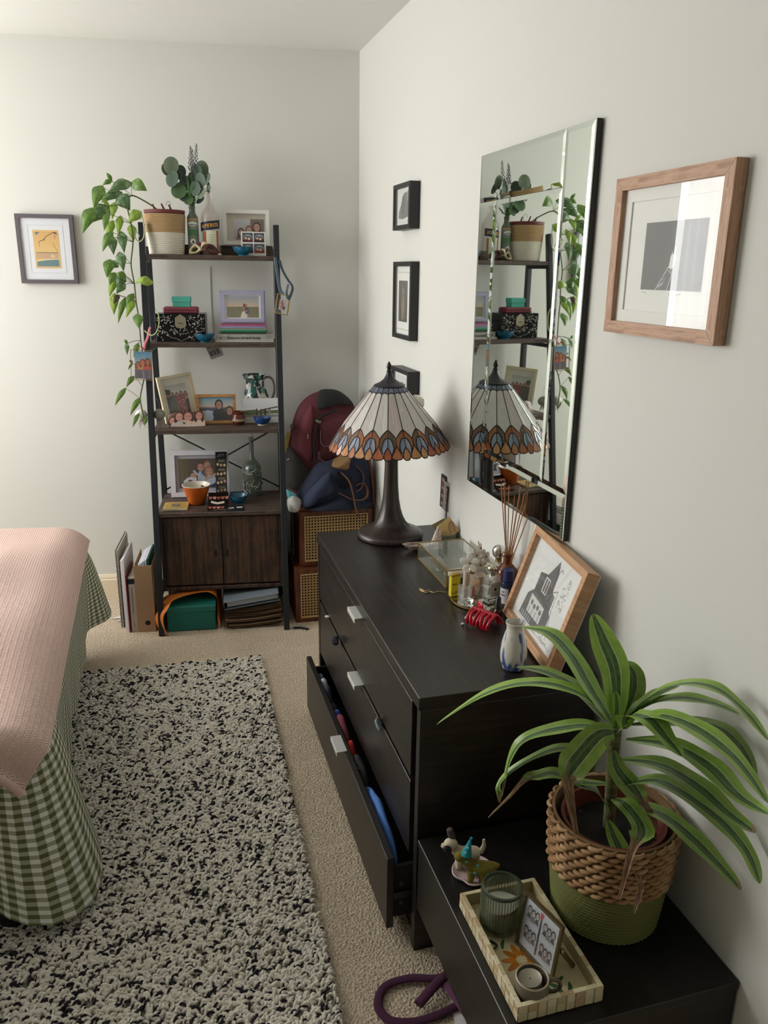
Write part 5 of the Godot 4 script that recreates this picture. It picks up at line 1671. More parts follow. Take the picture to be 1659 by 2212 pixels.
func eucalyptus(at: Vector3):
	# artificial bunch: round grey-green leaves and two lavender spikes
	var t := thing("eucalyptus_bunch", "artificial bunch of round grey-green leaves with tall lavender spikes in the oil bottle", "bouquet", at, SHELF_TURN)
	var stem := mat(hx("4b6a3f"), 0.7)
	var ms := [mat(hx("56685a"), 0.75), mat(hx("47594c"), 0.75), mat(hx("6f7d68"), 0.75), mat(hx("4f6a44"), 0.7)]
	# where each leaf sits (x, y, z), its size and which way it faces
	var leaves := [[-.080, .175, .02, .040, 20, 10, 2], [-.105, .160, .0, .030, 60, 0, 2], [-.078, .120, .03, .040, -20, -10, 1], [-.045, .150, .0, .034, 40, 20, 1], [.030, .150, .01, .040, -30, 0, 1], [.055, .170, -.01, .036, -10, 15, 2], [.045, .115, .03, .036, -25, 5, 0], [.078, .120, .05, .030, -50, -20, 0], [-.052, .070, .03, .040, 15, -15, 3], [-.028, .045, .02, .032, 30, -30, 0], [.020, .080, .03, .034, -15, 0, 0], [.050, .060, .045, .030, -40, -25, 2], [-.02, .105, .0, .036, 10, 30, 1], [.015, .125, -.02, .036, -10, 30, 1], [.040, .035, .01, .026, -30, -40, 1], [.082, .085, .05, .026, -60, 0, 0], [-.010, .030, .03, .026, 0, -30, 3], [.062, .145, -.03, .034, -20, 30, 1]]
	for q in leaves:
		var r: float = q[3]
		var f := func(u: float, v: float) -> Vector3:
			var a := u * TAU
			var k := v * (1.0 + 0.06 * cos(a * 2.0))
			return Vector3(cos(a) * r * 0.78 * k, sin(a) * r * k, 0.16 * r * k * k * cos(a) + 0.1 * r * sin(a) * k)
		var lf := part("leaf", sheet(f, 20, 3), ms[q[6]], t, Vector3(q[0], q[1], q[2]), Vector3(q[5] - 12, q[4], q[4] * -0.6))
		var e := Vector3(q[0], q[1], q[2])
		part("stalk", tube(spline([Vector3(0.004 * signf(q[0]), -0.015, 0), Vector3(q[0] * 0.35, q[1] * 0.55, q[2] * 0.5), e + Vector3(0, -r * 0.4, -0.003)], 5), 0.0014, 5), stem, t)
	var lav := mat(hx("6c6679"), 0.8)
	for q in [[.008, .262, .0, 0.035], [.034, .275, -.02, .03], [.016, .248, .02, .02], [-.042, .155, .01, .05]]:
		var m := MB.new()
		var top := Vector3(q[0], q[1], q[2])
		var base := Vector3(q[0] * 0.5, q[1] * 0.5, q[2])
		for k in 34:
			var s := k / 34.0
			var p := base.lerp(top, 0.25 + 0.75 * s)
			var a := k * 2.4
			var rr := 0.0125 * (1.0 - s * 0.75)
			m.ball(p + Vector3(cos(a) * rr, 0, sin(a) * rr), Vector3(0.0031, 0.0036, 0.0031) * (1.15 - s * 0.5), Basis.IDENTITY, 6, 4)
		var sp_ := part("lavender_spike", m.mesh(), lav, t)
		sp_.set_meta("kind", "stuff")
		part("stalk", tube([Vector3(0, -0.015, 0), base, top], 0.0015, 5), stem, t)
	for k in 16:
		var a := k * 0.9
		var p1 := Vector3(0.02 * cos(a), 0.08 + 0.03 * sin(a * 3.0), 0.025 + 0.02 * sin(a))
		part("blade", leaf_mesh([Vector3(0, 0.0, 0), p1 * 0.55 + Vector3(0, 0.01, 0), p1 + Vector3(0.01 * cos(a * 2.0), 0.03, 0)], 0.010, Vector3.BACK, 0.2), mat(hx("4c7a3c"), 0.7), t)

func shelf_second_things():
	var y := 1.373
	# shell-inlaid box
	var t := at_shelf("inlaid_box", "black lacquer box with a shell-inlaid vine pattern and an ornate silver clasp", "box", 0.146, y, 0.283)
	var lac := mat(hx("131417"), 0.25)
	part("body", box(Vector3(0.228, 0.085, 0.14), 0.002), lac, t, Vector3(0, 0.0425, -0.07))
	part("lid", box(Vector3(0.230, 0.040, 0.142), 0.002), lac, t, Vector3(0, 0.106, -0.07))
	var pearl := [mat(hx("c9c6bb"), 0.25), mat(hx("a9b0a6"), 0.25), mat(hx("d3bcb4"), 0.25)]
	var g := [MB.new(), MB.new(), MB.new()]
	for k in 125:
		var x := rng.randf_range(-0.108, 0.108)
		var yy := rng.randf_range(0.006, 0.120)
		if absf(x) < 0.03 and yy > 0.062:
			continue
		var a := rng.randf() * TAU
		var l := rng.randf_range(0.0075, 0.0125)
		var w := l * 0.36
		var pts := PackedVector2Array()
		for e in 8:
			var b := TAU * e / 8
			pts.append(Vector2(cos(b) * l * 0.5, sin(b) * w * 0.5 * (1.0 - 0.3 * cos(b))))
		(g[k % 3] as MB).prism(pts, 0.0006, Transform3D(Basis(Vector3(0, 0, 1), a), Vector3(x, yy, 0.0012 if yy > 0.086 else 0.0003)))
	for k in 3:
		var o := part("pearl_leaves", g[k].mesh(), pearl[k], t)
		o.set_meta("kind", "stuff")
	part("vine", tube(spline(v3([-.110, .052, .001, -.085, .045, .001, -.065, .042, .001, -.05, .020, .001, -.02, .012, .001, 0, .003, .001, .03, .014, .001, .055, .022, .001, .07, .040, .001, .09, .044, .001, .11, .052, .001]), 6), 0.0008, 5), pearl[0], t)
	part("vine", tube(spline(v3([-.10, .10, .002, -.08, .112, .002, -.055, .10, .002, -.04, .085, .001]), 6), 0.0007, 5), pearl[1], t)
	part("vine", tube(spline(v3([.10, .075, .001, .08, .088, .001, .06, .10, .002, .035, .112, .002]), 6), 0.0007, 5), pearl[1], t)
	var silver := mat(hx("c6bda8"), 0.35, 0.8)
	part("clasp", prism(v2([-.026, -.016, -.02, -.026, 0, -.032, .02, -.026, .026, -.016, .024, .018, .012, .026, 0, .034, -.012, .026, -.024, .018]), 0.004), silver, t, Vector3(0.001, 0.090, 0.003))
	part("clasp_tongue", box(Vector3(0.022, 0.003, 0.003), 0.001), mat(hx("4a443a"), 0.4, 0.7), t, Vector3(0.001, 0.083, 0.006))
	part("clasp_ring", tube(spline(v3([-.009, .078, .006, -.007, .070, .007, 0, .067, .0075, .007, .070, .007, .009, .078, .006]), 5), 0.0011, 6), silver, t)
	# red and teal boxes
	t = at_shelf("red_case", "long dusty red case on top of the shell-inlaid box", "case", 0.149, 1.5, 0.29)
	part("lid", box(Vector3(0.162, 0.018, 0.085), 0.008), mat(hx("8a4450"), 0.8), t, Vector3(0, 0.020, -0.0425))
	part("tray", box(Vector3(0.160, 0.014, 0.084), 0.005), mat(hx("7c3b48"), 0.8), t, Vector3(0, 0.007, -0.0425))
	t = at_shelf("gift_box", "small turquoise gift box on the red case", "gift box", 0.154, 1.5295, 0.295)
	part("base", box(Vector3(0.080, 0.024, 0.055), 0.0008), mat(hx("50b0a0"), 0.7), t, Vector3(0, 0.012, -0.03))
	part("lid", box(Vector3(0.085, 0.023, 0.060), 0.0008), mat(hx("58b8a8"), 0.7), t, Vector3(0, 0.0345, -0.03))
	# stack of books
	var by := y
	t = at_shelf("white_book", "large flat white book, lowest of the stack on the second shelf", "book", 0.440, by, 0.245, 0, "books stacked on the second shelf")
	part("pages", box(Vector3(0.270, 0.007, 0.18), 0.001), mat(hx("d6d3cb"), 0.8), t, Vector3(0, 0.005, -0.092))
	part("cover", box(Vector3(0.275, 0.0016, 0.188), 0.0005), mat(hx("dfddd8"), 0.5), t, Vector3(0, 0.0092, -0.093))
	part("cover", box(Vector3(0.275, 0.0016, 0.188), 0.0005), mat(hx("dfddd8"), 0.5), t, Vector3(0, 0.0008, -0.093))
	by += 0.0102
	t = at_shelf("grey_book", "thick grey book whose spine reads HUMANS OF NEW YORK", "book", 0.442, by, 0.255, 0, "books stacked on the second shelf")
	part("block", box(Vector3(0.262, 0.0225, 0.17), 0.001), mat(hx("cfcabf"), 0.8), t, Vector3(0, 0.0125, -0.09))
	var sp_s := Sheet.new(256, 28, hx("a7a6a0"))
	for k in 26:
		sp_s.rect(rng.randf(), rng.randf(), rng.randf_range(0.02, 0.1), rng.randf_range(0.15, 0.6), [hx("b6b4ab"), hx("95948e"), hx("aaa598"), hx("bdbbb4")][k % 4])
	part("cover", box(Vector3(0.266, 0.025, 0.178), 0.001), mat(hx("9d9c96"), 0.5), t, Vector3(0, 0.0125, -0.090))
	part("spine", quad(0.264, 0.0235), print_mat(sp_s.tex(), 0.5), t, Vector3(0, 0.0125, -0.0004))
	part("lettering", text("HUMANS OF NEW YORK", 0.0092, 0.0006, "Droid Serif", 700), mat(hx("2b2a2a"), 0.6), t, Vector3(-0.005, 0.0068, 0.0002))
	part("colophon", ball(Vector3(0.0035, 0.0035, 0.0008), 8, 6), mat(hx("2b2a2a"), 0.6), t, Vector3(-0.112, 0.0075, 0.0002))
	by += 0.0252
	var mags := [[hx("3e4742"), 0.006, "dark grey-green magazine, lowest of the thin ones"], [hx("2f6a49"), 0.006, "dark green magazine in the thin stack"], [hx("3f8a67"), 0.006, "bright green magazine in the thin stack"], [hx("6fb09a"), 0.0055, "mint green magazine in the thin stack"], [hx("c99a97"), 0.005, "salmon pink magazine in the thin stack"], [hx("8d9cc4"), 0.0075, "periwinkle blue magazine in the thin stack"], [hx("b4577a"), 0.008, "magenta magazine, topmost of the thin stack under the scalloped frame"]]
	for k in mags.size():
		var q: Array = mags[k]
		t = at_shelf("magazine", q[2], "magazine", 0.436 + 0.003 * sin(k * 2.1), by, 0.265 + 0.003 * cos(k * 1.7), 0.5 * sin(k * 3.0), "books stacked on the second shelf")
		part("pages", box(Vector3(0.208, q[1] - 0.0016, 0.148)), mat(hx("d9d6cf"), 0.8), t, Vector3(0, q[1] / 2, -0.08))
		part("cover", box(Vector3(0.214, 0.0008, 0.156)), mat(q[0], 0.5), t, Vector3(0, q[1] - 0.0006, -0.08))
		part("cover", box(Vector3(0.214, 0.0008, 0.156)), mat(q[0], 0.5), t, Vector3(0, 0.0006, -0.08))
		part("spine", box(Vector3(0.214, q[1] - 0.0004, 0.0012)), mat(q[0], 0.5), t, Vector3(0, q[1] / 2, -0.002))
		by += q[1]
	# scalloped lavender frame
	var s := Sheet.new(200, 140, hx("c7bfc0"))
	s.fade(0, 0.42, hx("9fa9bb"), hx("d2bfae"))
	s.fade(0.42, 0.52, hx("d8bfa6"), hx("cdb694"))
	s.fade(0.52, 1.0, hx("7c7b61"), hx("8b8768"))
	s.rect(0, 0.505, 1, 0.02, hx("5d6455"))
	s.line(0.2, 0.55, 0.42, 0.85, 0.012, hx("a59d7c"))
	s.poly([[0.42, 1], [0.47, 0.74], [0.56, 0.66], [0.66, 0.82], [0.62, 1]], hx("e6e0d6"))
	s.poly([[0.56, 0.55], [0.66, 0.5], [0.70, 0.70], [0.66, 0.9], [0.58, 0.8]], hx("4d5876"))
	s.ell(0.555, 0.5, 0.05, 0.16, hx("6b4236"))
	s.ell(0.535, 0.56, 0.035, 0.06, hx("c9967c"))
	s.ell(0.61, 0.42, 0.038, 0.065, hx("b98a72"))
	s.path([[0.50, 0.68], [0.58, 0.72], [0.64, 0.66]], 0.035, hx("c9967c"))
	s.path([[0.62, 0.80], [0.72, 0.93]], 0.03, hx("b98a72"))
	t = leaning("picture_frame", "lavender frame with scalloped edges and a beach couple photo, on top of the magazines", 0.436, by, 0.312, 0)
	var lavm := mat(hx("a9a9c4"), 0.6)
	picture(t, 0.200, 0.140, 0.016, 0.014, lavm, mat(hx("e9e7e4"), 0.7), print_mat(s.tex(), 0.4), 0.148, 0.098, 0.005, true, Vector2.ZERO, Vector3(0, 0.078, 0), -0.07)
	var sc := MB.new()
	for k in 18:
		for sg in [-1.0, 1.0]:
			sc.lathe([Vector2(0, -0.005), Vector2(0.0066, -0.005), Vector2(0.0066, 0.005), Vector2(0, 0.005)], 12, Vector3(-0.100 + k * 0.0118, 0.078 + sg * 0.070, 0.007), null, 40.0, Basis(Vector3.RIGHT, PI / 2))
	for k in 12:
		for sg in [-1.0, 1.0]:
			sc.lathe([Vector2(0, -0.005), Vector2(0.0066, -0.005), Vector2(0.0066, 0.005), Vector2(0, 0.005)], 12, Vector3(sg * 0.100, 0.078 - 0.065 + k * 0.0118, 0.007), null, 40.0, Basis(Vector3.RIGHT, PI / 2))
	var so := part("scalloped_edge", sc.mesh(), lavm, t)
	so.rotation.x = -0.07
	so.set_meta("kind", "stuff")
	# photo clipped to the left post
	s = Sheet.new(96, 150, hx("5f86a5"))
	s.fade(0, 0.45, hx("5b93ba"), hx("a6bfc9"))
	s.rect(0, 0.58, 1, 0.42, hx("6e6672"))
	s.head(0.2, 0.48, 0.13, hx("c66f4f"), hx("7a4434"), hx("c98252"))
	s.head(0.48, 0.40, 0.15, hx("cf7a56"), hx("82503c"), hx("d69557"))
	s.head(0.78, 0.36, 0.15, hx("cb6a50"), hx("5d3a38"), hx("c85a45"))
	s.rect(0, 0.66, 1, 0.34, hx("756c78"))
	s.line(0.5, 0.72, 0.52, 0.98, 0.06, hx("9a99a8"))
	s.line(0.25, 0.75, 0.35, 0.95, 0.05, hx("5a525e"))
	s.line(0.75, 0.72, 0.72, 0.98, 0.06, hx("54505c"))
	t = at_shelf("photo_tag", "gold-edged clear tag with a photo of three friends hanging on the left shelf post", "picture frame", -0.018, 1.352, 0.128, 4)
	t.rotation_degrees.z = -3.0
	part("rim", frame_bars(0.094, 0.136, 0.0025, 0.005).mesh(), mat(hx("b79a5c"), 0.3, 0.7), t, Vector3(0, -0.072, 0))
	part("glass", quad(0.089, 0.131), pane_mat(), t, Vector3(0, -0.072, 0.0035))
	part("print", quad(0.072, 0.122), print_mat(s.tex(), 0.4), t, Vector3(0.007, -0.072, 0.0025))
	one("pink_ribbon", tube(spline([sp(-.028, 1.352, .128), sp(-.018, 1.365, .13), sp(-.008, 1.35, .14), sp(-.004, 1.372, .158), sp(.008, 1.40, .172), sp(.016, 1.43, .175), sp(.022, 1.445, .178)], 6), 0.006, 8, 0.4), mat(hx("cf6f78"), 0.6), "pink ribbon tied to the photo tag on the left shelf post", "ribbon")
	# taped to the wall behind
	s = Sheet.new(64, 80, hx("8d8983"))
	for k in 3:
		s.rect(0.1 + k * 0.28, 0.1, 0.22, 0.72, hx("4c4a4a"))
		s.ell(0.21 + k * 0.28, 0.35, 0.08, 0.1, hx("9a918a"))
	var q := on_back(-0.733, 1.308, 0.002)
	one("wall_snapshot", quad(0.064, 0.072), print_mat(s.tex(), 0.5), "small grey snapshot stuck askew to the wall below the second shelf", "photograph", q, Vector3(0, BACK_TURN, 22))
	one("wall_cable", tube(spline([on_back(-0.733, 1.714, 0.003), on_back(-0.736, 1.55, 0.003), on_back(-0.734, 1.36, 0.003)], 4), 0.0018, 6), mat(hx("a9a9a4"), 0.6), "thin grey cable running down the wall behind the second shelf", "cable")

func shelf_third_things():
	var y := 0.979
	var s := Sheet.new(110, 150, hx("cbc7bd"))
	s.fade(0, 0.3, hx("b9b7b0"), hx("d9d8d3"))
	s.poly([[0, 0.1], [0.25, 0.16], [0.2, 0.3], [0, 0.28]], hx("4a4440"))
	s.rect(0, 0.34, 1, 0.66, hx("4f433c"))
	for k in 5:
		s.head(0.1 + k * 0.2, 0.32 - 0.025 * (k % 2), 0.065, hx("b87f68"), hx("57302a"), [hx("5a3f3a"), hx("4d5a45"), hx("8f3f3f"), hx("a0524e"), hx("b9907f")][k])
	s.poly([[0.18, 0.45], [0.4, 0.42], [0.45, 1], [0.12, 1]], hx("49543f"))
	s.poly([[0.42, 0.45], [0.85, 0.42], [0.85, 1], [0.45, 1]], hx("8a3a40"))
	for k in 30:
		s.ell(rng.randf_range(0.5, 0.85), rng.randf_range(0.5, 1.0), 0.02, 0.02, hx("c79a93"))
	# pale frame
	var t := leaning("picture_frame", "pale wood frame with a cream mount and a group photo, tilted", 0.122, y + 0.0115, 0.318, 22)
	t.rotation_degrees.z = 7.0
	var pale := mat(hx("d8cba9"), 0.55)
	picture(t, 0.168, 0.222, 0.013, 0.022, pale, mat(hx("dedacb"), 0.7), print_mat(s.tex(), 0.4), 0.104, 0.150, 0.005, true, Vector2(-0.004, -0.010), Vector3(0, 0.113, 0), -0.14)
	# oak frame with a couple
	s = Sheet.new(180, 120, hx("6d8aa5"))
	s.fade(0, 0.4, hx("6da0bf"), hx("cfc4b5"))
	s.fade(0.4, 0.46, hx("d9a98c"), hx("7c7a85"))
	s.fade(0.46, 1.0, hx("4c5663"), hx("5d6b82"))
	s.poly([[0.0, 0.62], [0.25, 0.55], [0.45, 0.62], [0.4, 1], [0, 1]], hx("b9c8dc"))
	s.head(0.58, 0.32, 0.10, hx("b28672"), hx("231d1c"), hx("2c3134"), false)
	s.poly([[0.38, 1], [0.46, 0.68], [0.56, 0.58], [0.72, 0.66], [0.8, 1]], hx("272c2f"))
	s.head(0.88, 0.58, 0.095, hx("b98873"), hx("4a2f28"), hx("2b2b30"))
	t = leaning("picture_frame", "honey oak frame with a couple at sunset, in the middle of the third shelf", 0.292, y + 0.001, 0.300, 0)
	picture(t, 0.188, 0.140, 0.013, 0.018, grain("honey_oak", [hx("9a6a38"), hx("b5824a"), hx("c79a60")], 91, 0.5, 12, 5.0), null, print_mat(s.tex(), 0.3), 0.164, 0.116, 0.006, true, Vector2.ZERO, Vector3(0, 0.070, 0), -0.07)
	# loose bent photo
	s = Sheet.new(180, 80, hx("6a4a3a"))
	s.rect(0.75, 0, 0.25, 1, hx("8a7a58"))
	for q in [[0.14, 0.55, 0.10], [0.32, 0.30, 0.11], [0.55, 0.28, 0.12], [0.84, 0.25, 0.10]]:
		s.head(q[0], q[1], q[2], hx("cf958a"), hx("50302a"), hx("ddc2b6"))
	s.path([[0.25, 0.9], [0.4, 0.6], [0.7, 0.75], [0.95, 0.95]], 0.07, hx("ddbfae"))
	s.path([[0.1, 0.95], [0.3, 0.72], [0.5, 0.95]], 0.06, hx("cfc6c4"))
	var bent := func(u: float, v: float) -> Vector3:
		return Vector3((u - 0.5) * 0.176, 0.066 * (1.0 - v) * (1.0 - 0.25 * pow(maxf(0, 0.35 - u) / 0.35, 2)) , -0.030 * (1.0 - v) - 0.012 * pow(u * 2.0 - 1.0, 2))
	t = at_shelf("loose_photo", "bent glossy photo of three faces leaning in front of the pale frame", "photograph", 0.152, y + 0.001, 0.210)
	part("print", sheet(bent, 16, 6), print_mat(s.tex(), 0.3), t)
	# brown jar
	t = at_shelf("clay_jar", "small glossy brown jar with white loops painted round its belly", "jar", 0.397, y, 0.255)
	part("body", lathe([Vector2(0, 0), Vector2(0.022, 0), Vector2(0.027, 0.006), Vector2(0.032, 0.020), Vector2(0.0315, 0.032), Vector2(0.027, 0.043), Vector2(0.0245, 0.048), Vector2(0.0245, 0.053), Vector2(0.0275, 0.060), Vector2(0.0275, 0.064), Vector2(0.024, 0.064), Vector2(0.022, 0.05), Vector2(0.027, 0.03), Vector2(0, 0.01)], 40), mat(hx("5f2618"), 0.2), t)
	for k in 9:
		var a0 := -0.95 + k * 0.24
		var loop := []
		for e in 13:
			var b := TAU * e / 12
			var a := a0 + cos(b) * 0.11
			var r := 0.0322
			loop.append(Vector3(sin(a) * r, 0.024 + sin(b) * 0.0048, cos(a) * r))
		part("white_loop", tube(loop, 0.0010, 5), mat(hx("ddd3bd"), 0.5), t)
	# postcard
	s = Sheet.new(190, 120, hx("dadbdc"))
	s.fade(0, 0.4, hx("dcdde0"), hx("cfd2d4"))
	s.poly([[0, 0.5], [0.3, 0.46], [0.6, 0.5], [1, 0.48], [1, 0.62], [0, 0.68]], hx("5f6d4c"))
	s.rect(0, 0.66, 1, 0.12, hx("8c8a80"))
	s.poly([[0.5, 0.46], [1, 0.32], [1, 0.37], [0.55, 0.5]], hx("3f3a38"))
	for k in 4:
		s.rect(0.36 + 0.12 * k, 0.46 + 0.02 * (k % 2), 0.05, 0.24, [hx("4a4d52"), hx("6d4340"), hx("2d2e33"), hx("8b8b90")][k])
		s.ell(0.385 + 0.12 * k, 0.44 + 0.02 * (k % 2), 0.02, 0.035, hx("6d4b40"))
	s.rect(0, 0.80, 1, 0.20, hx("c9c8c4"))
	t = at_shelf("postcard", "white-topped landscape photo card leaning against the speckled jug", "photograph", 0.505, y, 0.288, 0)
	part("card", box(Vector3(0.174, 0.120, 0.0014)), mat(hx("dcdcda"), 0.6), t, Vector3(0, 0.060, -0.008), Vector3(-7, 0, 0))
	part("image", quad(0.174, 0.118), print_mat(s.tex(), 0.5), t, Vector3(0, 0.0601, -0.0068), Vector3(-7, 0, 0))
	# speckled jug
	s = Sheet.new(256, 256, hx("d3ccc2"))
	for k in 330:
		var px := rng.randf()
		var py := rng.randf()
		var c: Color = [hx("20373f"), hx("2c5d58"), hx("1c2b35"), hx("3f7a70")][k % 4]
		for e in 3:
			s.ell(px + rng.randf_range(-0.02, 0.02), py + rng.randf_range(-0.02, 0.02), rng.randf_range(0.012, 0.028), rng.randf_range(0.012, 0.030), c)
	s.rect(0, 0.50, 1, 0.012, hx("26333a"))
	t = at_shelf("jug", "speckled white and teal stoneware jug with a grey handle behind the postcard", "jug", 0.482, y, 0.372, 0)
	var jm := print_mat(s.tex(), 0.15)
	var spout := func(a: float, r: float, yy: float) -> float:
		var k := clampf((yy - 0.165) / 0.06, 0, 1)
		return r * (1.0 + 0.32 * k * pow(maxf(0.0, cos(a - PI)), 6.0) + 0.04 * k * cos(a))
	part("body", lathe([Vector2(0, 0), Vector2(0.046, 0), Vector2(0.056, 0.02), Vector2(0.066, 0.06), Vector2(0.068, 0.09), Vector2(0.062, 0.125), Vector2(0.050, 0.16), Vector2(0.044, 0.185), Vector2(0.046, 0.21), Vector2(0.050, 0.226), Vector2(0.0475, 0.228), Vector2(0.042, 0.205), Vector2(0.040, 0.185), Vector2(0.058, 0.12), Vector2(0.06, 0.06), Vector2(0, 0.02)], 44, spout), jm, t)
	part("handle", tube(spline(v3([.044, .208, 0, .066, .214, 0, .086, .200, 0, .094, .165, 0, .090, .130, 0, .078, .105, 0, .062, .098, 0]), 5), 0.0075, 10, 0.8), mat(hx("6f6a62"), 0.3), t)
	# air plants in sea-urchin shells on the left post
	for k in 2:
		t = at_shelf("hanging_shell", ["white sea-urchin shell with an air plant hanging left of the shelf post", "greyish sea-urchin shell with an air plant hanging right of the left shelf post"][k], "ornament", [-0.046, 0.034][k], 1.02, [0.175, 0.185][k], 0, "hanging urchin shells")
		var sh := func(a: float, r: float, yy: float) -> float:
			return r * (1.0 + 0.03 * cos(a * 10.0))
		part("shell", lathe([Vector2(0.010, 0.004), Vector2(0.020, 0.006), Vector2(0.027, 0.018), Vector2(0.027, 0.030), Vector2(0.020, 0.043), Vector2(0.008, 0.050), Vector2(0, 0.051)], 40, sh), mat([hx("dbd9d0"), hx("8f8c84")][k], 0.6), t)
		part("hanger", tube([Vector3(0, 0.05, 0), Vector3(0.004, 0.075, -0.004), Vector3(0.01 * (1 if k == 0 else -1), 0.10, -0.006)], 0.0006, 4), mat(hx("b9b6ae"), 0.5), t)
		for e in 9:
			var a := e * 0.7 + k
			var l := 0.030 + 0.012 * sin(e * 2.3)
			part("tendril", tube(spline([Vector3(cos(a) * 0.006, 0.008, sin(a) * 0.006), Vector3(cos(a) * 0.012, -l * 0.4, sin(a) * 0.012), Vector3(cos(a) * (0.018 + 0.008 * sin(e * 1.3)), -l, sin(a) * 0.016)], 4), [0.0020, 0.0018, 0.0017, 0.0015, 0.0013, 0.0011, 0.0009, 0.0007, 0.0005], 5), mat(hx("a39a8c"), 0.7), t)

func shelf_cabinet_things():
	var y := 0.59
	# white frame with four friends
	var s := Sheet.new(220, 160, hx("5a4636"))
	for k in 9:
		s.rect(k / 9.0, 0, 0.105, 1, [hx("6b5a3a"), hx("5c4a32"), hx("4e3c30"), hx("493630"), hx("4a3831"), hx("463430"), hx("4b3a34"), hx("453432"), hx("483838")][k])
	s.poly([[0.0, 0.86], [0.2, 0.62], [0.5, 0.55], [0.95, 0.6], [1, 1], [0, 1]], hx("33425c"))
	s.head(0.52, 0.27, 0.085, hx("b98472"), hx("3a2622"), hx("a9b6c9"))
	s.head(0.68, 0.22, 0.075, hx("bf8b77"), hx("8a6246"), hx("3a4a66"))
	s.head(0.72, 0.42, 0.085, hx("c39078"), hx("9a6040"), hx("c3ccda"))
	s.head(0.34, 0.58, 0.085, hx("c08c7c"), hx("35221f"), hx("d6d8de"))
	s.path([[0.35, 0.40], [0.45, 0.55], [0.58, 0.58]], 0.05, hx("aebdd0"))
	s.path([[0.6, 0.72], [0.8, 0.6], [0.95, 0.48]], 0.06, hx("b9a79f"))
	s.path([[0.12, 0.8], [0.24, 0.66], [0.42, 0.7]], 0.07, hx("cfd4de"))
	var t := leaning("picture_frame", "large white frame with four friends on a wooden terrace, on the cabinet top", 0.190, y + 0.001, 0.382, 0)
	picture(t, 0.290, 0.236, 0.024, 0.020, mat(hx("d6d5dc"), 0.5), mat(hx("b3b0bb"), 0.7), print_mat(s.tex(), 0.3), 0.208, 0.150, 0.010, true, Vector2.ZERO, Vector3(0, 0.118, 0), -0.10)
	# photo booth strip
	s = Sheet.new(64, 270, hx("17191a"))
	s.path([[0.15, 0.10], [0.4, 0.06], [0.8, 0.055]], 0.03, hx("b9bcbc"))
	s.path([[0.2, 0.115], [0.5, 0.085], [0.85, 0.08]], 0.02, hx("9a9d9d"))
	for k in 4:
		var yy := 0.17 + k * 0.185
		s.rect(0.05, yy, 0.9, 0.16, hx("2b2823"))
		s.rect(0.25, yy, 0.6, 0.05, hx("6d6a58"))
		for e in 3:
			s.ell(0.2 + e * 0.3, yy + 0.09 + 0.02 * sin(e + k), 0.14, 0.036, hx("4a3526"))
			s.ell(0.2 + e * 0.3, yy + 0.095 + 0.02 * sin(e + k), 0.105, 0.029, [hx("d0b48a"), hx("c9a37f"), hx("d9c29b")][(e + k) % 3])
	t = at_shelf("photo_strip", "tall black photo booth strip leaning on the white frame", "photograph", 0.299, y, 0.262, 0)
	part("card", box(Vector3(0.055, 0.245, 0.0014)), mat(hx("151617"), 0.5), t, Vector3(0, 0.1195, -0.056), Vector3(-26, 0, 0))
	part("image", quad(0.055, 0.244), print_mat(s.tex(), 0.4), t, Vector3(0, 0.1199, -0.0551), Vector3(-26, 0, 0))
	# orange bowl
	t = at_shelf("mixing_bowl", "orange mixing bowl with a cream inside", "bowl", 0.181, y, 0.236, 0)
	part("outside", lathe([Vector2(0, 0), Vector2(0.034, 0), Vector2(0.039, 0.004), Vector2(0.0675, 0.095)], 44), mat(hx("c9611f"), 0.25), t)
	part("inside", lathe([Vector2(0.0675, 0.095), Vector2(0.0695, 0.0965), Vector2(0.0690, 0.0985), Vector2(0.0655, 0.0985), Vector2(0.064, 0.094), Vector2(0.036, 0.008), Vector2(0, 0.006)], 44), mat(hx("dcd3c2"), 0.3), t)
	one("brown_button", ball(Vector3(0.008, 0.004, 0.006), 12, 8), mat(hx("6b3a20"), 0.4), "brown bead on the inside wall of the orange bowl", "bead", sp(0.205, y + 0.078, 0.281))
	# tile
	s = Sheet.new(128, 128, hx("b9994a"))
	s.rect(0.04, 0.04, 0.92, 0.92, hx("c4a552"))
	s.rect(0.08, 0.08, 0.84, 0.84, hx("b08f42"))
	s.rect(0.30, 0.25, 0.40, 0.5, hx("8a7a4c"))
	s.rect(0.36, 0.32, 0.10, 0.4, hx("5f5a45"))
	s.rect(0.54, 0.32, 0.10, 0.4, hx("5f5a45"))
	s.rect(0.34, 0.28, 0.32, 0.08, hx("6c6448"))
	t = at_shelf("decorated_tile", "mustard yellow decorated tile lying at the front of the cabinet top", "tile", 0.085, y, 0.182, 0)
	part("body", box(Vector3(0.115, 0.010, 0.115), 0.001), mat(hx("d9cfa8"), 0.5), t, Vector3(0, 0.005, 0))
	part("picture", quad(0.112, 0.112), print_mat(s.tex(), 0.4), t, Vector3(0, 0.0104, 0), Vector3(-90, 0, 0))
	# curled photos
	s = Sheet.new(128, 110, hx("1c1513"))
	for k in 9:
		s.ell(0.12 + 0.2 * (k % 5), 0.22 + 0.5 * (k / 5), 0.085, 0.085, [hx("b36a58"), hx("c98570"), hx("9a5748")][k % 3])
		s.ell(0.12 + 0.2 * (k % 5), 0.14 + 0.5 * (k / 5), 0.08, 0.045, hx("2b1b18"))
	s.path([[0.15, 0.42], [0.45, 0.5], [0.8, 0.45]], 0.09, hx("d6cabc"))
	s.path([[0.3, 0.92], [0.6, 0.85], [0.9, 0.95]], 0.07, hx("5c3a34"))
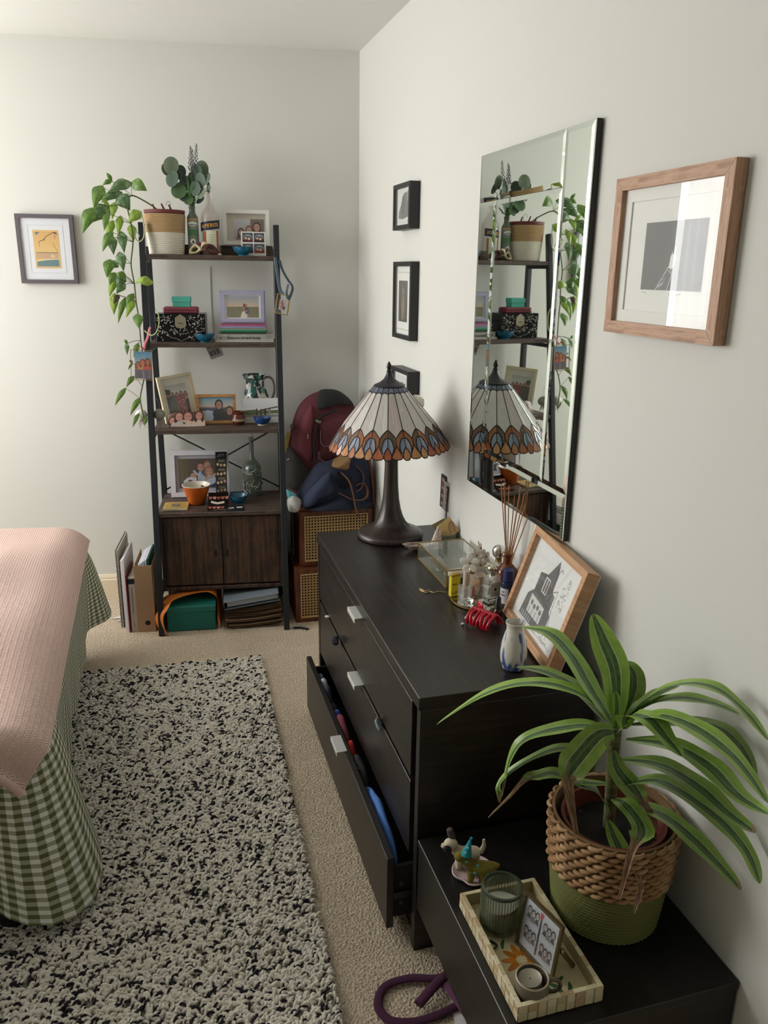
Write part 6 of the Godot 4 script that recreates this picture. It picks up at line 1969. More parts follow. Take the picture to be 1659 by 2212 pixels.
	var curl := func(u: float, v: float) -> Vector3:
		return Vector3((u - 0.5) * 0.098, 0.001 + 0.058 * pow(1.0 - v, 1.5), 0.065 - 0.125 * (1.0 - v) + 0.004 * sin(u * PI))
	t = at_shelf("party_photo", "dark glossy photo of a crowd curling up at the foot of the photo booth strip", "photograph", 0.287, y + 0.0006, 0.160, 0)
	part("print", sheet(curl, 10, 8), print_mat(s.tex(), 0.25), t)
	t = at_shelf("black_card", "black gift card with two white tabs lying beside the curled photo", "card", 0.367, y, 0.125, 8)
	part("card", box(Vector3(0.085, 0.0012, 0.075)), mat(hx("1b1c1f"), 0.3), t, Vector3(0, 0.001, 0))
	part("white_tab", box(Vector3(0.028, 0.0012, 0.018)), mat(hx("d9dde2"), 0.5), t, Vector3(-0.018, 0.0022, -0.012), Vector3(0, 12, 0))
	part("white_tab", box(Vector3(0.028, 0.0012, 0.018)), mat(hx("d9dde2"), 0.5), t, Vector3(0.024, 0.0022, -0.016), Vector3(0, -8, 0))
	# painted bottle
	t = at_shelf("painted_bottle", "clear bottle painted with white and green swirls, a wire hook in its neck", "bottle", 0.452, y, 0.378, 0)
	part("glass", lathe([Vector2(0, 0), Vector2(0.041, 0), Vector2(0.046, 0.006), Vector2(0.047, 0.02), Vector2(0.047, 0.135), Vector2(0.043, 0.155), Vector2(0.028, 0.176), Vector2(0.0155, 0.188), Vector2(0.0130, 0.20), Vector2(0.0115, 0.285), Vector2(0.0145, 0.287), Vector2(0.0145, 0.300), Vector2(0.011, 0.301)], 40), tinted_pane(hx("5d6f62"), 0.38), t)
	part("glass_inside", lathe([Vector2(0, 0.005), Vector2(0.042, 0.007), Vector2(0.0445, 0.02), Vector2(0.0445, 0.135), Vector2(0.026, 0.174), Vector2(0.0105, 0.2), Vector2(0.0095, 0.30)], 32), tinted_pane(hx("6c7a6c"), 0.34), t)
	var cols := [hx("dcd9cc"), hx("cfcfc6"), hx("8f9a4e"), hx("2f5d58"), hx("2a2e2c"), hx("dcd9cc")]
	for k in 26:
		var a0 := rng.randf_range(-1.5, 1.5)
		var y0 := rng.randf_range(0.015, 0.145)
		var pts := []
		var dir := rng.randf() * TAU
		for e in 6:
			dir += rng.randf_range(-0.9, 0.9)
			a0 += cos(dir) * 0.20
			y0 = clampf(y0 + sin(dir) * 0.010, 0.01, 0.142)
			pts.append(Vector3(sin(a0) * 0.0474, y0, cos(a0) * 0.0474))
		part("painted_swirl", tube(spline(pts, 4), 0.0022 + 0.0022 * rng.randf(), 6, 0.35), mat(cols[k % 6], 0.4), t)
	part("wire_hook", tube(spline(v3([.004, .29, 0, .008, .32, 0, .014, .335, 0, .024, .340, 0, .027, .332, 0]), 5), 0.0011, 6), mat(hx("5a5550"), 0.4, 0.6), t)

# ------------------------------------------------------------------ on the chest of drawers
func shell_mesh(l: float, w: float, h: float) -> ArrayMesh:
	var f := func(u: float, v: float) -> Vector3:
		var a := u * TAU
		var r := 0.75 + 0.25 * cos(a * 0.5)
		var e := 1.0 + 0.03 * sin(a * 9.0) * v
		var y := h * v * v * (1.0 - 0.25 * cos(a)) + 0.0012 * sin(v * 22.0)
		return Vector3(cos(a) * l * 0.5 * v * e, y + 0.001, sin(a) * w * 0.5 * v * e * r * 1.15)
	return sheet(f, 36, 10)

func on_top(called: String, label: String, category: String, x: float, z: float, turn := 0.0, group := "", lift := 0.0) -> Node3D:
	return thing(called, label, category, Vector3(x, DT + 0.0006 + lift, z), turn, group)

func dresser_things():
	var pearl := StandardMaterial3D.new()
	pearl.resource_name = "pearl"
	pearl.albedo_texture = ramp(noise_img(121, 0.03, 128, 128, 4), [hx("8a6f62"), hx("c9ae9c"), hx("dcc9b8"), hx("b7a9a6"), hx("d9cbb4")], 1.6)
	pearl.roughness = 0.25
	pearl.clearcoat_enabled = true
	pearl.clearcoat = 0.6
	var t := on_top("abalone_shell", "open abalone shell lying flat at the foot of the lamp", "shell", 0.878, -2.575, 12)
	part("shell", shell_mesh(0.112, 0.066, 0.022), pearl, t)
	t = on_top("mussel_shell", "pointed pearly shell standing upright against the green pot", "shell", 0.958, -2.572, -15)
	var up := func(u: float, v: float) -> Vector3:
		var a := (u - 0.5) * 2.4
		var w := 0.021 * pow(1.0 - v, 0.75) * (0.45 + 0.55 * minf(1.0, (1.0 - v) * 1.2 + v * 1.0))
		return Vector3(sin(a) * w * 1.3 - 0.006 + 0.012 * v, 0.0005 + v * 0.088, cos(a) * w * 0.7 - 0.012 * v)
	part("shell", sheet(up, 16, 14), pearl, t)
	t = on_top("mussel_shell", "dark back half of a shell leaning behind the upright pearly shell", "shell", 0.975, -2.610, -40)
	part("shell", sheet(up, 16, 14), mat(hx("3a352f"), 0.5), t)
	# green pot and its cards
	t = on_top("trinket_pot", "small sage green pot holding two cards by the wall", "pot", 1.000, -2.600)
	part("body", lathe([Vector2(0, 0), Vector2(0.035, 0), Vector2(0.038, 0.004), Vector2(0.041, 0.048), Vector2(0.0395, 0.050), Vector2(0.038, 0.048), Vector2(0.035, 0.008), Vector2(0, 0.006)], 36), mat(hx("6b705a"), 0.6), t)
	var s := Sheet.new(128, 128, hx("b89a5b"))
	s.fade(0, 1, hx("c0a263"), hx("a98b50"))
	s.poly([[0.45, 0.85], [0.52, 0.55], [0.70, 0.35], [0.92, 0.25], [0.95, 0.4], [0.9, 0.6], [0.75, 0.85]], hx("9c7d5c"))
	s.path([[0.45, 0.88], [0.52, 0.56], [0.70, 0.34], [0.92, 0.24], [0.96, 0.4], [0.9, 0.62], [0.76, 0.86]], 0.03, hx("5e4128"))
	s.path([[0.55, 0.6], [0.7, 0.8]], 0.02, hx("b99a76"))
	for k in 4:
		s.path([[0.08 + 0.06 * k, 0.55 + 0.05 * k], [0.16 + 0.06 * k, 0.48 + 0.04 * k]], 0.02, hx("5e5030"))
	t = on_top("bird_card", "mustard card with a bird drawing standing on its corner in the green pot", "card", 1.004, -2.592, -30, "", 0.045)
	part("card", box(Vector3(0.062, 0.062, 0.001)), mat(hx("b5985a"), 0.7), t, Vector3(0, 0.020, 0), Vector3(-12, 0, 42))
	part("print", quad(0.062, 0.062), print_mat(s.tex(), 0.7), t, Vector3(0, 0.020, 0.0007), Vector3(-12, 0, 42))
	t = on_top("olive_card", "plain olive card tucked behind the bird card in the green pot", "card", 0.994, -2.612, -20, "", 0.03)
	part("card", box(Vector3(0.05, 0.06, 0.001)), mat(hx("8d7b4c"), 0.7), t, Vector3(-0.004, 0.030, 0), Vector3(-10, 0, 30))
	# glass jewellery box
	var brass := mat(hx("ad9154"), 0.3, 0.8)
	t = on_top("jewellery_box", "brass-edged clear glass jewellery box by the wall", "jewellery box", 0.938, -2.342)
	var W := 0.168
	var L := 0.285
	var H := 0.058
	for y in [0.0, H]:
		var f := frame_bars(W, L, 0.0035, 0.0035)
		part("brass_edge", f.mesh(), brass, t, Vector3(0, y, 0), Vector3(-90, 0, 0))
	for q in [[-1, -1], [1, -1], [1, 1], [-1, 1]]:
		part("brass_post", box(Vector3(0.0035, H, 0.0035)), brass, t, Vector3(q[0] * (W / 2 - 0.0018), H / 2, q[1] * (L / 2 - 0.0018)))
	part("lid_glass", quad(W - 0.006, L - 0.006), tinted_pane(hx("aab4ac"), 0.30), t, Vector3(0, H + 0.002, 0), Vector3(-90, 0, 0))
	part("base_panel", box(Vector3(W - 0.006, 0.0015, L - 0.006)), mat(hx("6d6b58"), 0.2, 0.5), t, Vector3(0, 0.004, 0))
	for sg in [-1.0, 1.0]:
		part("side_glass", quad(L - 0.006, H - 0.006), tinted_pane(hx("b9c2b4"), 0.12), t, Vector3(sg * (W / 2 - 0.002), H / 2, 0), Vector3(0, 90, 0))
		part("end_glass", quad(W - 0.006, H - 0.006), tinted_pane(hx("b9c2b4"), 0.12), t, Vector3(0, H / 2, sg * (L / 2 - 0.002)))
	part("clasp", tube([Vector3(-W / 2 - 0.001, H, 0.01), Vector3(-W / 2 - 0.004, H - 0.006, 0.01), Vector3(-W / 2 - 0.001, H - 0.012, 0.01)], 0.0012, 6), brass, t)
	one("dark_pouch", box(Vector3(0.05, 0.02, 0.035), 0.006), mat(hx("3b3936"), 0.8), "dark pouch inside the glass jewellery box", "pouch", Vector3(0.90, DT + 0.0155, -2.235), Vector3(0, 20, 0))
	one("white_case", box(Vector3(0.055, 0.018, 0.05), 0.003), mat(hx("cfccc4"), 0.5), "small white case inside the glass jewellery box", "case", Vector3(0.905, DT + 0.034, -2.236), Vector3(0, 12, 0))
	for k in 7:
		var a := k * 1.1
		var pts := []
		for e in 15:
			var b := TAU * e / 14
			pts.append(Vector3(cos(b) * (0.010 + 0.003 * sin(k)), 0.004 * sin(b * 2.0 + k) + 0.005, sin(b) * 0.008))
		one("bangle", tube(pts, 0.0011, 6), mat([hx("c9c6bd"), hx("c9a24f")][k % 2], 0.25, 0.8), ["silver", "gold"][k % 2] + " loop in the glass jewellery box, " + ["farthest from the yellow tin", "second from the lamp end", "third from the lamp end", "middle of the seven", "third from the yellow tin", "second from the yellow tin", "nearest the yellow tin"][k], "jewellery", Vector3(0.895 + 0.018 * sin(a * 2.0), DT + 0.006 + 0.002 * k, -2.30 - 0.016 * k), Vector3(20 * sin(a), 60 * k, 0), "jewellery heaped in the glass box")
	# necklace
	var chain := MB.new()
	var cp := spline([Vector3(0.842, 0, -2.170), Vector3(0.82, 0, -2.182), Vector3(0.805, 0, -2.176), Vector3(0.795, 0, -2.190), Vector3(0.783, 0, -2.182), Vector3(0.770, 0, -2.204), Vector3(0.772, 0, -2.218), Vector3(0.784, 0, -2.196), Vector3(0.80, 0, -2.203)], 6)
	for k in cp.size():
		cp[k].y = DT + 0.0018 + 0.0008 * (k % 2)
	chain.tube(cp, 0.0013, 6)
	one("necklace", chain.mesh(), mat(hx("c2ae74"), 0.3, 0.8), "thin gold chain lying on the black top beside the jewellery box", "necklace")
	# round mirror tray
	t = on_top("mirror_tray", "round mirror tray with a brass rim under the perfume bottles", "tray", 0.936, -2.092)
	part("rim", lathe([Vector2(0, 0), Vector2(0.100, 0), Vector2(0.104, 0.003), Vector2(0.104, 0.007), Vector2(0.102, 0.008)], 56), mat(hx("8d7a50"), 0.35, 0.7), t)
	part("mirror", lathe([Vector2(0.102, 0.0078), Vector2(0, 0.0082)], 56), mat(hx("b9b9ae"), 0.05, 1.0), t)
	var yt := DT + 0.0094
	var clear := tinted_pane(hx("e2e8e4"), 0.10)
	var clearer := tinted_pane(hx("f0f3f1"), 0.07)
	# square clear bottle with a cream cap
	t = thing("perfume_bottle", "square clear perfume bottle with a tall cream cap, nearest the tray's front left edge", "perfume bottle", Vector3(0.860, yt, -2.052), 28, "perfume bottles on the mirror tray")
	part("glass", box(Vector3(0.046, 0.062, 0.030), 0.003), clear, t, Vector3(0, 0.032, 0))
	part("thick_base", box(Vector3(0.044, 0.012, 0.028), 0.003), glass_mat(hx("eef4f2")), t, Vector3(0, 0.008, 0))
	part("inner_glass", box(Vector3(0.034, 0.040, 0.019), 0.004), clear, t, Vector3(0, 0.037, 0))
	part("cap", lathe([Vector2(0, 0), Vector2(0.0098, 0), Vector2(0.0098, 0.042), Vector2(0.009, 0.043), Vector2(0, 0.043)], 28), mat(hx("b7a595"), 0.6), t, Vector3(0, 0.063, 0))
	part("collar", lathe([Vector2(0, 0), Vector2(0.008, 0), Vector2(0.008, 0.004), Vector2(0, 0.004)], 20), mat(hx("c9c4b8"), 0.3, 0.8), t, Vector3(0, 0.060, 0))
	part("red_mark", prism(v2([-.004, -.02, .004, -.016, .009, 0, .007, .014, .002, .018, 0, .004]), 0.0008), mat(hx("b5463c"), 0.5), t, Vector3(0.0175, 0.036, 0.0098))
	# daisy bottles
	for k in 2:
		var p: Vector3 = [Vector3(0.908, yt, -2.128), Vector3(0.950, yt, -2.182)][k]
		t = thing("perfume_bottle", ["amber perfume bottle with white plastic daisies on its lid, in front", "perfume bottle with a pale daisy lid, behind the first daisy bottle"][k], "perfume bottle", p, -20 + 25 * k, "perfume bottles on the mirror tray")
		part("glass", lathe([Vector2(0, 0), Vector2(0.018, 0), Vector2(0.024, 0.006), Vector2(0.027, 0.024), Vector2(0.026, 0.042), Vector2(0.020, 0.056), Vector2(0.009, 0.062), Vector2(0.008, 0.068)], 36), clear, t)
		part("perfume", lathe([Vector2(0, 0.004), Vector2(0.018, 0.005), Vector2(0.0235, 0.012), Vector2(0.0252, 0.024), Vector2(0.0245, 0.038), Vector2(0, 0.038)], 32), tinted_pane([hx("c98f3e"), hx("c9a27c")][k], 0.5), t)
		part("cap", lathe([Vector2(0, 0), Vector2(0.010, 0), Vector2(0.011, 0.014), Vector2(0.007, 0.020), Vector2(0, 0.02)], 24), brass, t, Vector3(0, 0.066, 0))
		for q in [[-0.008, 0.104, 0.016, 0.029, 0.0, 0], [0.026, 0.094, 0.002, 0.024, 30.0, 1], [0.012, 0.120, -0.010, 0.024, 50.0, 1]]:
			if k == 1 and q[5] == 0:
				continue
			var d := Node3D.new()
			d.name = numbered(t, "daisy")
			t.add_child(d)
			d.position = Vector3(q[0], q[1], q[2])
			d.rotation_degrees = Vector3(-20, q[4], 0)
			var c: Color = hx("e6e3dc") if q[5] == 0 else hx("c9bfb2")
			for e in 5:
				var a := TAU * e / 5 + 0.3
				var m := MB.new()
				m.ball(Vector3(cos(a), sin(a), 0) * q[3] * 0.62, Vector3(q[3] * 0.46, q[3] * 0.34, 0.0022), Basis(Vector3(0, 0, 1), a), 16, 8)
				part("petal", m.mesh(), mat(c, 0.35), d)
			part("daisy_eye", ball(Vector3(0.0042, 0.0042, 0.0034), 14, 8), mat(hx("9b7a4a"), 0.3, 0.7), d, Vector3(0, 0, 0.002))
		part("flower_stalk", tube([Vector3(0, 0.08, 0), Vector3(0.0, 0.10, 0.008)], 0.004, 8), brass, t)
	# labelled square bottle
	t = thing("perfume_bottle", "square clear cologne bottle with a cream label and a shiny metal stopper", "perfume bottle", Vector3(0.947, yt, -2.062), 16, "perfume bottles on the mirror tray")
	part("glass", box(Vector3(0.047, 0.080, 0.034), 0.004), clear, t, Vector3(0, 0.041, 0))
	part("inner_glass", box(Vector3(0.039, 0.058, 0.027), 0.004), clearer, t, Vector3(0, 0.043, 0))
	part("thick_base", box(Vector3(0.044, 0.010, 0.031), 0.003), glass_mat(hx("eef4f2")), t, Vector3(0, 0.008, 0))
	part("label", box(Vector3(0.033, 0.043, 0.0006)), mat(hx("d6d0b4"), 0.6), t, Vector3(0, 0.040, 0.0174))
	part("label_border", frame_bars(0.030, 0.040, 0.0006, 0.0004).mesh(), mat(hx("4d4a40"), 0.6), t, Vector3(0, 0.040, 0.0178))
	part("label_print", text("JO MALONE", 0.0022, 0.0003, "Droid Serif"), mat(hx("4d4a40"), 0.6), t, Vector3(0, 0.0515, 0.0178))
	part("label_print", text("LONDON", 0.0016, 0.0003, "Droid Serif"), mat(hx("4d4a40"), 0.6), t, Vector3(0, 0.0285, 0.0178))
	part("label_square", box(Vector3(0.008, 0.008, 0.0004)), mat(hx("25241f"), 0.6), t, Vector3(0, 0.041, 0.0179))
	part("neck", lathe([Vector2(0, 0), Vector2(0.0095, 0), Vector2(0.0095, 0.012), Vector2(0, 0.012)], 24), mat(hx("c9c3b0"), 0.2, 0.9), t, Vector3(0, 0.081, 0))
	part("stopper", lathe([Vector2(0, 0), Vector2(0.010, 0), Vector2(0.0155, 0.005), Vector2(0.0165, 0.010), Vector2(0.0150, 0.015), Vector2(0.010, 0.019), Vector2(0, 0.020)], 32), mat(hx("cfc7b4"), 0.12, 1.0), t, Vector3(0, 0.093, 0))
	# dotted bottle with a chrome ball
	t = thing("perfume_bottle", "white dotted perfume bottle with a big chrome ball stopper, at the back by the wall", "perfume bottle", Vector3(1.010, yt, -2.158), 0, "perfume bottles on the mirror tray")
	part("body", lathe([Vector2(0, 0), Vector2(0.020, 0), Vector2(0.027, 0.010), Vector2(0.030, 0.035), Vector2(0.028, 0.055), Vector2(0.020, 0.072), Vector2(0.011, 0.080), Vector2(0.011, 0.086), Vector2(0, 0.086)], 36), mat(hx("d2cdc4"), 0.3), t)
	for e in 4:
		for k in 9:
			var a := TAU * (k + 0.5 * (e % 2)) / 9
			var y := 0.022 + e * 0.014
			var r: float = [0.0286, 0.0300, 0.0284, 0.0235][e]
			part("gold_dot", ball(Vector3(0.0036, 0.0036, 0.0012), 8, 6), mat(hx("8f8167"), 0.35, 0.6), t, Vector3(cos(a) * r, y, sin(a) * r), Vector3(0, 90 - rad_to_deg(a), 0))
	part("collar", lathe([Vector2(0, 0), Vector2(0.0105, 0), Vector2(0.0105, 0.010), Vector2(0, 0.010)], 24), brass, t, Vector3(0, 0.085, 0))
	part("ball_stopper", ball(Vector3(0.0215, 0.0225, 0.0215), 28, 18), mat(hx("d5d3cd"), 0.05, 1.0), t, Vector3(0, 0.117, 0))
	# reed diffuser
	t = thing("reed_diffuser", "brown glass reed diffuser bottle with a fan of thin wooden reeds", "diffuser", Vector3(1.004, yt, -2.082))
	var amber := StandardMaterial3D.new()
	amber.resource_name = "amber_glass"
	amber.albedo_color = Color(0.46, 0.22, 0.05, 0.66)
	amber.transparency = BaseMaterial3D.TRANSPARENCY_ALPHA
	amber.roughness = 0.03
	part("bottle", lathe([Vector2(0, 0), Vector2(0.030, 0), Vector2(0.034, 0.004), Vector2(0.034, 0.075), Vector2(0.031, 0.088), Vector2(0.020, 0.100), Vector2(0.0145, 0.106), Vector2(0.0135, 0.130), Vector2(0.0165, 0.132), Vector2(0.0185, 0.136), Vector2(0.0165, 0.140), Vector2(0.011, 0.140), Vector2(0.011, 0.11), Vector2(0.030, 0.08), Vector2(0.031, 0.006), Vector2(0, 0.004)], 40), amber, t)
	var reed := mat(hx("a06f45"), 0.7)
	for q in [[-0.026, 0.352, -0.022], [-0.021, 0.350, -0.012], [-0.017, 0.357, -0.018], [-0.012, 0.352, 0.004], [0.006, 0.322, 0.010], [0.020, 0.350, 0.016], [0.012, 0.330, 0.03], [0.018, 0.338, 0.048], [0.024, 0.345, 0.062], [0.026, 0.316, 0.088]]:
		part("reed", tube([Vector3(-q[0] * 0.35, 0.006, -q[2] * 0.25), Vector3(q[0], q[1], q[2])], 0.0016, 6), reed, t)
	# blue bottle
	t = thing("cosmetics_bottle", "dark blue bottle with a royal blue cap and white label, half behind the house picture", "bottle", Vector3(0.976, yt, -2.012), -12)
	part("body", lathe([Vector2(0, 0), Vector2(0.020, 0), Vector2(0.0215, 0.003), Vector2(0.0215, 0.068), Vector2(0.019, 0.076), Vector2(0.014, 0.078), Vector2(0, 0.078)], 36), mat(hx("1d2b4a"), 0.15), t)
	part("cap", lathe([Vector2(0, 0), Vector2(0.0155, 0), Vector2(0.0155, 0.034), Vector2(0.0145, 0.035), Vector2(0, 0.035)], 32), mat(hx("232c66"), 0.4), t, Vector3(0, 0.079, 0))
	var lf := func(u: float, v: float) -> Vector3:
		var a := lerpf(-1.6, -0.1, u)
		return Vector3(sin(a) * 0.0217, lerpf(0.012, 0.060, v), cos(a) * 0.0217)
	part("label", sheet(lf, 16, 1), mat(hx("d9d9de"), 0.6), t)
	for k in 2:
		part("lettering", bent_text(["THIS", "WORKS"][k], 0.0036, 0.0219), mat(hx("3d4256"), 0.6), t, Vector3(0, 0.049 - k * 0.010, 0), Vector3(0, -52, 0))
	# yellow tin
	t = thing("yellow_tin", "narrow bright yellow tin with black script standing behind the square bottle", "tin", Vector3(0.851, yt, -2.122), 16)
	part("body", box(Vector3(0.034, 0.066, 0.016), 0.002), mat(hx("d9c21e"), 0.5), t, Vector3(0, 0.0335, 0))
	part("lid", box(Vector3(0.035, 0.008, 0.017), 0.002), mat(hx("a8861f"), 0.5), t, Vector3(0, 0.068, 0))
	part("lettering", text("NUS", 0.0065, 0.0004, "Droid Sans", 700), mat(hx("1d1b12"), 0.6), t, Vector3(-0.005, 0.040, 0.0082))
	part("lettering", text("Lost", 0.0105, 0.0004, "Droid Serif"), mat(hx("1d1b12"), 0.6), t, Vector3(-0.002, 0.014, 0.0082), Vector3(0, 0, 6))
	# nail varnish
	t = on_top("nail_varnish", "nail varnish bottle with a black cap standing behind the red hair claw", "nail varnish", 0.925, -1.962)
	part("glass", lathe([Vector2(0, 0), Vector2(0.011, 0), Vector2(0.0125, 0.003), Vector2(0.0125, 0.018), Vector2(0.008, 0.025), Vector2(0, 0.025)], 28), mat(hx("451519"), 0.1), t)
	part("cap", lathe([Vector2(0, 0), Vector2(0.0088, 0), Vector2(0.0078, 0.034), Vector2(0.0065, 0.036), Vector2(0, 0.036)], 28), mat(hx("1b1a1c"), 0.4), t, Vector3(0, 0.025, 0))
	# red hair claw
	t = on_top("hair_claw", "shiny red hair claw lying in front of the mirror tray", "hair claw", 0.862, -1.918, 30)
	var red := mat(hx("b3122a"), 0.22)
	for k in 7:
		var z := -0.036 + k * 0.012
		var wv := 0.004 * sin(k * 1.9)
		part("tooth", tube(spline([Vector3(-0.028, 0.004, z + wv), Vector3(-0.030, 0.018, z), Vector3(-0.020, 0.034, z - wv), Vector3(0, 0.041, z), Vector3(0.018, 0.034, z + wv), Vector3(0.029, 0.020, z), Vector3(0.030, 0.005, z - wv)], 4), 0.0046, 8), red, t)
	part("spine", tube([Vector3(0, 0.039, -0.040), Vector3(0, 0.041, 0), Vector3(0, 0.039, 0.040)], 0.006, 10), red, t)
	part("finger_tab", puff(v2([-.014, 0, -.010, .018, 0, .024, .010, .018, .014, 0, 0, -.004]), 0.003, 0.003, 0.5), red, t, Vector3(0.022, 0.036, -0.026), Vector3(0, 70, -50))
	part("finger_tab", puff(v2([-.012, 0, -.008, .016, 0, .020, .008, .016, .012, 0, 0, -.004]), 0.003, 0.003, 0.5), red, t, Vector3(0.030, 0.020, 0.006), Vector3(0, 80, -75))
	one("pebble", ball(Vector3(0.0055, 0.003, 0.0045), 14, 8), mat(hx("d9d6cf"), 0.4), "tiny white pebble on the black top in front of the hair claw", "pebble", Vector3(0.806, DT + 0.0036, -1.935))
	one("shell_chip", prism(v2([-.010, 0, -.002, .004, .006, .009, .009, .005, .002, -.002, -.006, -.005]), 0.002), mat(hx("ddd9d4"), 0.4), "white chipped shell fragment beside the tiny pebble", "shell", Vector3(0.832, DT + 0.004, -1.972), Vector3(-80, 20, 0))
	one("shell_chip", prism(v2([-.006, -.003, -.001, .005, .006, .003, .005, -.004]), 0.002), mat(hx("cdb9b5"), 0.4), "pinkish chipped shell fragment next to the hair claw", "shell", Vector3(0.846, DT + 0.004, -1.965), Vector3(-75, -15, 0))
	# house picture leaning on the wall
	s = Sheet.new(300, 216, hx("dfe0de"))
	s.poly([[0.14, 0.93], [0.17, 0.66], [0.26, 0.56], [0.26, 0.34], [0.40, 0.30], [0.52, 0.07], [0.57, 0.20], [0.58, 0.42], [0.64, 0.44], [0.64, 0.62], [0.68, 0.66], [0.68, 0.82], [0.62, 0.90], [0.42, 0.93]], hx("5c5d5e"))
	s.poly([[0.52, 0.07], [0.57, 0.20], [0.58, 0.42], [0.54, 0.40]], hx("47484a"))
	s.poly([[0.26, 0.34], [0.40, 0.30], [0.56, 0.40], [0.62, 0.62], [0.26, 0.56]], hx("4e4f50"))
	s.rect(0.385, 0.33, 0.10, 0.19, hx("d0d0ce"))
	s.rect(0.40, 0.35, 0.03, 0.16, hx("5a5b5c"))
	s.rect(0.445, 0.35, 0.03, 0.16, hx("5a5b5c"))
	s.poly([[0.25, 0.62], [0.55, 0.64], [0.55, 0.84], [0.26, 0.84]], hx("cfcfcd"))
	for k in 4:
		s.ell(0.31 + 0.065 * k, 0.70 + 0.02 * (k % 2), 0.025, 0.03, hx("6a6b6c"))
		s.rect(0.29 + 0.07 * k, 0.76, 0.012, 0.08, hx("6a6b6c"))
	for k in 6:
		s.line(0.18 + k * 0.04, 0.86, 0.185 + k * 0.04, 0.92, 0.010, hx("c9c9c7"))
	s.path([[0.57, 0.18], [0.60, 0.13], [0.63, 0.17]], 0.006, hx("3f4041"))
	s.path([[0.58, 0.42], [0.66, 0.36], [0.67, 0.6], [0.70, 0.72], [0.70, 0.86]], 0.006, hx("3f4041"))
	s.path([[0.64, 0.92], [0.74, 0.93], [0.8, 0.92]], 0.006, hx("6a6b6c"))
	for k in 46:
		s.ell(0.765 + rng.randf_range(-0.05, 0.05), 0.36 + rng.randf_range(-0.20, 0.20), 0.015, 0.012, [hx("b9bab9"), hx("9b9c9c"), hx("cfd0cf")][k % 3])
	s.path([[0.68, 0.9], [0.72, 0.74], [0.75, 0.74], [0.74, 0.9]], 0.006, hx("6a6b6c"))
	s.path([[0.1, 0.945], [0.5, 0.95], [0.88, 0.94]], 0.004, hx("7b7c7c"))
	t = thing("picture_frame", "pale wood box frame with an ink drawing of a gabled house, leaning against the wall", "picture frame", Vector3(0.9175, DT + 0.0112, -1.782), -90 - 8.05)
	var wood := grain("beech", [hx("a87d58"), hx("b98d66"), hx("c59b75")], 95, 0.55, 12, 4.0)
	var xf := Transform3D(Basis(Vector3.RIGHT, -18 * DEG), Vector3.ZERO)
	var fw := 0.382
	var fh := 0.277
	var dd := 0.034
	var fr := part("frame", frame_bars(fw, fh, 0.020, dd).mesh(), wood, t)
	fr.transform = xf * Transform3D(Basis.IDENTITY, Vector3(0, fh / 2, -dd))
	var bk := part("backing", box(Vector3(fw - 0.004, fh - 0.004, 0.003)), mat(hx("d9d8d4"), 0.7), t)
	bk.transform = xf * Transform3D(Basis.IDENTITY, Vector3(0, fh / 2, -dd - 0.0016))
	var pr := part("print", quad(fw - 0.04, fh - 0.04), print_mat(s.tex(), 0.7), t)
	pr.transform = xf * Transform3D(Basis.IDENTITY, Vector3(0, fh / 2, -0.016))
	var gl := part("glass", quad(fw - 0.04, fh - 0.04), pane_mat(), t)
	gl.transform = xf * Transform3D(Basis.IDENTITY, Vector3(0, fh / 2, -0.009))
	# marbled vase
	s = Sheet.new(256, 128, hx("d3cfc2"))
	var nz := noise_img(131, 0.022, 256, 128, 3)
	for i in 256:
		for j in 128:
			var n := nz.get_pixel(i, j).r
			var lo := clampf((j / 128.0 - 0.35) * 1.3, 0, 1)
			var k := clampf((n - 0.66 + 0.24 * lo) * 6.0, 0, 1)
			var k2 := clampf((n - 0.56 + 0.2 * lo) * 5.0, 0, 1)
			s.im.set_pixel(i, j, hx("d6d2c6").lerp(hx("a6b2cf"), k2 * 0.7).lerp(hx("3c4f86"), k))
	var vary := func(a: float, r: float, y: float) -> float:
		var k := clampf(y / 0.02, 0, 1) * clampf((0.105 - y) / 0.03, 0, 1)
		return r * (1.0 + 0.05 * k * sin(a * 5.0 + y * 20.0) + 0.03 * k * sin(a * 9.0 + 1.0))
	t = on_top("marbled_vase", "small white pottery vase marbled with blue, in front of the house picture", "vase", 0.833, -1.660)
	part("body", lathe([Vector2(0, 0), Vector2(0.022, 0), Vector2(0.027, 0.004), Vector2(0.0285, 0.012), Vector2(0.0325, 0.020), Vector2(0.0335, 0.045), Vector2(0.030, 0.075), Vector2(0.0245, 0.098), Vector2(0.0215, 0.108), Vector2(0.0225, 0.118), Vector2(0.0255, 0.127), Vector2(0.0235, 0.1275), Vector2(0.0195, 0.115), Vector2(0.0185, 0.106), Vector2(0.028, 0.07), Vector2(0.029, 0.02), Vector2(0, 0.008)], 60, vary), print_mat(s.tex(), 0.18), t)
	# clothes in the open drawer
	var gx := 0.5415
	var fold := func(z0: float, z1: float, y: float, w: float) -> Array:
		return [Vector2(z0, y - 0.06), Vector2(z0, y - 0.01), Vector2((z0 * 2 + z1) / 3, y + w), Vector2((z0 + z1 * 2) / 3, y + w * 0.6), Vector2(z1, y - 0.012), Vector2(z1, y - 0.06)]
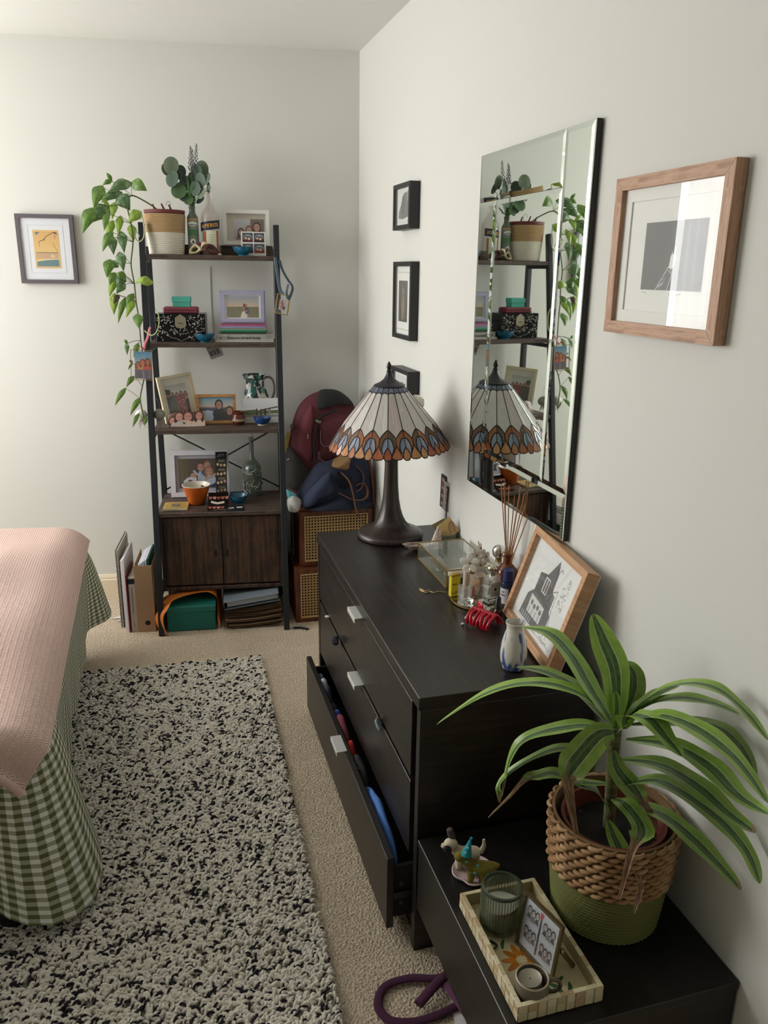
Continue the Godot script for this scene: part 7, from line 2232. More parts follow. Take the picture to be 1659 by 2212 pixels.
	var cloths := [[-2.69, -2.60, 0.205, hx("565a6b"), "grey-blue sock at the far end of the open drawer"], [-2.62, -2.57, 0.215, hx("c9c9cf"), "white and grey sock in the open drawer"], [-2.585, -2.47, 0.215, hx("23283a"), "rolled navy sock in the open drawer"], [-2.48, -2.40, 0.195, hx("3c4048"), "dark grey garment in the open drawer"], [-2.42, -2.34, 0.205, hx("2a4b8c"), "bright blue garment in the open drawer"], [-2.385, -2.22, 0.220, hx("6b2a3a"), "maroon garment in the open drawer"], [-2.33, -2.24, 0.200, hx("cfd6e6"), "white and blue striped garment in the open drawer"], [-2.225, -2.14, 0.205, hx("b02a22"), "bright red garment in the open drawer"], [-2.15, -1.97, 0.215, hx("17181a"), "black garment with a grey star in the open drawer"], [-1.985, -1.70, 0.215, hx("4c78bf"), "folded blue denim in the near end of the open drawer"]]
	for q in cloths:
		var o := one("garment", puff(fold.call(q[0], q[1], q[2] + 0.017, 0.028), 0.0145, 0.0135, 0.5, 0.0012, 1.2), mat(q[3], 0.9), q[4], "clothing", Vector3(gx, 0, 0), Vector3(0, -90, 0), "clothes in the open drawer")
		if q[4].begins_with("black"):
			part("star_print", prism(v2([0, .018, .004, .004, .018, .003, .005, -.002, .002, -.022, -.003, -.003, -.016, .0, -.004, .004]), 0.001), mat(hx("55585c"), 0.8), o, Vector3(-2.055, 0.246, 0.010), Vector3(-55, 0, 0))
	one("dark_cloth_corner", puff(v2([-.020, .002, -.012, .012, .006, .010, .022, 0, .012, -.012, -.008, -.014]), 0.012, 0.012, 0.5, 0.003, 3.0), mat(hx("2a2d31"), 0.9), "crumpled black cloth corner poking out above the middle drawer", "clothing", Vector3(0.548, 0.490, -2.435), Vector3(0, -90, 0))
	one("grey_tag", puff(v2([-.018, -.004, -.006, .006, .004, .020, .010, .004, .024, -.012, .004, -.016]), 0.006, 0.008, 0.5, 0.001, 3.0), mat(hx("7b8791"), 0.7), "pale grey cloth tip poking out above the middle drawer near its end", "clothing", Vector3(0.549, 0.487, -1.905), Vector3(0, -90, 0))
	one("white_slip", box(Vector3(0.012, 0.004, 0.016)), mat(hx("d9d9d6"), 0.7), "tiny white slip caught in the gap at the far end of the top drawer", "paper", Vector3(0.563, 0.488, -2.64))

# ------------------------------------------------------------------ on the low cabinet
func low_cabinet_things():
	var y := LT + 0.0006
	# tray with shell tiles
	var t := thing("shell_tray", "rectangular tray faced with cream shell tiles, an inlaid orange daisy inside", "tray", Vector3(0.666, y, -1.183), -90)
	var W := 0.296
	var D := 0.178
	var H := 0.036
	var nac := [mat(hx("cfc39c"), 0.25), mat(hx("bfae84"), 0.25), mat(hx("dbd0ae"), 0.25), mat(hx("c3a884"), 0.25)]
	var grout := mat(hx("a89a74"), 0.6)
	part("floor", box(Vector3(W - 0.01, 0.006, D - 0.01), 0.001), mat(hx("cdc199"), 0.22), t, Vector3(0, 0.003, 0))
	for sg in [-1.0, 1.0]:
		part("side_wall", box(Vector3(W, H, 0.009), 0.001), grout, t, Vector3(0, H / 2, sg * (D / 2 - 0.0045)))
		part("side_wall", box(Vector3(0.009, H, D - 0.018), 0.001), grout, t, Vector3(sg * (W / 2 - 0.0045), H / 2, 0))
	# tiles on the faces and on the rim
	var tiles := [box(Vector3(0.0172, 0.0162, 0.0012), 0.0003), box(Vector3(0.0162, 0.0172, 0.0012), 0.0003), box(Vector3(0.0178, 0.0166, 0.0010), 0.0003)]
	var n := 0
	for face in 4:
		var len_: float = W if face % 2 == 0 else D
		var cnt := int(len_ / 0.0182)
		for r in 2:
			for k in cnt:
				var x := -len_ / 2 + (k + 0.5) * len_ / cnt
				var q := Vector3(x, 0.0095 + r * 0.0175, 0.0005 + (D if face % 2 == 0 else W) / 2)
				var b := Basis(Vector3.UP, face * PI / 2)
				var o := part("tile", tiles[n % 3], nac[rng.randi() % 4], t)
				o.transform = Transform3D(b * Basis(Vector3(0, 0, 1), rng.randf_range(-0.06, 0.06)), b * q)
				n += 1
	for face in 4:
		var len_: float = W if face % 2 == 0 else D - 0.018
		var cnt := int(len_ / 0.024)
		for k in cnt:
			var x := -len_ / 2 + (k + 0.5) * len_ / cnt
			var b := Basis(Vector3.UP, face * PI / 2)
			var o := part("rim_tile", box(Vector3(len_ / cnt - 0.0006, 0.0008, 0.0088), 0.0002), nac[(rng.randi() % 3) if rng.randf() < 0.9 else 3], t)
			o.transform = Transform3D(b, b * Vector3(x, H + 0.0003, (D if face % 2 == 0 else W) / 2 - 0.0045))
	# floor inlay: daisy, its centre at (x along the tray, z)
	var orange := mat(hx("b06a1c"), 0.3)
	var orange2 := mat(hx("c07a26"), 0.3)
	for k in 10:
		var a := TAU * k / 10 + 0.12
		var pts := []
		for e in 14:
			var b := TAU * e / 14
			pts.append(Vector2(cos(b) * 0.0155, sin(b) * 0.0062 * (1.0 - 0.25 * cos(b))))
		var o := part("inlay_petal", prism(pts, 0.0008), orange if k % 2 == 0 else orange2, t)
		o.transform = Transform3D(Basis(Vector3.UP, a) * Basis(Vector3.RIGHT, -PI / 2), Vector3(0.025 + cos(a) * 0.026, 0.0063, 0.022 - sin(a) * 0.026))
	part("inlay_eye", lathe([Vector2(0, 0), Vector2(0.0085, 0), Vector2(0.0085, 0.0008), Vector2(0, 0.0008)], 20), mat(hx("c6bb92"), 0.3), t, Vector3(0.025, 0.006, 0.022))
	var gm := mat(hx("2e5a35"), 0.35)
	for q in [[0.098, -0.012, 0.9, 0.030], [0.088, -0.030, 1.9, 0.024], [0.112, -0.040, 2.6, 0.030], [0.120, -0.020, 0.2, 0.034], [0.105, 0.006, -0.8, 0.024], [0.070, 0.036, 2.2, 0.020], [-0.022, 0.044, -0.5, 0.026], [-0.03, 0.060, 0.4, 0.02], [-0.06, -0.035, 1.2, 0.026], [0.075, 0.0, 1.6, 0.018]]:
		var pts := []
		var l: float = q[3]
		for e in 12:
			var b := TAU * e / 12
			pts.append(Vector2(cos(b) * l * 0.5, sin(b) * l * 0.14 + 0.10 * l * cos(b) * cos(b)))
		var o := part("inlay_leaf", prism(pts, 0.0008), gm, t)
		o.transform = Transform3D(Basis(Vector3.UP, q[2]) * Basis(Vector3.RIGHT, -PI / 2), Vector3(q[0], 0.0063, q[1]))
	# candle
	t = thing("candle_glass", "ribbed green glass tumbler with a half-burnt white candle, in the shell tray", "candle", Vector3(0.638, y + 0.0066, -1.252))
	var rib := func(a: float, r: float, yy: float) -> float:
		return r + (0.0016 * cos(a * 44.0) if r > 0.0405 else 0.0)
	var gg := StandardMaterial3D.new()
	gg.resource_name = "green_glass"
	gg.albedo_color = Color(0.36, 0.42, 0.26, 0.27)
	gg.transparency = BaseMaterial3D.TRANSPARENCY_ALPHA
	gg.roughness = 0.03
	part("glass", lathe([Vector2(0, 0), Vector2(0.032, 0), Vector2(0.038, 0.003), Vector2(0.0425, 0.010), Vector2(0.0432, 0.018), Vector2(0.0432, 0.098)], 176, rib), gg, t)
	var ribs := MB.new()
	for k in 44:
		var a := TAU * k / 44
		ribs.tube([Vector3(cos(a) * 0.0408, 0.010, sin(a) * 0.0408), Vector3(cos(a) * 0.0434, 0.020, sin(a) * 0.0434), Vector3(cos(a) * 0.0434, 0.098, sin(a) * 0.0434)], 0.0015, 6)
	var rm := gg.duplicate()
	rm.albedo_color = Color(0.30, 0.36, 0.20, 0.40)
	part("glass_ribs", ribs.mesh(), rm, t).set_meta("kind", "stuff")
	part("glass_inside", lathe([Vector2(0.0372, 0.098), Vector2(0.0372, 0.016), Vector2(0.030, 0.008), Vector2(0, 0.008)], 48), gg, t)
	part("glass_rim", lathe([Vector2(0.0372, 0.098), Vector2(0.0432, 0.098), Vector2(0.0436, 0.101), Vector2(0.0430, 0.104), Vector2(0.0385, 0.1045), Vector2(0.0372, 0.102), Vector2(0.0372, 0.098)], 64), mat(hx("3d4436"), 0.12), t)
	var wax := func(u: float, v: float) -> Vector3:
		var a := u * TAU
		return Vector3(cos(a) * 0.0368 * v, 0.060 + 0.005 * sin(a * 1.0 + 0.6) * v + 0.003 * sin(a * 2.0) * v, sin(a) * 0.0368 * v)
	var wm := mat(hx("cfd0bc"), 0.5)
	part("wax_top", sheet(wax, 32, 8), wm, t)
	part("wax", lathe([Vector2(0, 0.010), Vector2(0.030, 0.010), Vector2(0.0366, 0.017), Vector2(0.0366, 0.057)], 40), wm, t)
	part("wick", tube([Vector3(0, 0.058, 0), Vector3(0.001, 0.066, 0)], 0.0008, 5), mat(hx("2a2521"), 0.8), t)
	one("black_ring", tube(spline(v3([-.012, .003, .004, -.004, .004, -.010, .008, .003, -.008, .012, .004, .004, 0, .003, .010, -.012, .003, .004]), 5), 0.0022, 6), mat(hx("23262b"), 0.5), "dark twisted hair tie beside the candle glass in the tray", "hair tie", Vector3(0.596, y + 0.0066, -1.205))
	# small standing frame
	var s := Sheet.new(160, 150, hx("b9bec4"))
	s.rect(0.46, 0.08, 0.055, 0.86, hx("3b2e2d"))
	s.rect(0.44, 0.08, 0.095, 0.13, hx("b5293c"))
	for q in [[0.08, 0.13], [0.56, 0.18], [0.08, 0.55], [0.56, 0.60]]:
		s.rect(q[0] - 0.05, q[1] - 0.02, 0.42, 0.34, hx("aab0b7"))
		for e in 3:
			var cx: float = q[0] + 0.06 + e * 0.115
			var cy: float = q[1] + 0.09 + 0.02 * (e % 2)
			s.ell(cx, cy, 0.062, 0.085, hx("33302f"))
			s.ell(cx, cy + 0.012, 0.043, 0.058, hx("a9a5a2"))
			s.ell(cx - 0.015, cy, 0.007, 0.008, hx("3d3938"))
			s.ell(cx + 0.015, cy, 0.007, 0.008, hx("3d3938"))
			s.poly([[cx - 0.06, cy + 0.17], [cx - 0.04, cy + 0.08], [cx + 0.04, cy + 0.08], [cx + 0.06, cy + 0.17]], [hx("474444"), hx("7a7674"), hx("55504f")][e])
	t = thing("standing_picture", "thin brass standing frame with photo booth strips, on the shell tray", "picture frame", Vector3(0.6735, y + 0.0066, -1.150), -90 + 14.2)
	var br := mat(hx("776a4c"), 0.3, 0.7)
	picture(t, 0.112, 0.124, 0.0055, 0.008, br, null, print_mat(s.tex(), 0.3), 0.10, 0.112, 0.004, true, Vector2.ZERO, Vector3(0, 0.062, -0.004), -0.14)
	part("easel_foot", tube(v3([.045, .055, -.018, .047, .03, -.034, .048, .004, -.052]), 0.0055, 10), br, t)
	part("easel_knob", ball(Vector3(0.006, 0.006, 0.006), 12, 8), mat(hx("9a8a62"), 0.2, 0.9), t, Vector3(0.052, 0.060, -0.014))
	# cup with a tealight
	t = thing("stoneware_cup", "small brown stoneware cup at the near end of the shell tray", "cup", Vector3(0.6215, y + 0.0066, -1.072))
	part("body", lathe([Vector2(0, 0), Vector2(0.026, 0), Vector2(0.030, 0.004), Vector2(0.0325, 0.025), Vector2(0.0315, 0.050), Vector2(0.0305, 0.052), Vector2(0.0288, 0.050), Vector2(0.029, 0.02), Vector2(0.024, 0.008), Vector2(0, 0.007)], 40), mat(hx("6b6353"), 0.45), t)
	part("rim", lathe([Vector2(0.0316, 0.049), Vector2(0.0319, 0.0515), Vector2(0.0303, 0.0528), Vector2(0.0287, 0.0515)], 40), mat(hx("a79d83"), 0.4), t)
	part("handle", tube(spline(v3([.030, .040, .006, .044, .042, .009, .053, .034, .011, .054, .022, .011, .045, .014, .009, .031, .014, .006]), 5), 0.0042, 10), mat(hx("655c4d"), 0.45), t)
	t = thing("tealight", "spent metal tealight tin sitting in the brown cup", "tealight", Vector3(0.6195, y + 0.0066 + 0.030, -1.073), 0)
	t.rotation_degrees = Vector3(-4, 0, 6)
	part("tin", lathe([Vector2(0, 0), Vector2(0.0215, 0), Vector2(0.0225, 0.001), Vector2(0.0225, 0.0165), Vector2(0.0232, 0.0168), Vector2(0.0228, 0.0182), Vector2(0.0210, 0.0176), Vector2(0.018, 0.0160), Vector2(0, 0.0155)], 40), mat(hx("a39c8e"), 0.4, 0.6), t)
	part("wick_stub", tube([Vector3(0, 0.015, 0), Vector3(0.001, 0.018, 0)], 0.0007, 5), mat(hx("3a3632"), 0.8), t)
	# pink dish and felt animals
	t = thing("heart_dish", "pale pink heart-shaped dish at the far end of the low cabinet", "dish", Vector3(0.636, y, -1.412), 35)
	var heart := func(a: float) -> float:
		return 0.050 * (1.0 + 0.16 * cos(a) - 0.20 * exp(-pow(fposmod(a, TAU) - PI, 2) * 6.0) + 0.06 * cos(2.0 * a))
	var dish := func(u: float, v: float) -> Vector3:
		var a := u * TAU
		var r: float = heart.call(a)
		if v < 0.5:
			var k := v / 0.5
			return Vector3(cos(a) * r * 0.92 * k, 0.004 + 0.007 * pow(k, 4), sin(a) * r * 0.92 * k)
		if v < 0.7:
			var k := (v - 0.5) / 0.2
			return Vector3(cos(a) * r * (0.92 + 0.08 * k), 0.011 + 0.002 * sin(k * PI), sin(a) * r * (0.92 + 0.08 * k))
		var k := (v - 0.7) / 0.3
		return Vector3(cos(a) * r * (1.0 - k * 1.0 * (0.25 + 0.75 * k * k)), maxf(0.0, 0.011 * (1.0 - k * 1.6)), sin(a) * r * (1.0 - k * (0.25 + 0.75 * k * k)))
	part("dish", sheet(dish, 48, 20), mat(hx("d3bcbf"), 0.35), t)
	var felt := func(c: String) -> StandardMaterial3D:
		return mat(hx(c), 0.98)
	t = thing("felt_dinosaur", "olive felt dinosaur with turquoise spots standing in the pink dish", "felt animal", Vector3(0.640, y + 0.0055, -1.392), -30)
	var m := MB.new()
	m.tube(spline(v3([.052, .046, -.006, .036, .040, -.004, .016, .034, 0, -.004, .034, 0, -.018, .044, 0, -.026, .056, 0]), 5), [.003, .005, .007, .009, .011, .0125, .014, .0155, .0165, .0175, .018, .0182, .0182, .018, .0175, .0165, .0155, .0145, .0135, .0125, .012, .0118, .0115, .011, .0105, .0105], 14)
	m.ball(Vector3(-0.036, 0.056, 0), Vector3(0.0165, 0.0125, 0.012), Basis(Vector3(0, 0, 1), 0.3))
	for q in [[-0.010, 0.012], [-0.008, -0.012], [0.016, 0.010], [0.018, -0.010]]:
		m.tube([Vector3(q[0], 0.030, q[1] * 0.8), Vector3(q[0], 0.012, q[1]), Vector3(q[0] - 0.002, 0.002, q[1])], [0.010, 0.008, 0.0065], 12)
	part("body", m.mesh(), felt.call("6f6526"), t)
	for q in [[.0, .032, .0175], [.018, .037, .0145], [.034, .043, .006], [-.022, .052, .010], [0.005, 0.048, 0.011]]:
		part("spot", ball(Vector3(0.0042, 0.0042, 0.0018), 10, 6), felt.call("4f9a97"), t, Vector3(q[0], q[1], q[2]))
	part("eye", ball(Vector3(0.0017, 0.0017, 0.0012), 8, 6), mat(hx("2a1d14"), 0.4), t, Vector3(-0.036, 0.060, 0.0115))
	part("party_hat", lathe([Vector2(0, 0), Vector2(0.0125, 0), Vector2(0.0095, 0.012), Vector2(0.005, 0.030), Vector2(0.0025, 0.042), Vector2(0, 0.043)], 24), felt.call("1f8f9c"), t, Vector3(-0.024, 0.064, 0), Vector3(0, 0, -10))
	for q in [[-0.029, 0.076, 0.0095], [-0.025, 0.088, 0.0066]]:
		part("hat_dot", ball(Vector3(0.0027, 0.0027, 0.0015), 8, 6), felt.call("c9d2d6"), t, Vector3(q[0] + 0.004, q[1], q[2]))
	part("hat_tuft", lathe([Vector2(0.0014, 0), Vector2(0.0036, 0.006), Vector2(0, 0.004)], 10), felt.call("2aa0ab"), t, Vector3(-0.0165, 0.105, 0), Vector3(0, 0, -10))
	t = thing("felt_dog", "cream felt dog with dark ears and a raised tail behind the felt dinosaur", "felt animal", Vector3(0.632, y + 0.0055, -1.442), -18)
	m = MB.new()
	m.tube(spline(v3([.034, .032, 0, .018, .034, 0, -.006, .034, 0, -.020, .042, 0, -.026, .050, 0]), 5), [.010, .014, .016, .017, .0175, .0175, .0175, .0172, .017, .0165, .016, .0155, .015, .0145, .014, .0135, .013, .0125, .012, .012, .012], 14)
	m.ball(Vector3(-0.034, 0.058, 0), Vector3(0.0165, 0.0145, 0.0145))
	m.ball(Vector3(-0.049, 0.053, 0.0), Vector3(0.008, 0.0065, 0.0075))
	m.tube(spline(v3([.036, .040, 0, .043, .056, 0, .042, .074, 0]), 5), [.007, .0066, .0062, .0058, .0054, .005, .0046, .0042, .0038, .0034, .003], 10)
	for q in [[-0.014, 0.011], [-0.014, -0.011], [0.024, 0.010], [0.024, -0.010]]:
		m.tube([Vector3(q[0], 0.030, q[1] * 0.8), Vector3(q[0], 0.002, q[1])], [0.010, 0.0075], 12)
	part("body", m.mesh(), felt.call("c9bda6"), t)
	part("ear", ball(Vector3(0.0095, 0.012, 0.007), 14, 10), felt.call("201e20"), t, Vector3(-0.042, 0.056, 0.018), Vector3(0, 0, 20))
	part("ear", lathe([Vector2(0, 0), Vector2(0.008, 0), Vector2(0.009, 0.012), Vector2(0.007, 0.026), Vector2(0, 0.029)], 14), felt.call("4a4340"), t, Vector3(-0.030, 0.068, -0.008), Vector3(0, 0, 18))
	for z in [0.004, -0.004]:
		part("eye", ball(Vector3(0.0015, 0.0015, 0.0015), 8, 6), mat(hx("1a1715"), 0.4), t, Vector3(-0.0475, 0.062, z))
	part("nose", ball(Vector3(0.0022, 0.002, 0.0024), 8, 6), mat(hx("1a1715"), 0.4), t, Vector3(-0.0565, 0.055, 0))

# ------------------------------------------------------------------ plants
func blade(t: Node3D, m: Material, path: Array, width: float, shrivel := 2.0):
	# a long strap leaf, widest in its middle third
	var up := Vector3.UP
	if absf((path[-1] - path[0]).normalized().y) > 0.8:
		up = Vector3(-0.4, 0.3, 0.85)
	part("leaf", leaf_mesh(path, width, up, 0.22, 0.45, 0.85, 0.03, 30, shrivel), m, t)

func stripe_leaf(key: String, brown_from: float, tone: float) -> StandardMaterial3D:
	# across: yellow-green edges, a thin white line, a dark middle; along: an optional brown dried end
	var im := Image.create(64, 256, false, Image.FORMAT_RGB8)
	var nz := noise_img(201, 0.04, 64, 256, 3)
	for i in 64:
		var a := absf((i + 0.5) / 64.0 - 0.5) * 2.0
		for j in 256:
			var n := nz.get_pixel(i, j).r - 0.5
			var c := hx("7fa645").lerp(hx("9aba58"), clampf(a + n, 0, 1))
			if a < 0.40:
				c = hx("c3cf9c") if a > 0.335 else hx("46633c").lerp(hx("5a7a4c"), clampf(0.5 + n * 2.0, 0, 1))
			if a < 0.05:
				c = hx("6d8a4c")
			c = c.darkened(1.0 - tone)
			var k := clampf((j / 256.0 + n * 0.16 - brown_from) * 14.0, 0, 1)
			c = c.lerp(hx("7a5d48").lerp(hx("a58a72"), clampf(0.5 + n * 3.0 + 0.3 * sin(i * 0.9), 0, 1)), k)
			im.set_pixel(i, j, c)
	var m := StandardMaterial3D.new()
	m.resource_name = key
	m.albedo_texture = ImageTexture.create_from_image(im)
	m.roughness = 0.30
	m.backlight_enabled = true
	m.backlight = Color(0.35, 0.4, 0.2)
	return m

func dracaena():
	var c := Vector3(0.888, LT + 0.0006, -1.252)
	var t := thing("basket", "woven basket, plaited seagrass above and green rope below, on the low cabinet", "basket", c)
	part("green_rope", coil_pot(0.112, 0.124, 0.120, 15, 0.0034, 0.0, 0.008, true, 0.0011), mat(hx("6a6d38"), 0.9), t)
	# plaited upper half: fat twisted strands in rows
	var straw := [mat(hx("a27c52"), 0.75), mat(hx("8d6a44"), 0.75), mat(hx("b39067"), 0.75)]
	var rows := 10
	var strand := []
	for k in 3:
		var b := MB.new()
		b.tube(spline([Vector3(-0.0185, -0.0045, -0.003), Vector3(-0.007, -0.001, 0.0045), Vector3(0.007, 0.001, 0.005), Vector3(0.0185, 0.0045, -0.002)], 3), [0.0022, 0.0036, 0.0045, 0.0050, 0.0052, 0.0051, 0.0047, 0.004, 0.0032, 0.002], 8)
		strand.append(b.mesh())
	part("inner_wall", lathe([Vector2(0.124, 0.118), Vector2(0.1295, 0.245), Vector2(0.124, 0.246), Vector2(0.117, 0.14), Vector2(0.113, 0.02)], 48), mat(hx("7d6040"), 0.9), t)
	for r in rows:
		var y := 0.126 + r * 0.0126
		var rad := lerpf(0.1255, 0.1315, r / float(rows - 1)) - 0.001
		var n := 30
		for k in n:
			var a := TAU * (k + 0.5 * (r % 2)) / n
			var o := part("strand", strand[(k + r) % 3], straw[(k * 7 + r * 3) % 3], t)
			o.transform = Transform3D(Basis(Vector3.UP, PI / 2 - a) * Basis(Vector3(0, 0, 1), 0.10 if r % 2 == 0 else -0.10) * Basis.from_scale(Vector3(0.86, 1.0, 1.0)), Vector3(cos(a) * rad, y, sin(a) * rad))
	part("nursery_pot", lathe([Vector2(0, 0.012), Vector2(0.085, 0.012), Vector2(0.106, 0.225), Vector2(0.110, 0.225), Vector2(0.110, 0.233), Vector2(0.103, 0.233), Vector2(0.098, 0.19), Vector2(0, 0.185)], 44), mat(hx("6d2f22"), 0.7), t)
	var soil := func(u: float, v: float) -> Vector3:
		var a := u * TAU
		return Vector3(cos(a) * 0.099 * v, 0.192 + 0.004 * sin(a * 5.0 + v * 9.0) * v + 0.004 * (1.0 - v), sin(a) * 0.099 * v)
	part("soil", sheet(soil, 40, 8), mat(hx("1b1511"), 0.98), t)
	t = thing("dracaena", "potted dracaena with long striped arching leaves, some dried brown at the tips", "plant")
	var stem_m := grain("cane_stem", [hx("4e4a30"), hx("6d6b45"), hx("8a8a5c")], 141, 0.7, 8, 6.0)
	var m_green := stripe_leaf("striped_leaf", 2.0, 1.0)
	var m_dark := stripe_leaf("dark_striped_leaf", 2.0, 0.78)
	var m_tipped := stripe_leaf("tipped_leaf", 0.90, 0.95)
	var m_dead := stripe_leaf("dried_leaf", 0.55, 0.9)
	blade(t, m_green, v3([0.871, 0.805, -1.261, 0.811, 0.869, -1.295, 0.729, 0.882, -1.344, 0.643, 0.843, -1.395, 0.552, 0.748, -1.451]), 0.043)
	blade(t, m_green, v3([0.871, 0.810, -1.261, 0.845, 0.861, -1.310, 0.814, 0.927, -1.363, 0.788, 0.957, -1.413, 0.750, 0.951, -1.470]), 0.058)
	blade(t, m_green, v3([0.875, 0.821, -1.258, 0.875, 0.920, -1.283, 0.862, 0.977, -1.317, 0.852, 1.024, -1.349]), 0.060)
	blade(t, m_dark, v3([0.868, 0.805, -1.288, 0.832, 0.849, -1.355, 0.791, 0.859, -1.424, 0.755, 0.841, -1.491]), 0.043)
	blade(t, m_dark, v3([0.898, 0.805, -1.279, 0.919, 0.864, -1.284, 0.927, 0.900, -1.299, 0.921, 0.915, -1.324]), 0.054)
	blade(t, m_dark, v3([0.888, 0.830, -1.249, 0.929, 0.879, -1.233, 0.980, 0.917, -1.208]), 0.036)
	blade(t, m_green, v3([0.890, 0.825, -1.248, 0.919, 0.880, -1.212, 0.955, 0.909, -1.171, 0.994, 0.916, -1.128, 1.015, 0.917, -1.081]), 0.041)
	blade(t, m_green, v3([0.893, 0.836, -1.246, 0.919, 0.909, -1.203, 0.949, 0.949, -1.157, 0.982, 0.958, -1.109, 1.011, 0.932, -1.064, 1.015, 0.908, -1.005]), 0.041)
	blade(t, m_green, v3([0.868, 0.841, -1.227, 0.898, 0.889, -1.154, 0.928, 0.896, -1.080, 0.953, 0.878, -1.010, 0.975, 0.830, -0.942]), 0.058)
	blade(t, m_green, v3([0.875, 0.799, -1.222, 0.919, 0.829, -1.139, 0.949, 0.825, -1.065, 0.966, 0.803, -1.001, 0.978, 0.808, -0.940]), 0.062)
	blade(t, m_dark, v3([0.895, 0.816, -1.245, 0.972, 0.859, -1.159, 0.997, 0.871, -1.111, 1.015, 0.855, -1.065, 1.015, 0.822, -1.019]), 0.048)
	blade(t, m_tipped, v3([0.870, 0.751, -1.225, 0.913, 0.775, -1.155, 0.952, 0.763, -1.087, 0.980, 0.740, -1.028, 0.995, 0.738, -0.977]), 0.062)
	blade(t, m_green, v3([0.875, 0.689, -1.222, 0.916, 0.739, -1.153, 0.979, 0.710, -1.068, 1.008, 0.674, -1.008, 1.012, 0.633, -0.965]), 0.053)
	blade(t, m_tipped, v3([0.876, 0.650, -1.233, 0.931, 0.656, -1.158, 0.964, 0.637, -1.097, 0.989, 0.612, -1.043, 1.003, 0.594, -0.996]), 0.053)
	blade(t, m_tipped, v3([0.857, 0.794, -1.235, 0.818, 0.818, -1.255, 0.764, 0.803, -1.286, 0.706, 0.769, -1.320, 0.678, 0.718, -1.332, 0.664, 0.621, -1.335]), 0.048)
	blade(t, m_tipped, v3([0.855, 0.774, -1.236, 0.804, 0.764, -1.265, 0.753, 0.750, -1.294, 0.702, 0.707, -1.323, 0.663, 0.656, -1.343, 0.661, 0.607, -1.337]), 0.031)
	blade(t, m_dead, v3([0.854, 0.688, -1.237, 0.800, 0.685, -1.263, 0.752, 0.699, -1.285, 0.705, 0.674, -1.305, 0.674, 0.633, -1.315, 0.633, 0.578, -1.332]), 0.038, 0.5)
	blade(t, m_dead, v3([0.844, 0.823, -1.219, 0.816, 0.818, -1.227, 0.786, 0.776, -1.236, 0.762, 0.728, -1.240, 0.765, 0.667, -1.226, 0.780, 0.578, -1.204]), 0.066, 0.5)
	blade(t, m_dead, v3([0.857, 0.769, -1.235, 0.865, 0.731, -1.222, 0.893, 0.693, -1.197, 0.917, 0.655, -1.174, 0.931, 0.618, -1.158]), 0.043, 0.5)
	blade(t, m_dead, v3([0.861, 0.663, -1.219, 0.863, 0.675, -1.181, 0.874, 0.646, -1.137, 0.845, 0.600, -1.120, 0.817, 0.518, -1.103]), 0.053, 0.5)
	blade(t, m_dead, v3([0.855, 0.609, -1.224, 0.854, 0.586, -1.186, 0.856, 0.566, -1.146, 0.861, 0.544, -1.105, 0.839, 0.501, -1.082]), 0.043, 0.5)
	blade(t, m_dark, v3([0.869, 0.611, -1.239, 0.837, 0.665, -1.245, 0.808, 0.683, -1.249, 0.779, 0.692, -1.253]), 0.041)
	blade(t, m_green, v3([0.870, 0.822, -1.226, 0.859, 0.870, -1.199, 0.875, 0.883, -1.154, 0.886, 0.865, -1.112, 0.894, 0.852, -1.073]), 0.055)
	blade(t, m_green, v3([0.875, 0.806, -1.259, 0.873, 0.850, -1.260, 0.868, 0.888, -1.264]), 0.022)
	blade(t, m_green, v3([0.866, 0.804, -1.240, 0.877, 0.828, -1.227, 0.886, 0.846, -1.214]), 0.036)
	part("stem", tube(spline(v3([0.881, 0.565, -1.255, 0.879, 0.634, -1.256, 0.876, 0.721, -1.258, 0.875, 0.806, -1.259]), 5), 0.013, 10), stem_m, t)

func pothos_leaf(t: Node3D, m: Material, ends: Array, width: float, vine: Array):
	var a: Vector3 = ends[0]
	var b: Vector3 = ends[1]
	var d := b - a
	var side := d.cross(Vector3.BACK).normalized()
	var out := Vector3(0, 0.10 * d.length(), 0.22 * d.length())
	var f := func(u: float, v: float) -> Vector3:
		var w := 0.0
		if v < 0.28:
			w = width * sqrt(clampf(v / 0.28, 0.0, 1.0)) * (0.62 + 0.38 * v / 0.28)
		else:
			w = width * pow(1.0 - (v - 0.28) / 0.72, 0.85) * (1.0 + 0.25 * sin((v - 0.28) / 0.72 * PI))
		var k := (u - 0.5) * 2.0
		var p := a + d * (v - 0.07 * absf(k) * clampf(1.0 - v * 3.5, 0, 1)) + out * sin(v * PI)
		return p + side * k * w * 0.5 + Vector3(0, 0, -0.18 * absf(k) * w)
	part("leaf", sheet(f, 8, 12), m, t)
	part("petiole", tube(spline([a, (a + vine[0]) * 0.5 + Vector3(0, 0.004, 0.004), vine[0]], 4), 0.0012, 5), mats["petiole"], t)

func leaf_mat(key: String, a: Color, b: Color, e: Color) -> StandardMaterial3D:
	var m := StandardMaterial3D.new()
	m.resource_name = key
	m.albedo_texture = ramp(noise_img(hash(key) % 900, 0.03, 96, 96, 3), [a, b, b, e], 1.9)
	m.roughness = 0.4
	m.backlight_enabled = true
	m.backlight = Color(0.45, 0.5, 0.25)
	return m

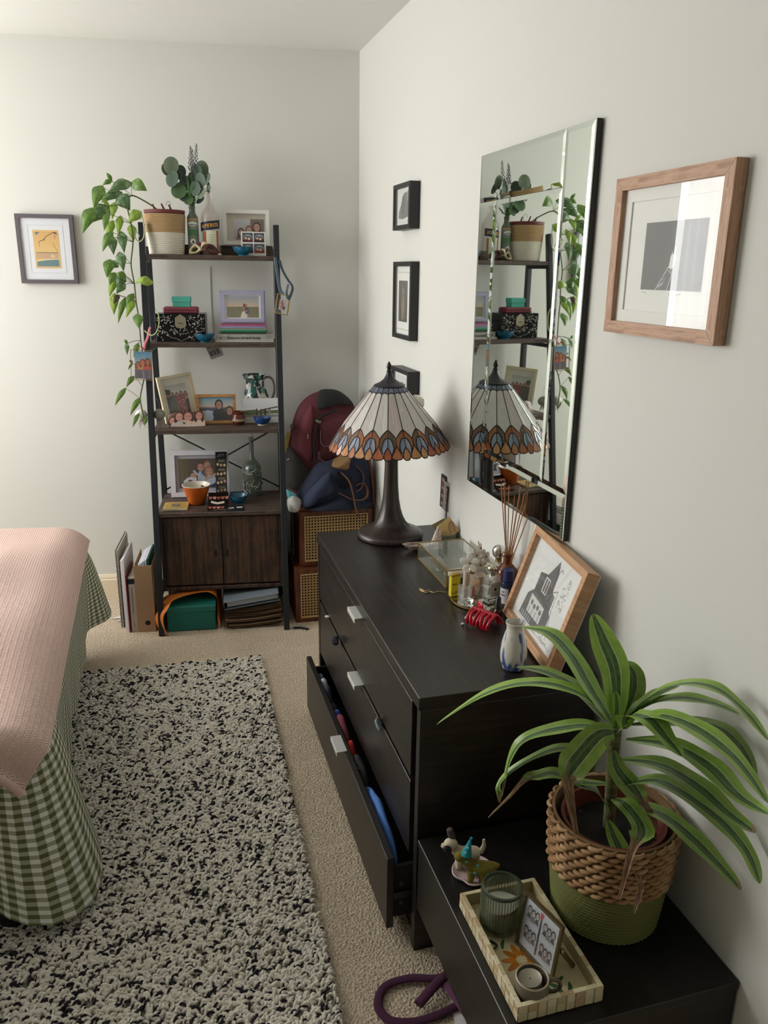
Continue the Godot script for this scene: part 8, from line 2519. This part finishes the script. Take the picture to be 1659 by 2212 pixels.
func trailing_plant():
	var t := thing("trailing_pothos", "trailing pothos with yellow-green heart-shaped leaves spilling down the left shelf post", "plant")
	var vm := mat(hx("56603a"), 0.7)
	mats["petiole"] = mat(hx("5f6b3c"), 0.7)
	var m_green := leaf_mat("pothos_green", hx("55783a"), hx("6b8d45"), hx("86a45c"))
	var m_dark := leaf_mat("pothos_dark", hx("4a6b44"), hx("5d7c52"), hx("8fa685"))
	var m_lime := leaf_mat("pothos_lime", hx("7d9c3e"), hx("96b34c"), hx("b3c873"))
	var m_brown := leaf_mat("pothos_brown", hx("4a3a34"), hx("5a463c"), hx("6b5a48"))
	part("vine", tube(spline(v3([0.082, 1.960, -4.027, 0.041, 1.987, -4.022, -0.022, 2.012, -4.000, -0.044, 1.970, -3.953, -0.034, 1.890, -3.926, -0.031, 1.811, -3.911, -0.046, 1.718, -3.903, -0.038, 1.634, -3.892, -0.036, 1.553, -3.881, -0.030, 1.500, -3.875]), 5), 0.0032, 7), vm, t)
	part("vine", tube(spline(v3([-0.030, 1.500, -3.875, -0.028, 1.387, -3.870, -0.020, 1.265, -3.854, -0.026, 1.216, -3.849, -0.036, 1.182, -3.841, -0.049, 1.125, -3.838, -0.044, 1.070, -3.832, -0.038, 1.012, -3.831]), 5), 0.0030, 7), vm, t)
	pothos_leaf(t, m_green, v3([-0.102, 2.066, -3.980, -0.122, 2.099, -3.965]), 0.019, v3([-0.022, 2.012, -4.000]))
	pothos_leaf(t, m_green, v3([-0.104, 2.067, -3.991, -0.143, 2.048, -3.982]), 0.023, v3([-0.022, 2.012, -4.000]))
	pothos_leaf(t, m_green, v3([-0.143, 2.041, -3.966, -0.185, 1.949, -3.925]), 0.058, v3([-0.044, 1.970, -3.953]))
	pothos_leaf(t, m_green, v3([-0.186, 1.945, -3.923, -0.241, 1.841, -3.930]), 0.058, v3([-0.044, 1.970, -3.953]))
	pothos_leaf(t, m_dark, v3([-0.021, 2.059, -3.971, -0.121, 2.015, -3.948]), 0.050, v3([-0.022, 2.012, -4.000]))
	pothos_leaf(t, m_green, v3([-0.022, 2.065, -4.030, 0.046, 2.033, -3.999]), 0.058, v3([-0.022, 2.012, -4.000]))
	pothos_leaf(t, m_dark, v3([-0.066, 2.019, -3.973, -0.155, 1.973, -3.963]), 0.042, v3([-0.044, 1.970, -3.953]))
	pothos_leaf(t, m_dark, v3([-0.123, 1.956, -3.965, -0.198, 1.889, -3.933]), 0.073, v3([-0.044, 1.970, -3.953]))
	pothos_leaf(t, m_dark, v3([-0.079, 2.006, -3.958, -0.033, 1.945, -3.954]), 0.073, v3([-0.044, 1.970, -3.953]))
	pothos_leaf(t, m_lime, v3([-0.118, 1.958, -3.955, -0.165, 1.997, -3.955]), 0.019, v3([-0.044, 1.970, -3.953]))
	pothos_leaf(t, m_lime, v3([-0.095, 1.975, -3.963, -0.112, 1.903, -3.919]), 0.035, v3([-0.044, 1.970, -3.953]))
	pothos_leaf(t, m_lime, v3([0.012, 1.939, -3.931, -0.046, 1.890, -3.924]), 0.050, v3([-0.034, 1.890, -3.926]))
	pothos_leaf(t, m_green, v3([-0.128, 1.927, -3.913, -0.147, 1.853, -3.867]), 0.031, v3([-0.034, 1.890, -3.926]))
	pothos_leaf(t, m_lime, v3([-0.076, 1.919, -3.951, -0.092, 1.835, -3.932]), 0.035, v3([-0.034, 1.890, -3.926]))
	pothos_leaf(t, m_lime, v3([-0.110, 1.898, -3.944, -0.140, 1.822, -3.951]), 0.039, v3([-0.034, 1.890, -3.926]))
	pothos_leaf(t, m_lime, v3([-0.034, 1.884, -3.934, -0.028, 1.812, -3.938]), 0.042, v3([-0.034, 1.890, -3.926]))
	pothos_leaf(t, m_green, v3([-0.115, 1.850, -3.904, -0.163, 1.767, -3.908]), 0.039, v3([-0.031, 1.811, -3.911]))
	pothos_leaf(t, m_dark, v3([-0.120, 1.831, -3.908, -0.117, 1.755, -3.914]), 0.046, v3([-0.031, 1.811, -3.911]))
	pothos_leaf(t, m_dark, v3([-0.078, 1.852, -3.938, -0.071, 1.762, -3.892]), 0.046, v3([-0.031, 1.811, -3.911]))
	pothos_leaf(t, m_dark, v3([-0.090, 1.764, -3.869, -0.078, 1.685, -3.830]), 0.046, v3([-0.046, 1.718, -3.903]))
	pothos_leaf(t, m_dark, v3([-0.104, 1.722, -3.938, -0.131, 1.699, -3.918]), 0.039, v3([-0.046, 1.718, -3.903]))
	pothos_leaf(t, m_green, v3([-0.133, 1.733, -3.915, -0.153, 1.657, -3.885]), 0.050, v3([-0.046, 1.718, -3.903]))
	pothos_leaf(t, m_green, v3([-0.116, 1.678, -3.893, -0.145, 1.627, -3.869]), 0.039, v3([-0.038, 1.634, -3.892]))
	pothos_leaf(t, m_green, v3([-0.071, 1.666, -3.874, -0.112, 1.677, -3.864]), 0.027, v3([-0.038, 1.634, -3.892]))
	pothos_leaf(t, m_dark, v3([-0.079, 1.666, -3.894, -0.115, 1.614, -3.903]), 0.046, v3([-0.038, 1.634, -3.892]))
	pothos_leaf(t, m_lime, v3([-0.116, 1.652, -3.907, -0.151, 1.574, -3.917]), 0.037, v3([-0.038, 1.634, -3.892]))
	pothos_leaf(t, m_lime, v3([-0.127, 1.587, -3.912, -0.137, 1.495, -3.923]), 0.042, v3([-0.036, 1.553, -3.881]))
	pothos_leaf(t, m_dark, v3([-0.079, 1.630, -3.901, -0.119, 1.589, -3.866]), 0.039, v3([-0.038, 1.634, -3.892]))
	pothos_leaf(t, m_green, v3([-0.083, 1.568, -3.907, -0.122, 1.456, -3.920]), 0.029, v3([-0.036, 1.553, -3.881]))
	pothos_leaf(t, m_green, v3([-0.045, 1.588, -3.905, -0.083, 1.526, -3.894]), 0.033, v3([-0.036, 1.553, -3.881]))
	pothos_leaf(t, m_lime, v3([-0.043, 1.559, -3.889, -0.084, 1.486, -3.857]), 0.033, v3([-0.036, 1.553, -3.881]))
	pothos_leaf(t, m_brown, v3([-0.108, 1.584, -3.908, -0.134, 1.544, -3.895]), 0.025, v3([-0.036, 1.553, -3.881]))
	pothos_leaf(t, m_green, v3([-0.034, 1.503, -3.848, -0.030, 1.440, -3.801]), 0.046, v3([-0.030, 1.500, -3.875]))
	pothos_leaf(t, m_lime, v3([0.040, 1.639, -3.810, -0.036, 1.644, -3.821]), 0.041, v3([-0.038, 1.634, -3.892]))
	pothos_leaf(t, m_green, v3([-0.088, 1.375, -3.835, -0.098, 1.395, -3.834]), 0.015, v3([-0.028, 1.387, -3.870]))
	pothos_leaf(t, m_dark, v3([-0.089, 1.373, -3.861, -0.091, 1.325, -3.820]), 0.022, v3([-0.028, 1.387, -3.870]))
	pothos_leaf(t, m_green, v3([-0.039, 1.374, -3.845, -0.064, 1.309, -3.844]), 0.027, v3([-0.028, 1.387, -3.870]))
	pothos_leaf(t, m_green, v3([-0.073, 1.280, -3.881, -0.083, 1.303, -3.835]), 0.015, v3([-0.020, 1.265, -3.854]))
	pothos_leaf(t, m_dark, v3([-0.072, 1.282, -3.860, -0.092, 1.259, -3.815]), 0.012, v3([-0.020, 1.265, -3.854]))
	pothos_leaf(t, m_green, v3([-0.070, 1.226, -3.853, -0.106, 1.180, -3.827]), 0.025, v3([-0.036, 1.182, -3.841]))
	pothos_leaf(t, m_green, v3([-0.110, 1.170, -3.866, -0.165, 1.087, -3.883]), 0.025, v3([-0.049, 1.125, -3.838]))
	pothos_leaf(t, m_green, v3([-0.050, 1.129, -3.828, -0.099, 1.047, -3.845]), 0.027, v3([-0.049, 1.125, -3.838]))
	pothos_leaf(t, m_green, v3([-0.059, 1.062, -3.808, -0.091, 1.005, -3.767]), 0.020, v3([-0.038, 1.012, -3.831]))
	pothos_leaf(t, m_green, v3([-0.038, 1.005, -3.829, -0.023, 1.056, -3.778]), 0.017, v3([-0.038, 1.012, -3.831]))
	for q in [[.10, 1.955, .33], [.06, 1.952, .335], [.13, 1.953, .36]]:
		part("old_stub", tube([sp(q[0], q[1], q[2]), sp(q[0] - 0.012, q[1] + 0.028, q[2])], [0.005, 0.0035], 8), mat(hx("6a4038"), 0.8), t)
	part("bare_tendril", tube(spline([sp(.12, 1.955, .34), sp(.128, 1.985, .335), sp(.116, 1.992, .33), sp(.108, 1.975, .33)], 5), 0.0010, 5), vm, t)
	part("white_tie", tube(spline([sp(.012, 1.93, .24), sp(.018, 1.87, .235), sp(.012, 1.83, .23), sp(-.006, 1.815, .23), sp(-.022, 1.83, .23), sp(-.018, 1.86, .235), sp(-.004, 1.835, .232)], 6), 0.0028, 6), mat(hx("bfc1a2"), 0.7), t)
	part("pale_runner", tube(spline([sp(.052, 1.53, .15), sp(.065, 1.50, .15), sp(.064, 1.46, .15), sp(.05, 1.425, .16), sp(.025, 1.41, .165), sp(-.005, 1.43, .18)], 6), 0.0026, 6), mat(hx("b9c48a"), 0.6), t)
